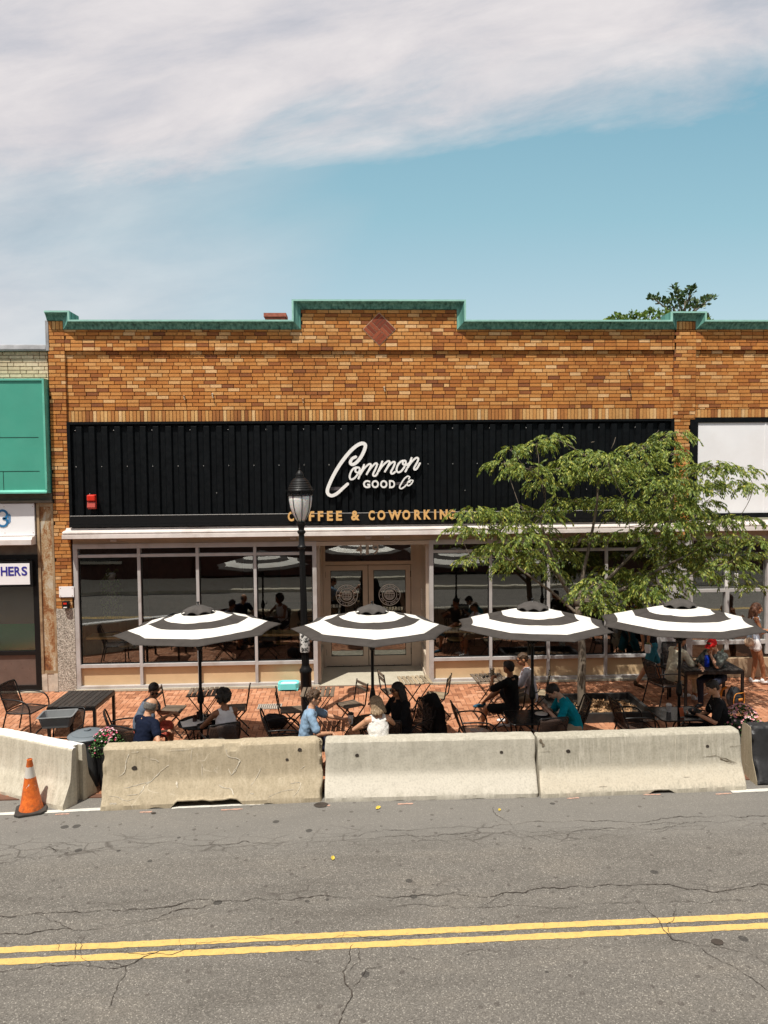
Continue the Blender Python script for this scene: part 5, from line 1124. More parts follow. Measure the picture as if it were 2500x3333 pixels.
k = MB(); n_ = 4; k.prism([(x, y) for x, y in ((-.2, -.14), (-.14, -.2), (.14, -.2), (.2, -.14), (.2, .14), (.14, .2), (-.14, .2), (-.2, .14))], .001, .036, lambda a, b, c: V((a, b, c))); k.build('base', M_('dirty_black_rubber', (.035, .03, .026), .85, .4, 9, .5), t, bevel=.008)
# ------------------------------------------------------------------ street lamp
lp = V((-.865, -2.0, gz(-2.0)))
t = thing('street_lamp', 'black ornate street lamp with frosted globe left of the doors', 'street lamp', lp, rot=(R(.3), R(-.9), 0))
k = MB(); k.lathe([(.13, 0), (.13, .10), (.115, .13), (.105, .2), (.10, .85), (.115, .88), (.115, .92), (.085, .96), (.075, 1.0)], seg=24); k.build('base', m_blk2, t, 'auto')
k = MB(); nn_ = 16
for i in range(2):
    z0_, z1_ = 1.0, 3.2
ring0 = []
vs = []
for z_, r_ in ((1.0, .070), (3.15, .052)):
    for j in range(32): a = 2*math.pi*j/32; q = r_*(1 if j % 2 else .86); vs.append((q*math.cos(a), q*math.sin(a), z_))
k.add(vs, [(j, (j+1) % 32, 32+(j+1) % 32, 32+j) for j in range(32)]); k.lathe([(.052, 3.15), (.075, 3.17), (.078, 3.20), (.055, 3.23), (.05, 3.42), (.075, 3.45), (.075, 3.48), (.05, 3.50), (.06, 3.56), (.085, 3.60), (.09, 3.63), (.05, 3.65)], seg=20); k.build('post', m_blk2, t, 'auto')
k = MB(); k.lathe([(.089, 1.25), (.091, 1.26), (.089, 1.60), (.085, 1.61)], seg=24)
def tapem():
    m, tt, b, o = newmat('peeling_white_posters'); n = noi(tt, coord(tt), 16, 8, .75); tt.links.new(ramp(tt, n, [(.46, (.02, .02, .02)), (.52, (.62, .60, .57))]), b.inputs['Base Color']); b.inputs['Roughness'].default_value = .8; return m
k.build('sticker_band', tapem(), t, True)
def globem():
    m, tt, b, o = newmat('frosted_globe'); b.inputs['Base Color'].default_value = (.74, .73, .71, 1); b.inputs['Roughness'].default_value = .45; b.inputs['Subsurface Weight'].default_value = .3
    bump(tt, b, noi(tt, coord(tt, (30, 30, 3)), 3, 2), .3, .005); return m
k = MB(); k.lathe([(.075, 3.66), (.10, 3.70), (.15, 3.80), (.19, 3.92), (.21, 4.05), (.213, 4.14), (.0, 4.14)], seg=32); k.build('globe', globem(), t, True)
k = MB()
for a in range(0, 360, 45):
    c, s = math.cos(R(a+11)), math.sin(R(a+11)); k.tube(catmull([(c*.08, s*.08, 3.66), (c*.155, s*.155, 3.79), (c*.205, s*.205, 3.95), (c*.222, s*.222, 4.12), (c*.235, s*.235, 4.20), (c*.262, s*.262, 4.235)], 4), .007, 5)
k.build('cage', m_blk2, t, True)
k = MB()
for z_ in (4.135, 4.215): k.tube([(.222*math.cos(R(a)), .222*math.sin(R(a)), z_) for a in range(0, 360, 10)], .011, 6, closed=True)
for a in range(0, 360, 15):
    a0, a1 = R(a), R(a+15)
    for p, q in (((a0, 4.14), (a1, 4.21)), ((a1, 4.14), (a0, 4.21))): k.bar((.222*math.cos(p[0]), .222*math.sin(p[0]), p[1]), (.222*math.cos(q[0]), .222*math.sin(q[0]), q[1]), .007, .007)
k.build('filigree_band', m_blk2, t)
k = MB(); pr = []
for j, (r_, z_) in enumerate([(.23, 4.225), (.215, 4.25), (.222, 4.265), (.20, 4.29), (.205, 4.305), (.18, 4.33), (.185, 4.345), (.155, 4.375), (.16, 4.385), (.125, 4.42), (.11, 4.435), (.085, 4.445), (.085, 4.46), (.07, 4.47), (.075, 4.51), (.05, 4.55), (.03, 4.57), (.012, 4.59), (.018, 4.61), (.008, 4.63), (.006, 4.70), (0, 4.72)]): pr.append((r_, z_))
k.lathe(pr, seg=28); k.build('roof', m_blk2, t, 'auto')
# ------------------------------------------------------------------ small things
t = thing('plastic_tub', 'open grey plastic bus tub behind the slanting barrier', 'tub', (-4.58, -4.02, gz(-4.1)+.705), 6)
k = MB(); a, b = .25, .19
def tubring(sx, sy, z): return [V((x*sx, y*sy, z)) for x, y in ((-.9, -1), (.9, -1), (1, -.85), (1, .85), (.9, 1), (-.9, 1), (-1, .85), (-1, -.85))]
rings = [tubring(.20, .145, 0), tubring(.245, .185, .17), tubring(.265, .205, .17), tubring(.265, .205, .185), tubring(.238, .178, .185), tubring(.195, .14, .012)]
vs = [q for r_ in rings for q in r_]; k.add(vs, [(i*8+j, i*8+(j+1) % 8, (i+1)*8+(j+1) % 8, (i+1)*8+j) for i in range(5) for j in range(8)]+[tuple(range(8))[::-1], tuple(40+j for j in range(8))]); k.build('body', M_('grey_tub_plastic', (.19, .20, .205), .5, .08, 4, .05), t, bevel=.004)
p = onG(268, 2408, .74); t = thing('trash_can', 'round bin with domed grey lid behind the slanting barrier', 'trash can', (p.x, -4.55, gz(-4.55)))
k = MB(); k.lathe([(.20, 0), (.25, .70), (.25, .72)], seg=28); k.build('body', M_('dark_bin_plastic', (.05, .055, .06), .5), t, 'auto'); k = MB(); k.lathe([(.275, .715), (.28, .735), (.265, .75), (.22, .762), (.215, .775), (.12, .80), (0, .805)], seg=28); k.lathe([(.0, .80), (.05, .80), (.05, .825), (0, .83)], seg=12); k.build('lid', M_('grey_lid_plastic', (.14, .165, .185), .45, .08, 4, .05), t, 'auto')
m_pl = M_('petunia_leaf', (.055, .13, .03), .55, .35, 30, .2, island=.45); 
def petal_mat():
    m, tt, b, o = newmat('pink_striped_petal'); g_ = tt.nodes.new('ShaderNodeNewGeometry'); tt.links.new(ramp(tt, g_.outputs['Random Per Island'], [(0, (.62, .05, .16)), (.3, (.72, .22, .34)), (.55, (.80, .50, .55)), (.8, (.82, .68, .70))]), b.inputs['Base Color']); b.inputs['Roughness'].default_value = .6; return m
m_pet = petal_mat()
def pale_pet():
    m, tt, b, o = newmat('pale_pink_petal'); g_ = tt.nodes.new('ShaderNodeNewGeometry'); tt.links.new(ramp(tt, g_.outputs['Random Per Island'], [(0, (.70, .22, .30)), (.35, (.78, .45, .48)), (1, (.82, .68, .68))]), b.inputs['Base Color']); b.inputs['Roughness'].default_value = .6; return m
leaf_pet = pale_pet()
def flowers(lb, loc, w_, d_, hgt, ph, pr_, seed, nf=130, fs=1., pm=None):
    t = thing('flower_pot', lb, 'flower pot', loc); r = random.Random(seed)
    k = MB(); k.lathe([(pr_*.62, 0), (pr_*.9, ph*.96), (pr_, ph*.97), (pr_, ph), (pr_*.9, ph), (pr_*.88, ph-.03), (0, ph-.04)], seg=26); k.build('pot', M_('black_planter', (.012, .012, .013), .4, .2, 4, .1), t, 'auto')
    k = MB()
    for i in range(1500):
        a = r.uniform(0, 6.283); q = math.sqrt(r.random()); h = (1-q*q)*hgt*r.uniform(.55, 1.05)+ph-.02-(.16*r.random()*q if q > .75 else 0); c = V((q*w_*math.cos(a), q*d_*math.sin(a), h)); d = V((r.uniform(-1, 1), r.uniform(-1, 1), r.uniform(-.3, 1))).normalized(); s_v, b_v = frame(d, (r.uniform(-1, 1), r.uniform(-1, 1), .1)); l = r.uniform(.022, .04)
        k.add([c, c+d*l*.5+s_v*l*.34, c+d*l, c+d*l*.5-s_v*l*.34], [(0, 1, 2, 3)])
    k.build('foliage', m_pl, t, recalc=False)
    k = MB()
    for i in range(nf):
        a = r.uniform(0, 6.283); q = math.sqrt(r.random())*.97; h = (1-q*q)*hgt*1.06+ph-.005-(.10*r.random() if q > .85 else 0); c = V((q*w_*math.cos(a), q*d_*math.sin(a), h)); d = V((math.cos(a)*q, math.sin(a)*q, 1.1)).normalized()+V((r.uniform(-.4, .4), r.uniform(-.6, .1), 0)); d.normalize(); s_v, b_v = frame(d); rr = r.uniform(.012, .019)*fs
        vs = [c-d*.012]+[c+(s_v*math.cos(j*math.pi/5)+b_v*math.sin(j*math.pi/5))*rr*(1 if j % 2 == 0 else .68)+d*.006 for j in range(10)]; k.add(vs, [(0, 1+j, 1+(j+1) % 10) for j in range(10)])
    k.build('blossoms', pm or m_pet, t, recalc=False)
flowers('black pot of pink petunias in the gap beside the slanting barrier', (-3.60, -4.70, gz(-4.72)), .28, .2, .22, .66, .2, 5)
flowers('black pot of pale pink petunias at the right edge near the black barrier', (5.97, -4.50, gz(-4.5)), .33, .23, .25, .70, .23, 9, 230, 1.15, leaf_pet)
q = onG(940, 2243, 0); t = thing('pet_feeder', 'turquoise raised plastic pet bowl against the window wall', 'pet bowl', (q.x, q.y, gz(q.y)), -1)
k = MB(); oct_ = lambda a, b, z: [V((x*a, y*b, z)) for x, y in ((-.72, -1), (.72, -1), (1, -.6), (1, .6), (.72, 1), (-.72, 1), (-1, .6), (-1, -.6))]
rings = [oct_(.22, .155, .03), oct_(.215, .15, .15), oct_(.205, .14, .155), oct_(.18, .115, .148), oct_(.165, .10, .10)]; vs = [q_ for r_ in rings for q_ in r_]
k.add(vs, [(i*8+j, i*8+(j+1) % 8, (i+1)*8+(j+1) % 8, (i+1)*8+j) for i in range(4) for j in range(8)]+[tuple(32+j for j in range(8))]); m_tq = M_('turquoise_plastic', (.16, .66, .66), .35, .05, 4, 0); k.build('bowl', m_tq, t, bevel=.004, recalc=True)
for sx in (-1, 1):
    for sy in (-1, 1): kk = MB(); kk.cbox((sx*.17, sy*.11, .025), (.07, .05, .05), bev=.006); kk.build('foot', m_tq, t)
k = MB(); k.add(oct_(.172, .107, .128), [tuple(range(8))]); k.build('water', M_('milky_water', (.55, .80, .80), .1, .02, 3, 0), t)
q = onG(878, 2300, 0); t = thing('drain_cover', 'pale steel grating set in the paving left of the lamp', 'drain cover', (q.x, q.y, gz(q.y)+.002), rot=(R(1.15), 0, 0))
k = MB()
for i in range(12): k.cbox((-.22+.04*i, 0, .004), (.016, .28, .008))
for j in range(5): k.cbox((0, -.13+.065*j, .0035), (.46, .012, .006))
k.build('grate', M_('worn_galvanised', (.46, .40, .34), .6, .2, 9, .2), t); k = MB(); k.box(-.235, .235, -.15, .15, .0005, .0015); k.build('backing', m_crack, t)
m_bag = M_('black_bag_cloth', (.012, .012, .014), .8, .4, 12, .5, 40)
q = onG(893, 2345, .15); t = thing('bag', 'black shoulder bag beside the folding chair left of the lamp', 'bag', (q.x, q.y, gz(q.y)), 8)
k = MB(); k.ball((0, 0, .14), (.21, .13, .13)); k.ball((-.08, .01, .17), (.13, .12, .11)); k.ball((.1, 0, .13), (.14, .12, .12)); fuse('body', k, m_bag, t, .015, 3, lambda c: .012*noise.noise(c*14)); k = MB(); k.tube(catmull([(-.14, 0, .24), (-.05, -.1, .30), (.08, -.1, .28), (.16, 0, .22)], 6), .012, 6); k.build('strap', m_bag, t, True)
# papers, cups, glasses, plates, bottles: each lies on its own table
def tbl(i, dx, dy, h=.724): p = TB[i]; return (p.x+dx, p.y+dy, gz(p.y)+h)
t = thing('paper', 'white sheets of paper on the first parasol table', 'paper', tbl(0, -.17, -.12, .728), 20); k = MB(); k.cbox((0, 0, .001), (.21, .28, .002)); k.cbox((.08, .05, .004), (.21, .28, .002), Matrix.Rotation(R(35), 3, 'Z')); k.build('sheet', m_white, t)
def cup(nm, lb, loc, r0_, r1_, h, mat, lid=None, cat='cup', liquid=None, cl=.8):
    t = thing(nm, lb, cat, loc); k = MB(); k.lathe([(r0_, 0), (r1_, h), (r1_*.93, h), (r0_*.9, .01), (0, .01)], seg=20); k.build('body', mat, t, 'auto')
    if liquid: k = MB(); k.lathe([(0, .012), (r0_*.88, .012), (r0_+(r1_-r0_)*cl-.004, h*cl), (0, h*cl)], seg=18); k.build('drink', liquid, t, 'auto')
    if lid: k = MB(); k.lathe([(r1_+.004, h-.004), (r1_+.004, h+.008), (r1_*.85, h+.014), (r1_*.8, h+.022), (0, h+.022)], seg=20); k.build('lid', lid, t, 'auto')
    return t
m_dkg = M_('dark_red_glass', (.05, .018, .012), .15, .1, 5, 0)
cup('tumbler', 'dark tumbler at the back of the papers on the first table', tbl(0, -.06, .12), .034, .038, .11, m_dkg)
cup('tumbler', 'dark tumbler resting beside the white papers on the first table', tbl(0, -.09, -.03), .034, .038, .10, m_dkg)
cup('glass_jar', 'clear glass jar next to the first parasol pole', tbl(0, .06, .0), .045, .05, .14, m_clear, cat='jar', liquid=M_('pale_water', (.5, .52, .5), .1, .05, 3, 0), cl=.35)
t = thing('bowl', 'black bowl of white food in front of the woman in the tank top', 'bowl', tbl(0, .20, -.03)); k = MB(); k.lathe([(.06, 0), (.085, .05), (.08, .05), (.055, .01), (0, .01)], seg=22); k.build('body', m_fblk, t, 'auto'); k = MB(); k.ball((0, 0, .04), (.07, .07, .022), seg=14); k.build('food', M_('cream_food', (.66, .60, .50), .7, .2, 30, .4), t, True)
m_sleeve = M_('paper_cup', (.78, .76, .73), .6, .05, 4, 0); m_icec = M_('iced_coffee', (.30, .17, .075), .2, .25, 25, 0); m_plid = M_('black_plastic_lid', (.02, .02, .02), .35)
q4 = atS(1600, 2205, .715); z4 = gz(q4.y)+.724
cup('iced_coffee', 'tall iced coffee standing on the folding table by the windows', (q4.x+.02, q4.y+.03, z4), .032, .043, .15, m_clear, liquid=m_icec)
cup('iced_coffee', 'second iced coffee held near the mouth of the person in black', (2.70, -2.62, gz(-2.6)+.98), .032, .043, .15, m_clear, liquid=m_icec)
t = thing('plate', 'round white plate under the phone of the young man in teal', 'plate', tbl(2, .17, .10, .722)); k = MB(); k.lathe([(.05, 0), (.10, .012), (.105, .014), (.10, .017), (.05, .006), (0, .006)], seg=28); k.build('body', m_sleeve, t, True)
t = thing('sunglasses', 'folded sunglasses lying on the table by the iced coffee', 'sunglasses', (q4.x-.12, q4.y-.05, z4), 20); k = MB()
for s in (-1, 1): k.ball((s*.035, 0, .022), (.03, .006, .022), seg=12, rings=6)
k.build('lenses', m_plid, t, True); k = MB(); k.tube([(-.065, 0, .03), (-.06, .12, .008)], .003, 5); k.tube([(.065, 0, .03), (.05, .12, .008)], .003, 5); k.tube([(-.01, 0, .03), (.01, 0, .03)], .003, 5); k.build('temples', m_plid, t, True)
cup('lidded_cup', 'small clear cup with pale lid on the fourth parasol table', tbl(3, -.13, .08), .032, .042, .11, M_('milky_plastic', (.62, .60, .57), .3), m_sleeve)
t = thing('phone_case', 'orange cased phone propped against the fourth parasol pole', 'phone', tbl(3, -.03, -.16, .724), 15); k = MB(); k.cbox((0, 0, .07), (.075, .012, .14), Matrix.Rotation(R(-15), 3, 'X'), bev=.005); k.build('body', M_('orange_case', (.50, .12, .04), .5), t)
t = thing('notebook', 'black notebook with white edge lying by the fourth pole', 'notebook', tbl(3, .15, -.10, .724), -15); k = MB(); k.cbox((0, 0, .01), (.21, .15, .018), bev=.003); k.build('cover', m_plid, t); k = MB(); k.cbox((0, -.0, .022), (.03, .16, .003), Matrix.Rotation(R(70), 3, 'Z')); k.build('cable', m_white, t)
ST = V((6.82, -1.62, gz(-1.62)+.745))
def bottle(lb, dx, dy, r_, h, mat, capm):
    t = thing('water_bottle', lb, 'bottle', (ST.x+dx, ST.y+dy, ST.z)); k = MB(); k.lathe([(r_*.92, 0), (r_, .01), (r_, h*.72), (r_*.85, h*.80), (r_*.6, h*.85), (0, h*.85)], seg=20); k.build('body', mat, t, 'auto')
    k = MB(); k.lathe([(r_*.62, h*.855), (r_*.62, h*.95), (0, h*.96)], seg=16); k.tube(catmull([(-r_*.5, 0, h*.93), (-r_*.4, 0, h*1.03), (r_*.4, 0, h*1.03), (r_*.5, 0, h*.93)], 5), .006, 6); k.build('cap', capm, t, True)
bottle('bright blue water bottle on the black slatted table', -.04, -.14, .045, .27, M_('blue_bottle', (.01, .05, .55), .25, .05, 4, 0), m_silver)
bottle('pale green water bottle on the black slatted table', .36, .06, .04, .27, M_('green_bottle', (.14, .26, .19), .3, .08, 4, 0), M_('green_cap', (.10, .20, .15), .4))
cup('plastic_cup', 'clear plastic cup between the blue and green bottles', (ST.x+.13, ST.y+.24, ST.z), .03, .042, .12, m_clear, liquid=M_('pinkish_drink', (.42, .26, .22), .2), cl=.25)
cup('plastic_cup', 'clear plastic cup at the left end of the black slatted table', (ST.x-.25, ST.y-.12, ST.z), .03, .042, .11, m_clear, liquid=M_('pale_drink', (.42, .40, .30), .2), cl=.5)
t = thing('backpack', 'black and orange backpack under the right slatted table', 'backpack', (7.22, -1.95, gz(-1.95)), 20)
k = MB(); k.ball((0, 0, .2), (.16, .12, .21)); k.ball((0, -.07, .15), (.12, .08, .12)); fuse('body', k, m_bag, t, .014, 3, lambda c: .01*noise.noise(c*12)); m_or = M_('orange_webbing', (.62, .24, .03), .7, .25, 12, .3)
for s in (-1, 1): k = MB(); k.tube(catmull([(s*.07, .10, .38), (s*.10, .19, .3), (s*.12, .2, .12), (s*.10, .12, .03)], 6), [(.022, .006)]*19, 8); k.build('strap', m_or, t, True)
k = MB(); k.tube(catmull([(-.11, -.13, .30), (0, -.17, .33), (.11, -.13, .30), (.13, -.12, .12), (0, -.17, .07), (-.13, -.12, .12)], 6, True), .008, 6, closed=True); k.cbox((0, -.155, .2), (.10, .01, .05)); k.build('trim', m_or, t, True)
t = thing('bag', 'orange and black bag under the chair of the woman in the tank top', 'bag', (-2.32, -4.42, gz(-4.4)), 10); k = MB(); k.ball((0, 0, .12), (.17, .11, .12)); fuse('body', k, m_bag, t, .013, 3, lambda c: .012*noise.noise(c*15)); k = MB(); k.ball((.02, -.06, .10), (.13, .07, .06)); fuse('panel', k, M_('red_orange_cloth', (.65, .10, .02), .7), t, .012, 2)
# leaves and litter on the road
m_yl = M_('yellow_dry_leaf', (.62, .45, .06), .7, .2, 30, .2)
for px, py, s, lb in ((1231, 2630, .05, 'yellow dry leaf on the road below the middle barrier'), (1084, 2794, .045, 'orange brown dry leaf lying on the road'), (1626, 2637, .03, 'tiny yellow leaf on the road below the gap between pale barriers')):
    p = atZ(px, py, -.11); t = thing('fallen_leaf', lb, 'leaf', p, rnd.uniform(0, 90)); k = MB(); k.add([(-s, 0, .006), (-s*.4, s*.5, .016), (s*.5, s*.42, .02), (s*1.1, 0, .008), (s*.5, -s*.4, .006), (-s*.4, -s*.45, .004), (0, 0, .001)], [(i, (i+1) % 6, 6) for i in range(6)]); k.build('blade', m_yl, t, recalc=False)
# ------------------------------------------------------------------ tree pit
tpx, tpy = 4.30, -1.95
t = thing('tree_pit', 'sunken square tree pit with low black steel fence and dry wood chips', 'tree pit', (tpx+.22, tpy, gz(tpy)))
W2, D2 = .92, .62; k = MB()
for q_ in ((-W2, W2, -D2, -D2+.07), (-W2, W2, D2-.07, D2), (-W2, -W2+.07, -D2+.07, D2-.07), (W2-.07, W2, -D2+.07, D2-.07)): k.box(q_[0], q_[1], q_[2], q_[3], -.04, .16)
k.build('rim', M_('dark_granite', (.028, .026, .025), .5, .3, 12, .2), t, bevel=.006)
k = MB(); k.box(-W2+.07, W2-.07, -D2+.07, D2-.07, .0, .045); k.build('soil', M_('dark_soil', (.03, .022, .015), .95, .4, 14, .8, 30), t)
k = MB()
for i in range(1300):
    a = rnd.gauss(.25, .24); b = rnd.gauss(.06, .19)
    if abs(a) > W2-.12 or abs(b) > D2-.12: continue
    c = V((a, b, .05+.03*rnd.random())); d = V((rnd.uniform(-1, 1), rnd.uniform(-1, 1), rnd.uniform(-.3, .4))).normalized(); s_v, b_v = frame(d, (rnd.uniform(-1, 1), rnd.uniform(-1, 1), rnd.random())); l = rnd.uniform(.02, .05); k.add([c-d*l-s_v*l*.3, c-d*l+s_v*l*.3, c+d*l+s_v*l*.25, c+d*l-s_v*l*.3], [(0, 1, 2, 3)])
k.build('wood_chips', M_('dry_wood_chips', (.34, .20, .10), .85, .3, 20, .3, island=.5), t, kind='stuff', recalc=False)
t = thing('kerb_slab', 'pale speckled stone slab leaning at the front of the tree pit', 'slab', (tpx+.98, tpy-.78, gz(-2.7)+.09), rot=(R(-22), 0, R(12))); k = MB(); k.cbox((0, 0, 0), (.14, .62, .045), bev=.006); k.build('body', m_terr, t)
# ================================================================== PEOPLE
def skin(name, col):
    m, t, b, o = newmat(name); n = noi(t, coord(t), 14, 5, .6); t.links.new(ramp(t, n, [(.3, sc3(col, .9)), (.7, sc3(col, 1.08))]), b.inputs['Base Color'])
    b.inputs['Roughness'].default_value = .5; b.inputs['Subsurface Weight'].default_value = .08; b.inputs['Subsurface Radius'].default_value = (.01, .004, .002); b.inputs['Subsurface Scale'].default_value = .4
    bump(t, b, noi(t, coord(t), 180, 2), .12, .002); return m
sk_l = skin('light_skin', (.56, .30, .18)); sk_p = skin('pale_skin', (.66, .39, .27)); sk_t = skin('tan_skin', (.42, .19, .095)); sk_m = skin('brown_skin', (.27, .115, .055))
def cloth(name, col, sc=7, var=.12, b_=.5): return M_(name, col, .88, var, sc, b_, 45, spec=.2)
def hairm(name, col, hi):
    m, t, b, o = newmat(name); n = noi(t, coord(t, (60, 60, 8)), 2.2, 5, .7); t.links.new(ramp(t, n, [(.35, col), (.68, hi)]), b.inputs['Base Color']); b.inputs['Roughness'].default_value = .55; bump(t, b, n, .8, .008); return m
h_blk = hairm('black_hair', (.008, .006, .005), (.03, .022, .018)); h_brn = hairm('brown_hair', (.035, .018, .009), (.11, .06, .03)); h_bld = hairm('blonde_hair', (.10, .06, .03), (.50, .36, .22)); h_gry = hairm('grey_hair', (.05, .045, .04), (.20, .18, .16)); h_red = hairm('auburn_hair', (.05, .018, .008), (.16, .06, .025))
m_eye = M_('dark_eye', (.02, .012, .01), .2, .1, 5, 0); m_lip = M_('lips', (.42, .12, .10), .5, .05, 5, 0); m_lens = M_('dark_lens', (.008, .008, .01), .08, .1, 5, 0)
def ik(a, c, l1, l2, hint):
    d = c-a; L_ = d.length; L2 = min(max(L_, abs(l1-l2)+.01), l1+l2-.004); u_ = d.normalized(); c2 = a+u_*L2
    x = (l1*l1-l2*l2+L2*L2)/(2*L2); h = math.sqrt(max(0, l1*l1-x*x)); hv = V(hint); hv = hv-u_*hv.dot(u_)
    if hv.length < 1e-4: hv = u_.orthogonal()
    return a+u_*x+hv.normalized()*h, c2
def hand(mb, w, d, n, curl, side, k=1.):
    """w wrist, d finger direction, n palm normal; side +1 = thumb towards a"""
    d = V(d).normalized(); n = V(n); n = (n-d*n.dot(d)).normalized(); a = d.cross(n)*side
    for i, (off, ml, fl) in enumerate(((.030, .083, (.040, .024, .020)), (.010, .088, (.045, .028, .021)), (-.010, .084, (.041, .026, .020)), (-.028, .076, (.032, .020, .018)))):
        b0 = w+a*off*.6*k+d*.01; kn = w+d*ml*k+a*off*k; mb.capsule([b0, kn], [.0135*k, .0115*k], seg=8); p = kn; ang = curl*.35; pts = [kn]
        for j, l in enumerate(fl):
            ang += curl*(.55 if j == 0 else .7); dd = d*math.cos(ang)+n*math.sin(ang)+a*off*(.8 if j == 0 else 0); p = p+dd.normalized()*l*k; pts.append(p)
        mb.capsule(pts, [.0098*k, .0092*k, .0085*k, .0075*k], seg=8)
    t0 = w+a*.022*k+d*.022*k; t1 = t0+(d*.55+a*.75+n*.25).normalized()*.042*k; t2 = t1+(d*.8+a*.35+n*(.3+curl*.4)).normalized()*.032*k; t3 = t2+(d*.9+n*(.3+curl*.5)).normalized()*.025*k
    mb.capsule([t0, t1, t2, t3], [.015*k, .0125*k, .0105*k, .0085*k], seg=8)
def person(lb, px, py, rz, skinm, lean=12, side=0, twist=0, pelvis=(0, 0, .545), head=(0, 10, 0), hands=None, elb=None, feet=None, knees=None, shirt=None, sleeve=.55, bottom=None, bleg=2., shoes=None, hair=None, hairst='short', female=False, glasses=None, cap=None, curl=(.5, .5), hdir=(None, None), hn=((0, 0, -1), (0, 0, -1)), k=1., straps=False, hem=.02, footdir=((0, 1, 0), (0, 1, 0)), loc=None, beard=None, extra=None, belly=0., bottomname='shorts', topname='shirt'):
    T = Matrix.Rotation(R(twist), 3, 'Z') @ Matrix.Rotation(R(side), 3, 'Y') @ Matrix.Rotation(R(-lean), 3, 'X')
    Tl = Matrix.Rotation(R(twist), 3, 'Z') @ Matrix.Rotation(R(side*.3), 3, 'Y') @ Matrix.Rotation(R(-lean*.35), 3, 'X')
    Hm = Matrix.Rotation(R(head[0]), 3, 'Z') @ Matrix.Rotation(R(-head[1]), 3, 'X') @ Matrix.Rotation(R(head[2]), 3, 'Y')
    P = V(pelvis); S1 = P+Tl @ V((0, -.01, .14)); S2 = S1+T @ V((0, 0, .17)); S3 = S2+T @ V((0, 0, .13)); NB = S3+T @ V((0, -.005, .075)); sw = .155 if female else .18
    HC = NB+T @ V((0, .012, .035))+Hm @ V((0, .012, .125)); X = T @ V((1, 0, 0))
    hw = atS(px, py, HC.z) if loc is None else None
    Rz = Matrix.Rotation(R(rz), 3, 'Z')
    if loc is None: off = Rz @ V((HC.x, HC.y, 0)); rx, ry = hw.x-off.x, hw.y-off.y
    else: rx, ry = loc
    t = thing('person', lb, 'person', (rx, ry, gz(ry)), rz)
    body = MB(); c_ = .93
    tr = ((.145, .105), (.125 if female else .135, .095+belly), (.15, .105+belly*.4), (.165 if female else .185, .092), (.07, .062))
    q = [(a*c_, b*c_) for a, b in tr]; body.capsule([P-V((0, 0, .01)), S1, S2, S3, NB], q, side=X, seg=20)
    nk = Hm @ V((0, -.02, -.06)); body.capsule([NB-T @ V((0, 0, .04)), NB+T @ V((0, .0, .03)), HC+nk], [.062, .052, .05] if not female else [.055, .043, .042], seg=14)
    # head
    for c0, r_ in (((0, -.012, .022), (.074, .093, .084)), ((0, .018, -.035), (.060, .068, .072)), ((0, .05, -.082), (.034, .03, .026)), ((0, .06, .012), (.055, .03, .03))): body.ball(HC+Hm @ V(c0), r_, Hm, 16, 10)
    body.capsule([HC+Hm @ V((0, .083, .0)), HC+Hm @ V((0, .102, -.032))], [.009, .014], seg=8)
    for s in (-1, 1): body.ball(HC+Hm @ V((s*.076, -.008, -.012)), (.011, .02, .031), Hm, 10, 7); body.ball(HC+Hm @ V((s*.035, .055, -.03)), (.026, .026, .022), Hm, 10, 7)
    # arms
    hands = hands or [(-.25, .3, .72), (.25, .3, .72)]; elb = elb or [(-.6, -.4, -.6), (.6, -.4, -.6)]; info = {}
    SH = []; EL_ = []; WR = []
    for i, s in enumerate((-1, 1)):
        sh = S3+T @ V((s*sw, 0, .012)); e, w = ik(sh, V(hands[i]), .285*k, .25*k, elb[i]); SH.append(sh); EL_.append(e); WR.append(w)
        body.capsule([S3+T @ V((s*.07, 0, .02)), sh], [.06, .052], seg=12)
        body.capsule([sh, sh.lerp(e, .35), e], [.05, .045, .036] if not female else [.044, .039, .031], seg=12); body.capsule([e, e.lerp(w, .3), w], [.036, .037, .024] if not female else [.031, .031, .021], seg=12)
        d = V(hdir[i]) if hdir[i] else (w-e); hand(body, w, d, hn[i], curl[i], s*-1 if True else s)
        info['hand%d' % i] = Rz @ (w+d.normalized()*.09)+V((rx, ry, gz(ry)))
    # legs
    feet = feet or [(-.13, .42, .085), (.13, .42, .085)]; knees = knees or [(-.1, .6, .8), (.1, .6, .8)]; HP = []; KN = []; AN = []
    for i, s in enumerate((-1, 1)):
        hp = P+Matrix.Rotation(R(twist*.5), 3, 'Z') @ V((s*.09, 0, -.015)); kn, an = ik(hp, V(feet[i]), .43*k, .41*k, knees[i]); HP.append(hp); KN.append(kn); AN.append(an)
        body.capsule([hp, hp.lerp(kn, .5), kn], [.082, .072, .052], seg=14); body.capsule([kn, kn.lerp(an, .3), an], [.05, .054, .034], seg=14)
        fd = V(footdir[i]).normalized(); body.capsule([an+V((0, 0, -.03))-fd*.03, an+V((0, 0, -.055))+fd*.06, an+V((0, 0, -.062))+fd*.15], [.033, .032, .022], seg=10)
    fuse('body', body, skinm, t, .0062, 3)
    # face
    for s in (-1, 1):
        e = MB(); e.ball(HC+Hm @ V((s*.030, .082, .004)), (.011, .006, .006), Hm, 10, 6); e.build('eye', m_eye, t, True)
    e = MB(); e.ball(HC+Hm @ V((0, .087, -.060)), (.022, .006, .0065), Hm, 12, 6); e.build('lips', m_lip, t, True)
    if hair:
        for s in (-1, 1): e = MB(); e.capsule([HC+Hm @ V((s*.018, .088, .022)), HC+Hm @ V((s*.045, .078, .024))], [.0045, .0035], seg=6); e.build('eyebrow', hair, t, True)
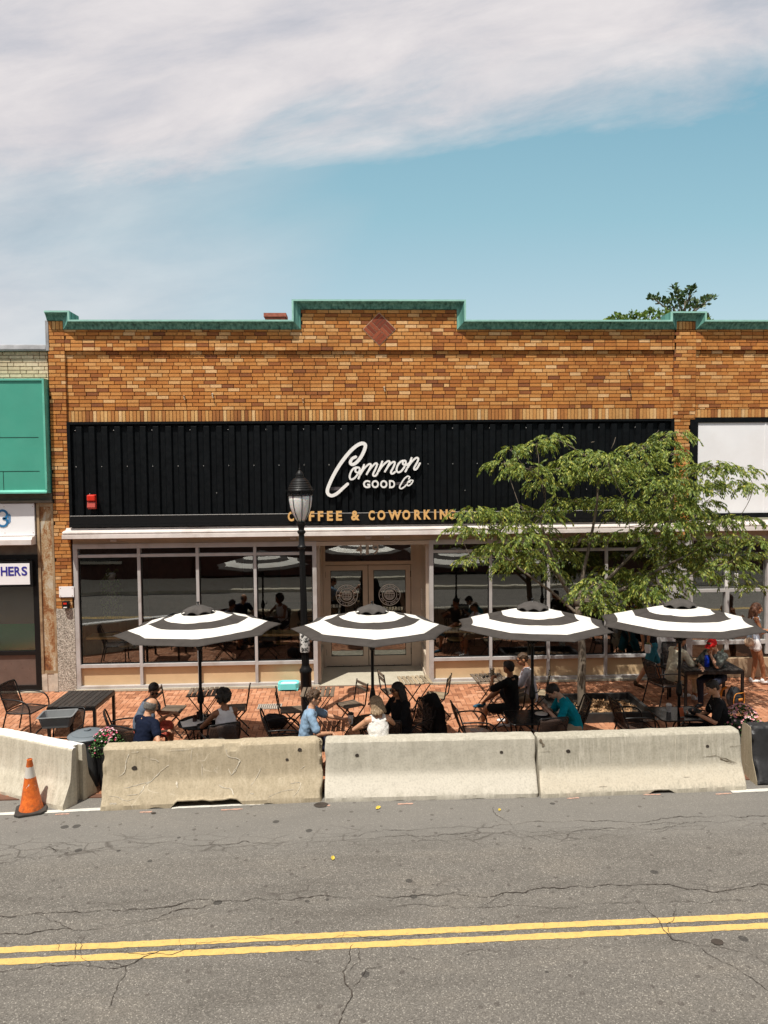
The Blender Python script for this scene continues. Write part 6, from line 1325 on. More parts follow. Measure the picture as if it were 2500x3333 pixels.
    if glasses:
        e = MB()
        for s in (-1, 1): e.ball(HC+Hm @ V((s*.032, .097, .0)), (.028, .007, .022) if glasses == 'big' else (.025, .006, .017), Hm, 14, 8); e.tube([HC+Hm @ V((s*.058, .09, .006)), HC+Hm @ V((s*.078, .0, .006))], .003, 5)
        e.tube([HC+Hm @ V((-.012, .102, .006)), HC+Hm @ V((.012, .102, .006))], .003, 5); e.build('sunglasses', m_lens, t, True)
    # hair
    rr = random.Random(int(px*7+py)); h = MB(); hp_ = lambda x, y, z: HC+Hm @ V((x, y, z)); sd = rr.uniform(0, 50)
    nz = lambda c: .006*noise.noise(V((c.x*50, c.y*50, c.z*18+sd)))
    if hairst == 'short':
        h.ball(hp_(0, -.020, .036), (.082, .098, .083), Hm, 18, 12); h.ball(hp_(0, -.062, -.01), (.064, .046, .06), Hm, 14, 9); h.ball(hp_(0, .04, .078), (.058, .045, .028), Hm, 12, 8)
    elif hairst == 'curly':
        h.ball(hp_(0, -.018, .035), (.084, .094, .08), Hm, 18, 12); h.ball(hp_(0, -.06, -.01), (.062, .045, .055), Hm, 14, 9)
        for i in range(95):
            d = V((rr.gauss(0, 1), rr.gauss(-.15, 1), rr.gauss(.45, .8))).normalized()
            if d.y > .35 and d.z < .5: continue
            h.ball(hp_(d.x*.088, -.018+d.y*.10, .035+d.z*.085), rr.uniform(.014, .022), seg=8, rings=5)
        nz = lambda c: .006*noise.noise(V((c.x*70, c.y*70, c.z*70)))
    elif hairst == 'afro':
        h.ball(hp_(0, -.035, .035), (.098, .10, .10), Hm, 18, 12)
        for i in range(170):
            d = V((rr.gauss(0, 1), rr.gauss(-.35, .9), rr.gauss(.15, .9))).normalized()
            if d.y > .45 and d.z < .6: continue
            h.ball(hp_(d.x*.112, -.035+d.y*.115, .03+d.z*.112), rr.uniform(.014, .025), seg=8, rings=5)
        nz = lambda c: .007*noise.noise(c*70)
    elif hairst == 'bald':
        for a in range(-115, 116, 12):
            c, s = math.sin(R(a)), -math.cos(R(a)); h.ball(hp_(c*.075, -.012+s*.088, -.005), (.018, .018, .056), Hm, 8, 6)
        h.ball(hp_(0, -.07, -.03), (.055, .035, .04), Hm, 12, 8); nz = lambda c: .004*noise.noise(c*60)
    elif hairst in ('bob', 'long', 'bun'):
        h.ball(hp_(0, -.018, .036), (.086, .100, .084), Hm, 18, 12); L_ = .125 if hairst == 'bob' else .34
        if hairst == 'bun': h.ball(hp_(0, -.12, .05), .045, seg=12, rings=8); h.ball(hp_(0, -.06, -.005), (.066, .05, .06), Hm, 14, 9)
        else:
            for a in range(-100, 101, 10):
                c, s = math.sin(R(a)), -math.cos(R(a)); b0 = hp_(c*.078, -.018+s*.085, .01); m = hp_(c*.088, -.022+s*.10, -.07); dn = m+T @ V((c*.025, s*.012-.01, -(L_-.08)*(1 if abs(a) < 85 else .85)+rr.uniform(-.02, .02))); h.capsule([b0, m, dn], [.024, .026, .015 if hairst == 'bob' else .018], seg=8)
    elif hairst == 'braids':
        h.ball(hp_(0, -.020, .036), (.080, .096, .080), Hm, 18, 12); h.ball(hp_(0, -.06, -.01), (.062, .045, .055), Hm, 14, 9)
        for j in range(-3, 4):
            x = j*.022; h.capsule([hp_(x, .06, .085-abs(x)*.4), hp_(x, -.02, .118-abs(x)*.5), hp_(x, -.09, .08-abs(x)*.4), hp_(x*.7, -.11, .0)], [.009]*4, seg=6)
        nz = lambda c: .002*noise.noise(c*80)
    if hair: fuse('hair', h, hair, t, .0062 if hairst not in ('long',) else .008, 1 if hairst in ('curly', 'afro', 'braids') else 2, nz)
    if beard:
        e = MB()
        for a in range(-75, 76, 10): e.ball(hp_(math.sin(R(a))*.058, .022+math.cos(R(a))*.052, -.075+.02*abs(a)/75), (.015, .013, .022), Hm, 8, 5)
        fuse('beard', e, beard, t, .006, 2)
    if cap:
        e = MB(); e.ball(hp_(0, -.012, .040), (.088, .104, .085), Hm, 20, 12); e.capsule([hp_(0, .07, .055), hp_(0, .15, .038)], [(.075, .008), (.060, .008)], side=Hm @ V((1, 0, 0)), seg=14); fuse('cap', e, cap, t, .0062, 2)
    # clothes
    if shirt:
        g = MB(); ex = .013; q = [(a+ex, b+ex) for a, b in tr]
        if straps:
            g.capsule([P-V((0, 0, hem)), S1, S2, S3-T @ V((0, 0, .03))], [(q[0][0]+.015, q[0][1]+.012), q[1], q[2], (.145, q[3][1]-.004)], side=X, seg=20)
            for s in (-1, 1): g.capsule([S3+T @ V((s*.085, -.075, .0)), S3+T @ V((s*.085, -.045, .078)), S3+T @ V((s*.085, .05, .07)), S3+T @ V((s*.085, .085, .0))], [(.028, .011)]*4, side=X, seg=10)
        else:
            g.capsule([P-V((0, 0, hem)), S1, S2, S3, NB-T @ V((0, 0, .028))], [(q[0][0]+.012, q[0][1]+.012), q[1], q[2], q[3], (.078, .068)], side=X, seg=20)
            for i, s in enumerate((-1, 1)):
                sh, e, w = SH[i], EL_[i], WR[i]; g.capsule([S3+T @ V((s*.06, 0, .016)), sh], [.072, .063], seg=12)
                if sleeve <= 1: g.capsule([sh, sh.lerp(e, sleeve)], [.063, .066 if not female else .055], seg=14)
                else: g.capsule([sh, e], [.062, .052], seg=12); g.capsule([e, e.lerp(w, sleeve-1)], [.052, .042], seg=12)
        sd2 = rr.uniform(0, 90)
        def fold(c): return .006*noise.noise(V((c.x*7, c.y*7, c.z*13+sd2)))+.006*noise.noise(V((c.x*22, c.y*22, c.z*22+sd2)))-.001
        fuse(topname, g, shirt, t, .008, 3, fold)
    if bottom:
        g = MB(); g.capsule([P+V((0, 0, .05)), P-V((0, 0, .02))], [(.15, .112), (.158, .12)], side=X, seg=18)
        for i in (0, 1):
            if bleg <= 1: g.capsule([HP[i], HP[i].lerp(KN[i], bleg)], [.095, .088 if bleg > .6 else .096], seg=14)
            else: g.capsule([HP[i], HP[i].lerp(KN[i], .5), KN[i]], [.094, .084, .068], seg=14); g.capsule([KN[i], KN[i].lerp(AN[i], (bleg-1)*.97)], [.068, .050], seg=14)
        sd3 = rr.uniform(0, 90); fuse(bottomname, g, bottom, t, .009, 3, lambda c: .008*noise.noise(V((c.x*11, c.y*11, c.z*11+sd3))))
    for i in (0, 1):
        if shoes:
            fd = V(footdir[i]).normalized(); sv = fd.cross(V((0, 0, 1))); an = AN[i]; g = MB(); g.capsule([an-fd*.035+V((0, 0, -.02)), an-fd*.03+V((0, 0, -.05))], [.044, .042], seg=12); g.capsule([an-fd*.035+V((0, 0, -.058)), an+fd*.06+V((0, 0, -.055)), an+fd*.16+V((0, 0, -.062))], [(.042, .032), (.046, .034), (.038, .025)], side=sv, seg=14)
            o = fuse('shoe', g, shoes, t, .007, 2)
    info.update(HC=HC, T=T, Hm=Hm, t=t, S3=S3, P=P, NB=NB, KN=KN, AN=AN, EL=EL_, WR=WR, X=X, HP=HP); return info
c_grey = cloth('grey_blue_tee', (.12, .15, .20)); c_navy = cloth('navy_tee', (.004, .008, .024)); c_white = cloth('white_top', (.74, .72, .72)); c_lace = cloth('white_lace_top', (.72, .70, .66), 60, .22, 1.); c_blue = cloth('light_blue_shirt', (.24, .36, .50)); c_blk = cloth('black_cloth', (.009, .009, .010), 7, .2, .4)
c_teal = cloth('teal_tee', (.0, .27, .36)); c_cream = cloth('cream_shirt', (.68, .62, .47)); c_olive = cloth('dark_grey_tee', (.10, .11, .10), 16, .5); c_jean = cloth('blue_denim', (.07, .13, .24), 12, .3); c_dnavy = cloth('dark_trousers', (.018, .02, .035)); c_khaki = cloth('khaki_shorts', (.36, .28, .19)); c_tshort = cloth('teal_shorts', (.03, .15, .19)); c_wsh = cloth('white_tee', (.62, .61, .66))
c_plaid = cloth('red_white_plaid', (.60, .12, .08), 40, .5); c_whshort = cloth('white_shorts', (.76, .73, .72)); c_palebl = cloth('pale_blue_top', (.50, .56, .66)); s_blk = cloth('black_shoe', (.02, .02, .022)); s_wht = cloth('white_shoe', (.70, .69, .68)); s_blue = cloth('blue_running_shoe', (.03, .10, .16), 25, .6); s_brn = cloth('brown_sandal', (.06, .035, .02)); c_redcap = cloth('red_cap', (.62, .02, .02)); c_dcap = cloth('brown_cap', (.12, .075, .04))
# first parasol table
person('seated man with dark hair and dark glasses in a grey blue T-shirt', 501, 2247, -84, sk_t, lean=27, k=1.04, head=(-72, 20, 0), hands=[(-.10, .46, .74), (.10, .42, .75)], hn=((0, 0, -1), (0, 0, -1)), shirt=c_grey, bottom=c_plaid, bleg=.9, shoes=s_blk, hair=h_blk, hairst='short', glasses='small', sleeve=.6, belly=.02)
person('balding grey haired man in a navy T-shirt, seen from behind, his head bowed', 494, 2296, -36, sk_l, lean=15, head=(-18, 20, 0), hands=[(.02, .36, .75), (.26, .20, .66)], shirt=c_navy, bottom=c_jean, bleg=2, shoes=s_blk, hair=h_gry, hairst='bald', sleeve=.6, belly=.03)
person('woman with short dark curly hair in a white tank top, seen from behind', 722, 2270, 30, sk_m, lean=16, head=(22, 14, 0), hands=[(-.16, .40, .75), (.05, .42, .75)], elb=[(-.9, -.1, -.5), (.6, -.4, -.6)], shirt=c_white, bottom=c_dnavy, shoes=s_blk, hair=h_blk, hairst='afro', female=True, straps=True, hem=.12, topname='tank_top')
# second parasol table
i4 = person('man with brown curly hair and sunglasses in a light blue shirt, holding a takeaway cup', 1024, 2272, -88, sk_l, lean=14, head=(-4, 8, 0), hands=[(-.16, .60, .80), (.12, .40, .70)], elb=[(-.5, -.3, -.8), (.6, -.5, -.5)], hdir=((.15, 1, 0), (.1, 1, -.5)), hn=((.9, 0, -.1), (0, 0, -1)), curl=(1.0, .5), shirt=c_blue, bottom=c_dnavy, shoes=s_blk, hair=h_brn, hairst='curly', glasses='small', sleeve=.75)
person('blonde woman in a white frilled top, seen from behind, with both elbows on the table', 1222, 2290, 14, sk_l, lean=12, head=(38, 8, 0), hands=[(-.13, .38, .78), (.15, .38, .75)], elb=[(-1, .1, -.45), (1, .1, -.45)], shirt=c_lace, bottom=c_khaki, bleg=.7, shoes=s_wht, hair=h_bld, hairst='bob', female=True, straps=True, hem=.12, glasses='small', topname='lace_top')
i6 = person('woman with long black hair, big sunglasses and loose black clothes facing the camera', 1292, 2244, 132, sk_t, lean=10, head=(-16, 6, 0), hands=[(-.02, .38, .75), (.14, .34, .75)], shirt=c_blk, sleeve=1.75, bottom=c_blk, bleg=2, shoes=s_blk, hair=h_blk, hairst='long', female=True, glasses='big', belly=.07, topname='black_coat', hem=.14, k=1.03)
# coat thrown over her chair
t = thing('coat', 'black coat hanging over the chair behind the woman in black', 'coat', (.98, -3.94, gz(-4)), 115)
k = MB(); k.capsule([(-.2, -.30, .86), (0, -.34, .93), (.2, -.30, .86)], [.07, .09, .07]); k.capsule([(-.15, -.33, .8), (-.17, -.36, .25)], [.10, .13]); k.capsule([(.15, -.33, .8), (.17, -.36, .25)], [.10, .13]); k.capsule([(0, -.34, .85), (0, -.38, .25)], [(.16, .08), (.2, .1)], side=(1, 0, 0)); fuse('cloth', k, c_blk, t, .014, 3, lambda c: .014*noise.noise(c*9))
# table by the windows
i7 = person('person in black T-shirt and shorts with crossed tattooed legs, seen from behind', 1655, 2172, 52, sk_t, lean=6, head=(-14, 4, 0), hands=[(-.05, .34, .98), (.19, .30, .62)], elb=[(-.8, -.2, -.5), (.8, -.4, -.4)], curl=(1., .4), feet=[(-.10, .56, .09), (.02, .58, .52)], knees=[(-.1, .6, .8), (.45, .5, .5)], shirt=c_blk, bottom=c_blk, bleg=.75, shoes=s_blue, hair=h_blk, hairst='short', sleeve=.8, footdir=((0, 1, 0), (-.9, .4, .1)), hn=((.8, 0, 0), (0, 0, -1)))
tt_ = MB()
for kx in range(5):
    p = i7['KN'][1].lerp(i7['AN'][1], .1+.16*kx); tt_.ball(p+V((.03, -.02, .04)), (.014, .014, .010), seg=8, rings=5)
tt_.build('tattoo', M_('tattoo_ink', (.05, .03, .03), .6), i7['t'], True)
person('man in a white T-shirt with braided hair, seated at the left of the tree trunk', 1700, 2145, 78, sk_t, lean=14, head=(10, 16, 0), hands=[(-.08, .42, .78), (.12, .36, .76)], shirt=c_wsh, bottom=c_khaki, bleg=.95, shoes=s_wht, hair=h_brn, hairst='braids', sleeve=.75, glasses='small')
# third parasol table
i9 = person('young man in a bright teal T-shirt, bent over his phone', 1800, 2250, 88, sk_p, lean=34, head=(2, 42, 0), hands=[(-.05, .42, .80), (.10, .42, .80)], elb=[(-.7, -.2, -.9), (.7, -.2, -.9)], hdir=((.25, .8, .35), (-.35, .8, .35)), hn=((.6, 0, .5), (-.6, 0, .5)), curl=(.8, .8), shirt=c_teal, bottom=c_khaki, bleg=.95, shoes=s_blk, hair=h_blk, hairst='short', sleeve=.72)
p = (i9['hand0']+i9['hand1'])/2; t = thing('phone', 'dark phone held in both hands over the white plate', 'phone', p+V((-.03, 0, .035)), 90, rot=(R(35), 0, R(88))); k = MB(); k.cbox((0, 0, 0), (.15, .075, .009), bev=.004); k.build('body', m_plid, t); k = MB(); k.cbox((0, 0, .0055), (.14, .066, .001)); k.build('screen', m_lens, t)
# fourth parasol table
i13 = person('man in a black printed T-shirt at the fourth parasol table, holding a dark bowl', 2318, 2238, 72, sk_l, lean=14, head=(18, 18, 0), hands=[(-.18, .36, .80), (.06, .38, .70)], curl=(.8, .5), hdir=((.5, .8, 0), (-.1, 1, .2)), hn=((.7, 0, .6), (0, 0, 1)), shirt=c_blk, bottom=c_dnavy, shoes=s_blk, hair=h_blk, hairst='short', sleeve=.75, belly=.02)
t = i13['t']; HCx, Hm_ = i13['HC'], i13['Hm']
ciga = HCx+Hm_ @ V((0, .09, -.06)); p0 = Matrix.Rotation(R(72), 3, 'Z') @ ciga+V(t.location); p1 = Matrix.Rotation(R(72), 3, 'Z') @ (ciga+Hm_ @ V((0, .07, -.012)))+V(t.location)
cg_ = thing('cigarette', 'white cigarette in the mouth of the man in black', 'cigarette', p0); k = MB(); k.tube([(0, 0, 0), p1-p0], .004, 8); k.build('body', m_white, cg_, True)
g_ = MB(); pc = i13['S3']
for r_, (x0, n_) in enumerate(((.02, 6), (.0, 7))):
    for j in range(n_): q_ = pc+i13['T'] @ V((-.06+.02*j+x0, .118, -.05-.03*r_)); g_.cbox(q_, (.012, .006, .008 if r_ else .012), i13['T'])
g_.build('shirt_print', m_white, t)
h0 = i13['hand0']; t = thing('dark_bowl', 'dark bowl held in the right hand group of the man in black', 'bowl', h0+V((-.0, 0, .02))); t['label'] = 'round dark bowl held up by the man in the black printed T-shirt'
k = MB(); k.lathe([(.03, -.03), (.075, .02), (.08, .045), (.074, .045), (.03, -.02), (0, -.02)], seg=22); k.build('body', m_plid, t, 'auto')
# tall black table on the right
person('person in a cream shirt and pale trousers whose head is hidden by the fourth parasol', 2218, 2084, -72, sk_t, lean=20, head=(-10, 12, 0), hands=[(-.02, .50, .76), (.16, .42, .77)], shirt=c_cream, sleeve=.85, bottom=c_cream, bleg=1.8, shoes=s_wht, hair=h_brn, hairst='short', hem=.08, feet=[(-.13, .38, .085), (.10, .46, .085)])
person('person in a red cap and dark patterned shirt, chin resting on one hand', 2318, 2100, 128, sk_l, lean=20, head=(-12, 30, 0), hands=[(.02, .27, .98), (.10, .44, .76)], elb=[(-.3, .5, -.8), (.6, .1, -.5)], hdir=((.1, .1, 1), (-.6, 1, 0)), hn=((0, -1, 0), (0, 0, -1)), curl=(1.1, .4), shirt=c_olive, bottom=c_dnavy, shoes=s_blk, hair=h_brn, hairst='short', cap=c_redcap, sleeve=.85)
# walkers
w1 = onG(2118, 2238); i10 = person('man walking right in dark teal shorts and sandals, carrying a white paper bag', 0, 0, -82, sk_t, loc=(w1.x+.0, -.62), lean=5, pelvis=(0, 0, .92), head=(0, 5, 0), hands=[(-.26, -.02, .86), (.24, -.20, 1.02)], elb=[(-.5, -1, -.2), (.5, -1, -.2)], feet=[(-.08, .30, .10), (.06, -.34, .15)], knees=[(0, 1, 0), (0, 1, .0)], shirt=cloth('black_tee', (.015, .016, .02)), bottom=c_tshort, bleg=.92, shoes=s_brn, hair=h_brn, hairst='short', sleeve=.7, footdir=((0, 1, 0), (0, .9, -.35)), hem=.06)
h0 = i10['hand1']; t = thing('paper_bag', 'small white paper bag with green sprig held by the walking man', 'bag', h0+V((-.02, -.03, -.05)), 10); k = MB(); k.lathe([(.05, -.08), (.065, .0), (.06, .08), (.03, .085), (0, .085)], seg=8); k.build('body', m_sleeve, t, 'auto'); k = MB()
for j in range(9): a = rnd.uniform(0, 6.28); c = V((.02*math.cos(a), .02*math.sin(a), .085)); k.add([c, c+V((.015, 0, .03)), c+V((math.cos(a)*.03, math.sin(a)*.03, .06)), c+V((-.012, 0, .03))], [(0, 1, 2, 3)])
k.build('sprig', m_leafp, t, recalc=False)
w2 = atS(2448, 2222, 0); i14 = person('young woman in white shorts and trainers standing at the right edge, holding food', 0, 0, -104, sk_t, loc=(8.38, -.52), lean=4, pelvis=(0, 0, .93), head=(-6, 8, 0), hands=[(-.14, .30, 1.12), (.02, .32, 1.16)], elb=[(-.5, -.3, -1), (.5, -.3, -1)], curl=(.9, .9), hn=((.7, 0, .5), (-.7, 0, .5)), feet=[(-.10, .02, .085), (.02, .22, .085)], knees=[(0, 1, 0), (0, 1, 0)], shirt=c_palebl, straps=True, female=True, bottom=c_whshort, bleg=.32, shoes=s_wht, hair=h_red, hairst='long', topname='camisole', footdir=((-.2, 1, 0), (-.2, 1, 0)))
h0 = (i14['hand0']+i14['hand1'])/2; t = thing('pastry', 'small golden pastry held in both hands at the right edge', 'pastry', h0+V((0, 0, .02))); k = MB(); k.ball((0, 0, 0), (.05, .035, .025)); fuse('body', k, M_('baked_crust', (.52, .28, .10), .7, .3, 30, .4), t, .008, 2, lambda c: .006*noise.noise(c*40))
q_ = i14['P']; t = thing('handbag', 'small beige handbag hanging behind the woman in white shorts', 'handbag', V(i14['t'].location)+Matrix.Rotation(R(-104), 3, 'Z') @ V((.17, -.13, .92)), -104); k = MB(); k.ball((0, 0, 0), (.04, .10, .10)); fuse('body', k, M_('beige_leather', (.50, .36, .25), .6, .1, 8, .2), t, .01, 3); k = MB(); k.tube(catmull([(0, .08, .05), (-.03, .02, .35), (-.09, .04, .5)], 6), .006, 6); k.build('strap', M_('beige_leather', (.5, .36, .25)), t, True)
# takeaway cup under the outstretched hand of the man in light blue
h0 = i4['hand0']; cup('takeaway_cup', 'white takeaway cup with black lid in the grip of the man in light blue', (h0.x+.015, h0.y-.0, h0.z-.065), .030, .043, .15, m_sleeve, m_plid)
# ================================================================== TREES
def leaf_mat(name, stops, tl=.25):
    m, t, b, o = newmat(name); g_ = t.nodes.new('ShaderNodeNewGeometry'); c = ramp(t, g_.outputs['Random Per Island'], stops); n = noi(t, coord(t), 2.2, 3)
    c = mixc(t, 1., c, ramp(t, n, [(.35, (.85, .9, .8)), (.65, (1.12, 1.06, 1.)) ]), 'MULTIPLY')
    t.links.new(c, b.inputs['Base Color']); b.inputs['Roughness'].default_value = .5; b.inputs['Specular IOR Level'].default_value = .35; k_ = t.nodes.new('ShaderNodeBsdfTranslucent'); t.links.new(mixc(t, 1., c, (1.25, 1.2, .5), 'MULTIPLY'), k_.inputs[0]); mx = t.nodes.new('ShaderNodeMixShader'); mx.inputs[0].default_value = tl
    t.links.new(b.outputs[0], mx.inputs[1]); t.links.new(k_.outputs[0], mx.inputs[2]); t.links.new(mx.outputs[0], o.inputs[0]); return m
m_leaf = leaf_mat('elm_leaf', [(0, (.045, .085, .018)), (.35, (.11, .165, .03)), (.7, (.21, .265, .05)), (.92, (.33, .365, .08)), (1, (.46, .43, .10))])
m_bark = M_('grey_flaking_bark', (.15, .12, .09), .9, .45, 9, .9, 26, aniso=(1, 1, .5), dirt=(.30, .24, .17))
TR = thing('street_tree', 'slender street tree with layered drooping leaves growing from the pit', 'tree', (0, 0, 0))
by = -1.95; tb = V((4.30, by, gz(by)))
pads = [(600,110,60,40),(520,140,70,35),(400,170,45,28),(365,232,80,28),(470,260,90,42),(560,330,70,45),(640,250,120,70),(760,190,90,50),(860,210,100,55),(800,290,130,60),(930,270,100,60),(1040,150,90,32),(1200,88,75,26),(1130,130,70,28),(1000,190,80,35),(1060,240,120,50),(1190,190,70,40),(1300,260,100,45),(1400,245,90,35),(1500,258,95,26),(1590,345,55,26),(1480,335,90,36),(1350,340,100,50),(1200,330,120,60),(1100,330,100,50),(200,470,110,38),(330,480,110,42),(440,450,60,24),(560,490,90,32),(150,555,65,32),(250,560,90,32),(430,540,95,42),(540,560,60,36),(625,430,42,50),(720,420,80,38),(850,420,100,38),(960,430,100,38),(1080,470,120,48),(1200,440,110,60),(1300,470,100,50),(1400,520,95,36),(1520,500,95,26),(1350,420,60,38),(300,660,80,42),(200,700,45,20),(380,640,90,45),(420,720,95,52),(500,700,85,52),(600,640,60,45),(680,690,60,46),(600,760,48,28),(760,600,60,36),(860,590,60,36),(980,580,80,38),(1100,560,80,40),(1150,640,100,48),(1250,600,100,48),(1380,640,110,46),(1500,600,120,36),(1610,620,60,26),(1330,700,120,50),(1470,720,110,42),(1590,690,80,32),(1200,740,85,55),(1100,800,90,55),(1150,880,80,34),(1000,780,80,52),(880,760,80,46),(800,830,95,52),(900,870,85,52),(1000,880,65,42),(840,930,70,34),(960,950,50,32),(1220,820,50,42),(1480,790,80,24),(1590,840,65,16),(1000,260,90,40),(1150,390,110,40),(1000,480,110,34),(1180,520,110,38),(1280,540,100,36),(1180,700,90,42),(1260,660,100,42),(480,600,80,30),(1300,770,70,34),(1050,850,80,44),(950,810,80,44),(760,880,60,36)]
r = random.Random(77); padw = []
for (cx0, cy0, ra, rb2) in pads:
    px, py = 1400+cx0/1.508, 1350+cy0/1.508; yd = by+r.uniform(-1.05, .95)*(1 if cy0 < 700 else .7)+(-.25 if cy0 < 400 else 0); p = atY(px, py, yd); s_ = (yd-CAM.y)/2407/1.508; padw.append((p, ra*s_, rb2*s_))
fo = MB(); trunk_top = V((4.22, by+.02, 1.95))
def leaf(c, d, l, w_):
    s_v, b_v = frame(d, (r.uniform(-1, 1), r.uniform(-1, 1), r.uniform(-.3, .3))); m = c+d*l*.5-b_v*l*.05
    fo.add([c, m+s_v*w_, c+d*l-b_v*l*.16, m-s_v*w_], [(0, 1, 2, 3)])
for (p, ra, rb2) in padw:
    ns = max(16, int(ra*rb2*700)+10); dep = max(.22, ra*.85)
    for i in range(ns):
        a = r.uniform(0, 6.283); q = math.sqrt(r.random()); x = q*ra*math.cos(a); y = q*dep*math.sin(a); z = rb2*(.5-.95*q*q)+r.uniform(-.35, .3)*rb2
        base = p+V((x, y, z)); out = V((math.cos(a)*ra, math.sin(a)*dep, .02))
        out = (out.normalized()+V((r.uniform(-.6, .6), r.uniform(-.6, .6), r.uniform(-.15, .25)))).normalized(); L_ = r.uniform(.16, .34); nlf = int(L_/.0165); pos = base.copy(); d = out.copy()
        for j in range(nlf):
            d = (d+V((0, 0, -.085))).normalized(); pos = pos+d*.0165; sg = 1 if j % 2 else -1; sd_ = d.cross(V((0, 0, 1))).normalized()*sg
            ld = (d*.75+sd_*.6+V((0, 0, r.uniform(-.9, -.25)))).normalized(); leaf(pos, ld, r.uniform(.052, .082), r.uniform(.0105, .015))
fo.build('foliage', m_leaf, TR, recalc=False)
# trunk, forks, then branches grown greedily to every pad
br = MB(); tk = MB(); tpts = catmull([tb, tb+V((-.02, 0, .55)), tb+V((.0, .02, 1.1)), tb+V((-.05, .0, 1.6)), trunk_top], 5); tk.tube(tpts, [.082-.022*i/(len(tpts)-1)+.02*max(0, 1-i/2) for i in range(len(tpts))], 14)
nodes = [(trunk_top.copy(), .075)]
def limb(pts, r0_, r1_):
    c = catmull(pts, 4); n = len(c); br.tube(c, [r0_+(r1_-r0_)*i/(n-1) for i in range(n)], 7)
    for i, q in enumerate(c[::2]): nodes.append((q, r0_+(r1_-r0_)*2*i/(n-1)))
T0 = trunk_top
limb([T0, T0+V((-.3, -.05, .45)), T0+V((-.55, -.15, 1.0)), T0+V((-.75, -.2, 1.55))], .045, .02); limb([T0, T0+V((.12, .1, .6)), T0+V((.25, .1, 1.2)), T0+V((.35, .0, 2.0)), T0+V((.3, -.1, 2.6))], .042, .014)
limb([T0, T0+V((.35, -.1, .35)), T0+V((.9, -.1, .9)), T0+V((1.5, .0, 1.5)), T0+V((1.9, .1, 2.2))], .042, .015); limb([T0-V((0, 0, .15)), T0+V((-.45, .15, .25)), T0+V((-1.0, .1, .65)), T0+V((-1.5, .0, 1.05))], .034, .013)
limb([T0+V((.1, -.05, .1)), T0+V((.7, -.3, .35)), T0+V((1.5, -.4, .8)), T0+V((2.3, -.3, 1.15))], .04, .014)
for (p, ra, rb2) in sorted(padw, key=lambda q: (q[0]-T0).length):
    end = p+V((0, 0, -rb2*.1)); b = min(nodes, key=lambda n: (n[0]-end).length+max(0, n[0].z-end.z+.05)*1.5+abs((n[0]-T0).length-(end-T0).length)*.0+(.6 if (n[0]-T0).length > (end-T0).length else 0))
    d = end-b[0]
    if d.length < .05: continue
    r0_ = min(b[1]*.7, .008+.012*d.length); mid = b[0]+d*.5+V((r.uniform(-.06, .06), r.uniform(-.06, .06), .05*d.length-.02)); limb([b[0], mid, end], max(.006, r0_), .005)
    for j in range(4):
        e = end+V((r.uniform(-1, 1)*ra*.8, r.uniform(-1, 1)*ra*.7, r.uniform(-.4, .3)*rb2)); br.tube([end.lerp(b[0], .15*j), (end+e)/2+V((0, 0, .02)), e], [.005, .0035, .002], 5)
for px, py, ex, ey in ((1990, 1460, 2004, 1423), (1925, 1440, 1935, 1437), (2130, 1415, 2145, 1400)):
    a = atY(px, py, by-.1); b = atY(ex, ey, by-.1); br.tube([a, (a+b)/2+V((.01, 0, 0)), b], [.008, .006, .003], 5)
tko = tk.build('trunk', m_bark, TR, True); br.build('branches', m_bark, tko, True)
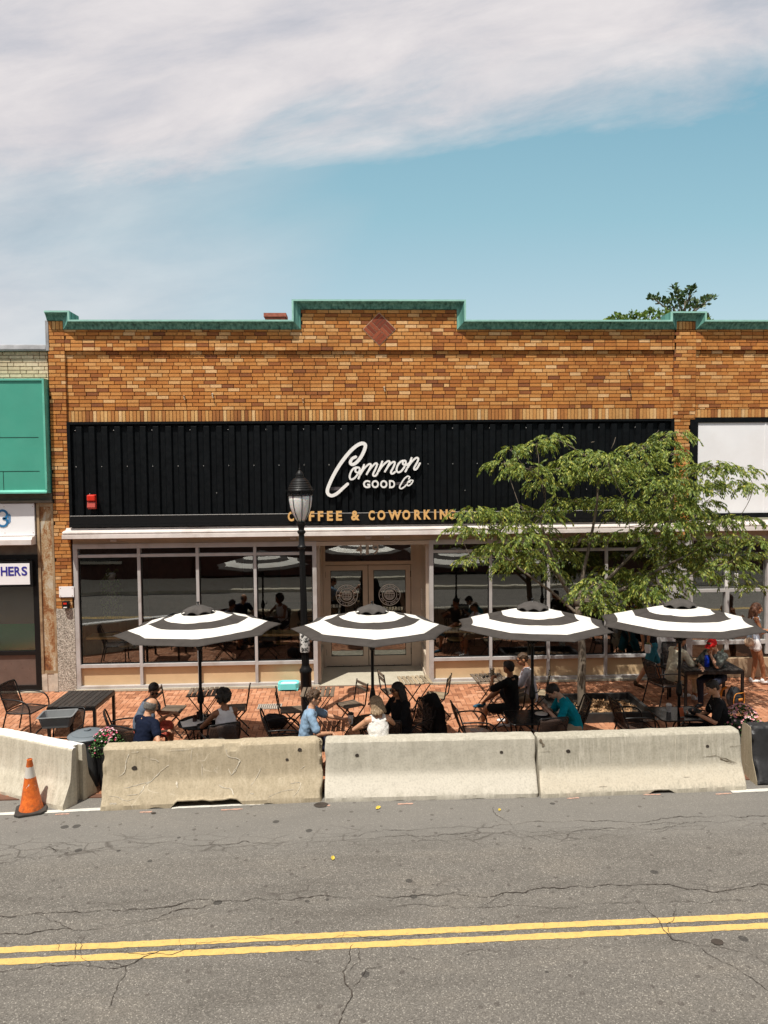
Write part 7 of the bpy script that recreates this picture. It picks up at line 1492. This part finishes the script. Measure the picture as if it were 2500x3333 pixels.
# trees beyond the roof
m_leaf2 = leaf_mat('maple_leaf', [(0, (.05, .10, .02)), (.5, (.09, .17, .03)), (1, (.17, .25, .05))]); m_leaf3 = leaf_mat('dark_conifer_leaf', [(0, (.02, .05, .018)), (.5, (.035, .08, .025)), (1, (.09, .12, .035))], .1)
def fartree(lb, blobs, Yd, mat, trx, leafl, dens, tips):
    t = thing('background_tree', lb, 'tree', (0, 0, 0), group='trees beyond the roof'); f = MB(); bb = MB(); x0 = atY(trx, 1000, Yd).x; top = atY(trx, blobs[0][1], Yd); bb.tube([(x0, Yd, -.6), (x0, Yd, top.z*.5), (x0+.1, Yd, top.z-.6)], [.35, .25, .05], 10)
    for (px, py, a, b) in blobs:
        p = atY(px, py, Yd); s_ = (Yd-CAM.y)/2407; A, B_ = a*s_, b*s_; e = p+V((0, 0, 0)); bb.tube([(x0, Yd, p.z-1.4), ((x0+p.x)/2, Yd, p.z-.7), e], [.08, .05, .02], 6)
        for i in range(int(A*B_*dens)+25):
            g = V((r.gauss(0, .45), r.gauss(0, .5), r.gauss(0, .45))); c = p+V((g.x*A, g.y*A, g.z*B_)); d = V((g.x*tips+r.uniform(-.7, .7), r.uniform(-.7, .7), r.uniform(-.6, .8)+tips*.4)).normalized(); s_v, b_v = frame(d, (r.uniform(-1, 1), r.uniform(-1, 1), r.uniform(-1, 1))); l = leafl*r.uniform(.7, 1.3)
            f.add([c, c+d*l*.5+s_v*l*.3, c+d*l, c+d*l*.5-s_v*l*.3], [(0, 1, 2, 3)])
    f.build('foliage', mat, t, recalc=False); bb.build('trunk', m_bark, t, True)
cv = lambda L_: [(1900+a/2.765, 900+b/2.765, c/2.765, d/2.765) for a, b, c, d in L_]
fartree('dark spiky tree rising behind the right coping step', cv([(810, 130, 28, 40), (850, 170, 70, 50), (870, 220, 120, 60), (780, 230, 70, 50), (720, 245, 50, 35), (660, 215, 45, 25), (620, 195, 22, 14), (960, 140, 35, 35), (985, 110, 14, 16), (930, 170, 60, 45), (960, 260, 80, 40), (1040, 230, 50, 35), (1100, 215, 50, 25), (1150, 190, 28, 18), (1010, 280, 50, 30), (860, 280, 120, 40), (1095, 375, 18, 22), (880, 330, 110, 40), (900, 420, 140, 60)]), 30, m_leaf3, 2225, .30, 22, 1.6)
fartree('light green leafy tree showing left of the coping step', cv([(600, 305, 35, 22), (560, 340, 60, 40), (620, 360, 70, 45), (440, 340, 35, 28), (430, 380, 50, 30), (500, 370, 60, 35), (690, 350, 60, 50), (740, 320, 60, 35), (320, 350, 30, 22), (290, 385, 50, 22), (240, 390, 22, 16), (350, 380, 35, 20), (700, 400, 90, 30), (500, 420, 150, 30), (320, 420, 90, 20), (1140, 400, 25, 10), (600, 480, 200, 50)]), 26, m_leaf2, 2100, .26, 34, .3)

bpy.data.scenes.remove(TS)
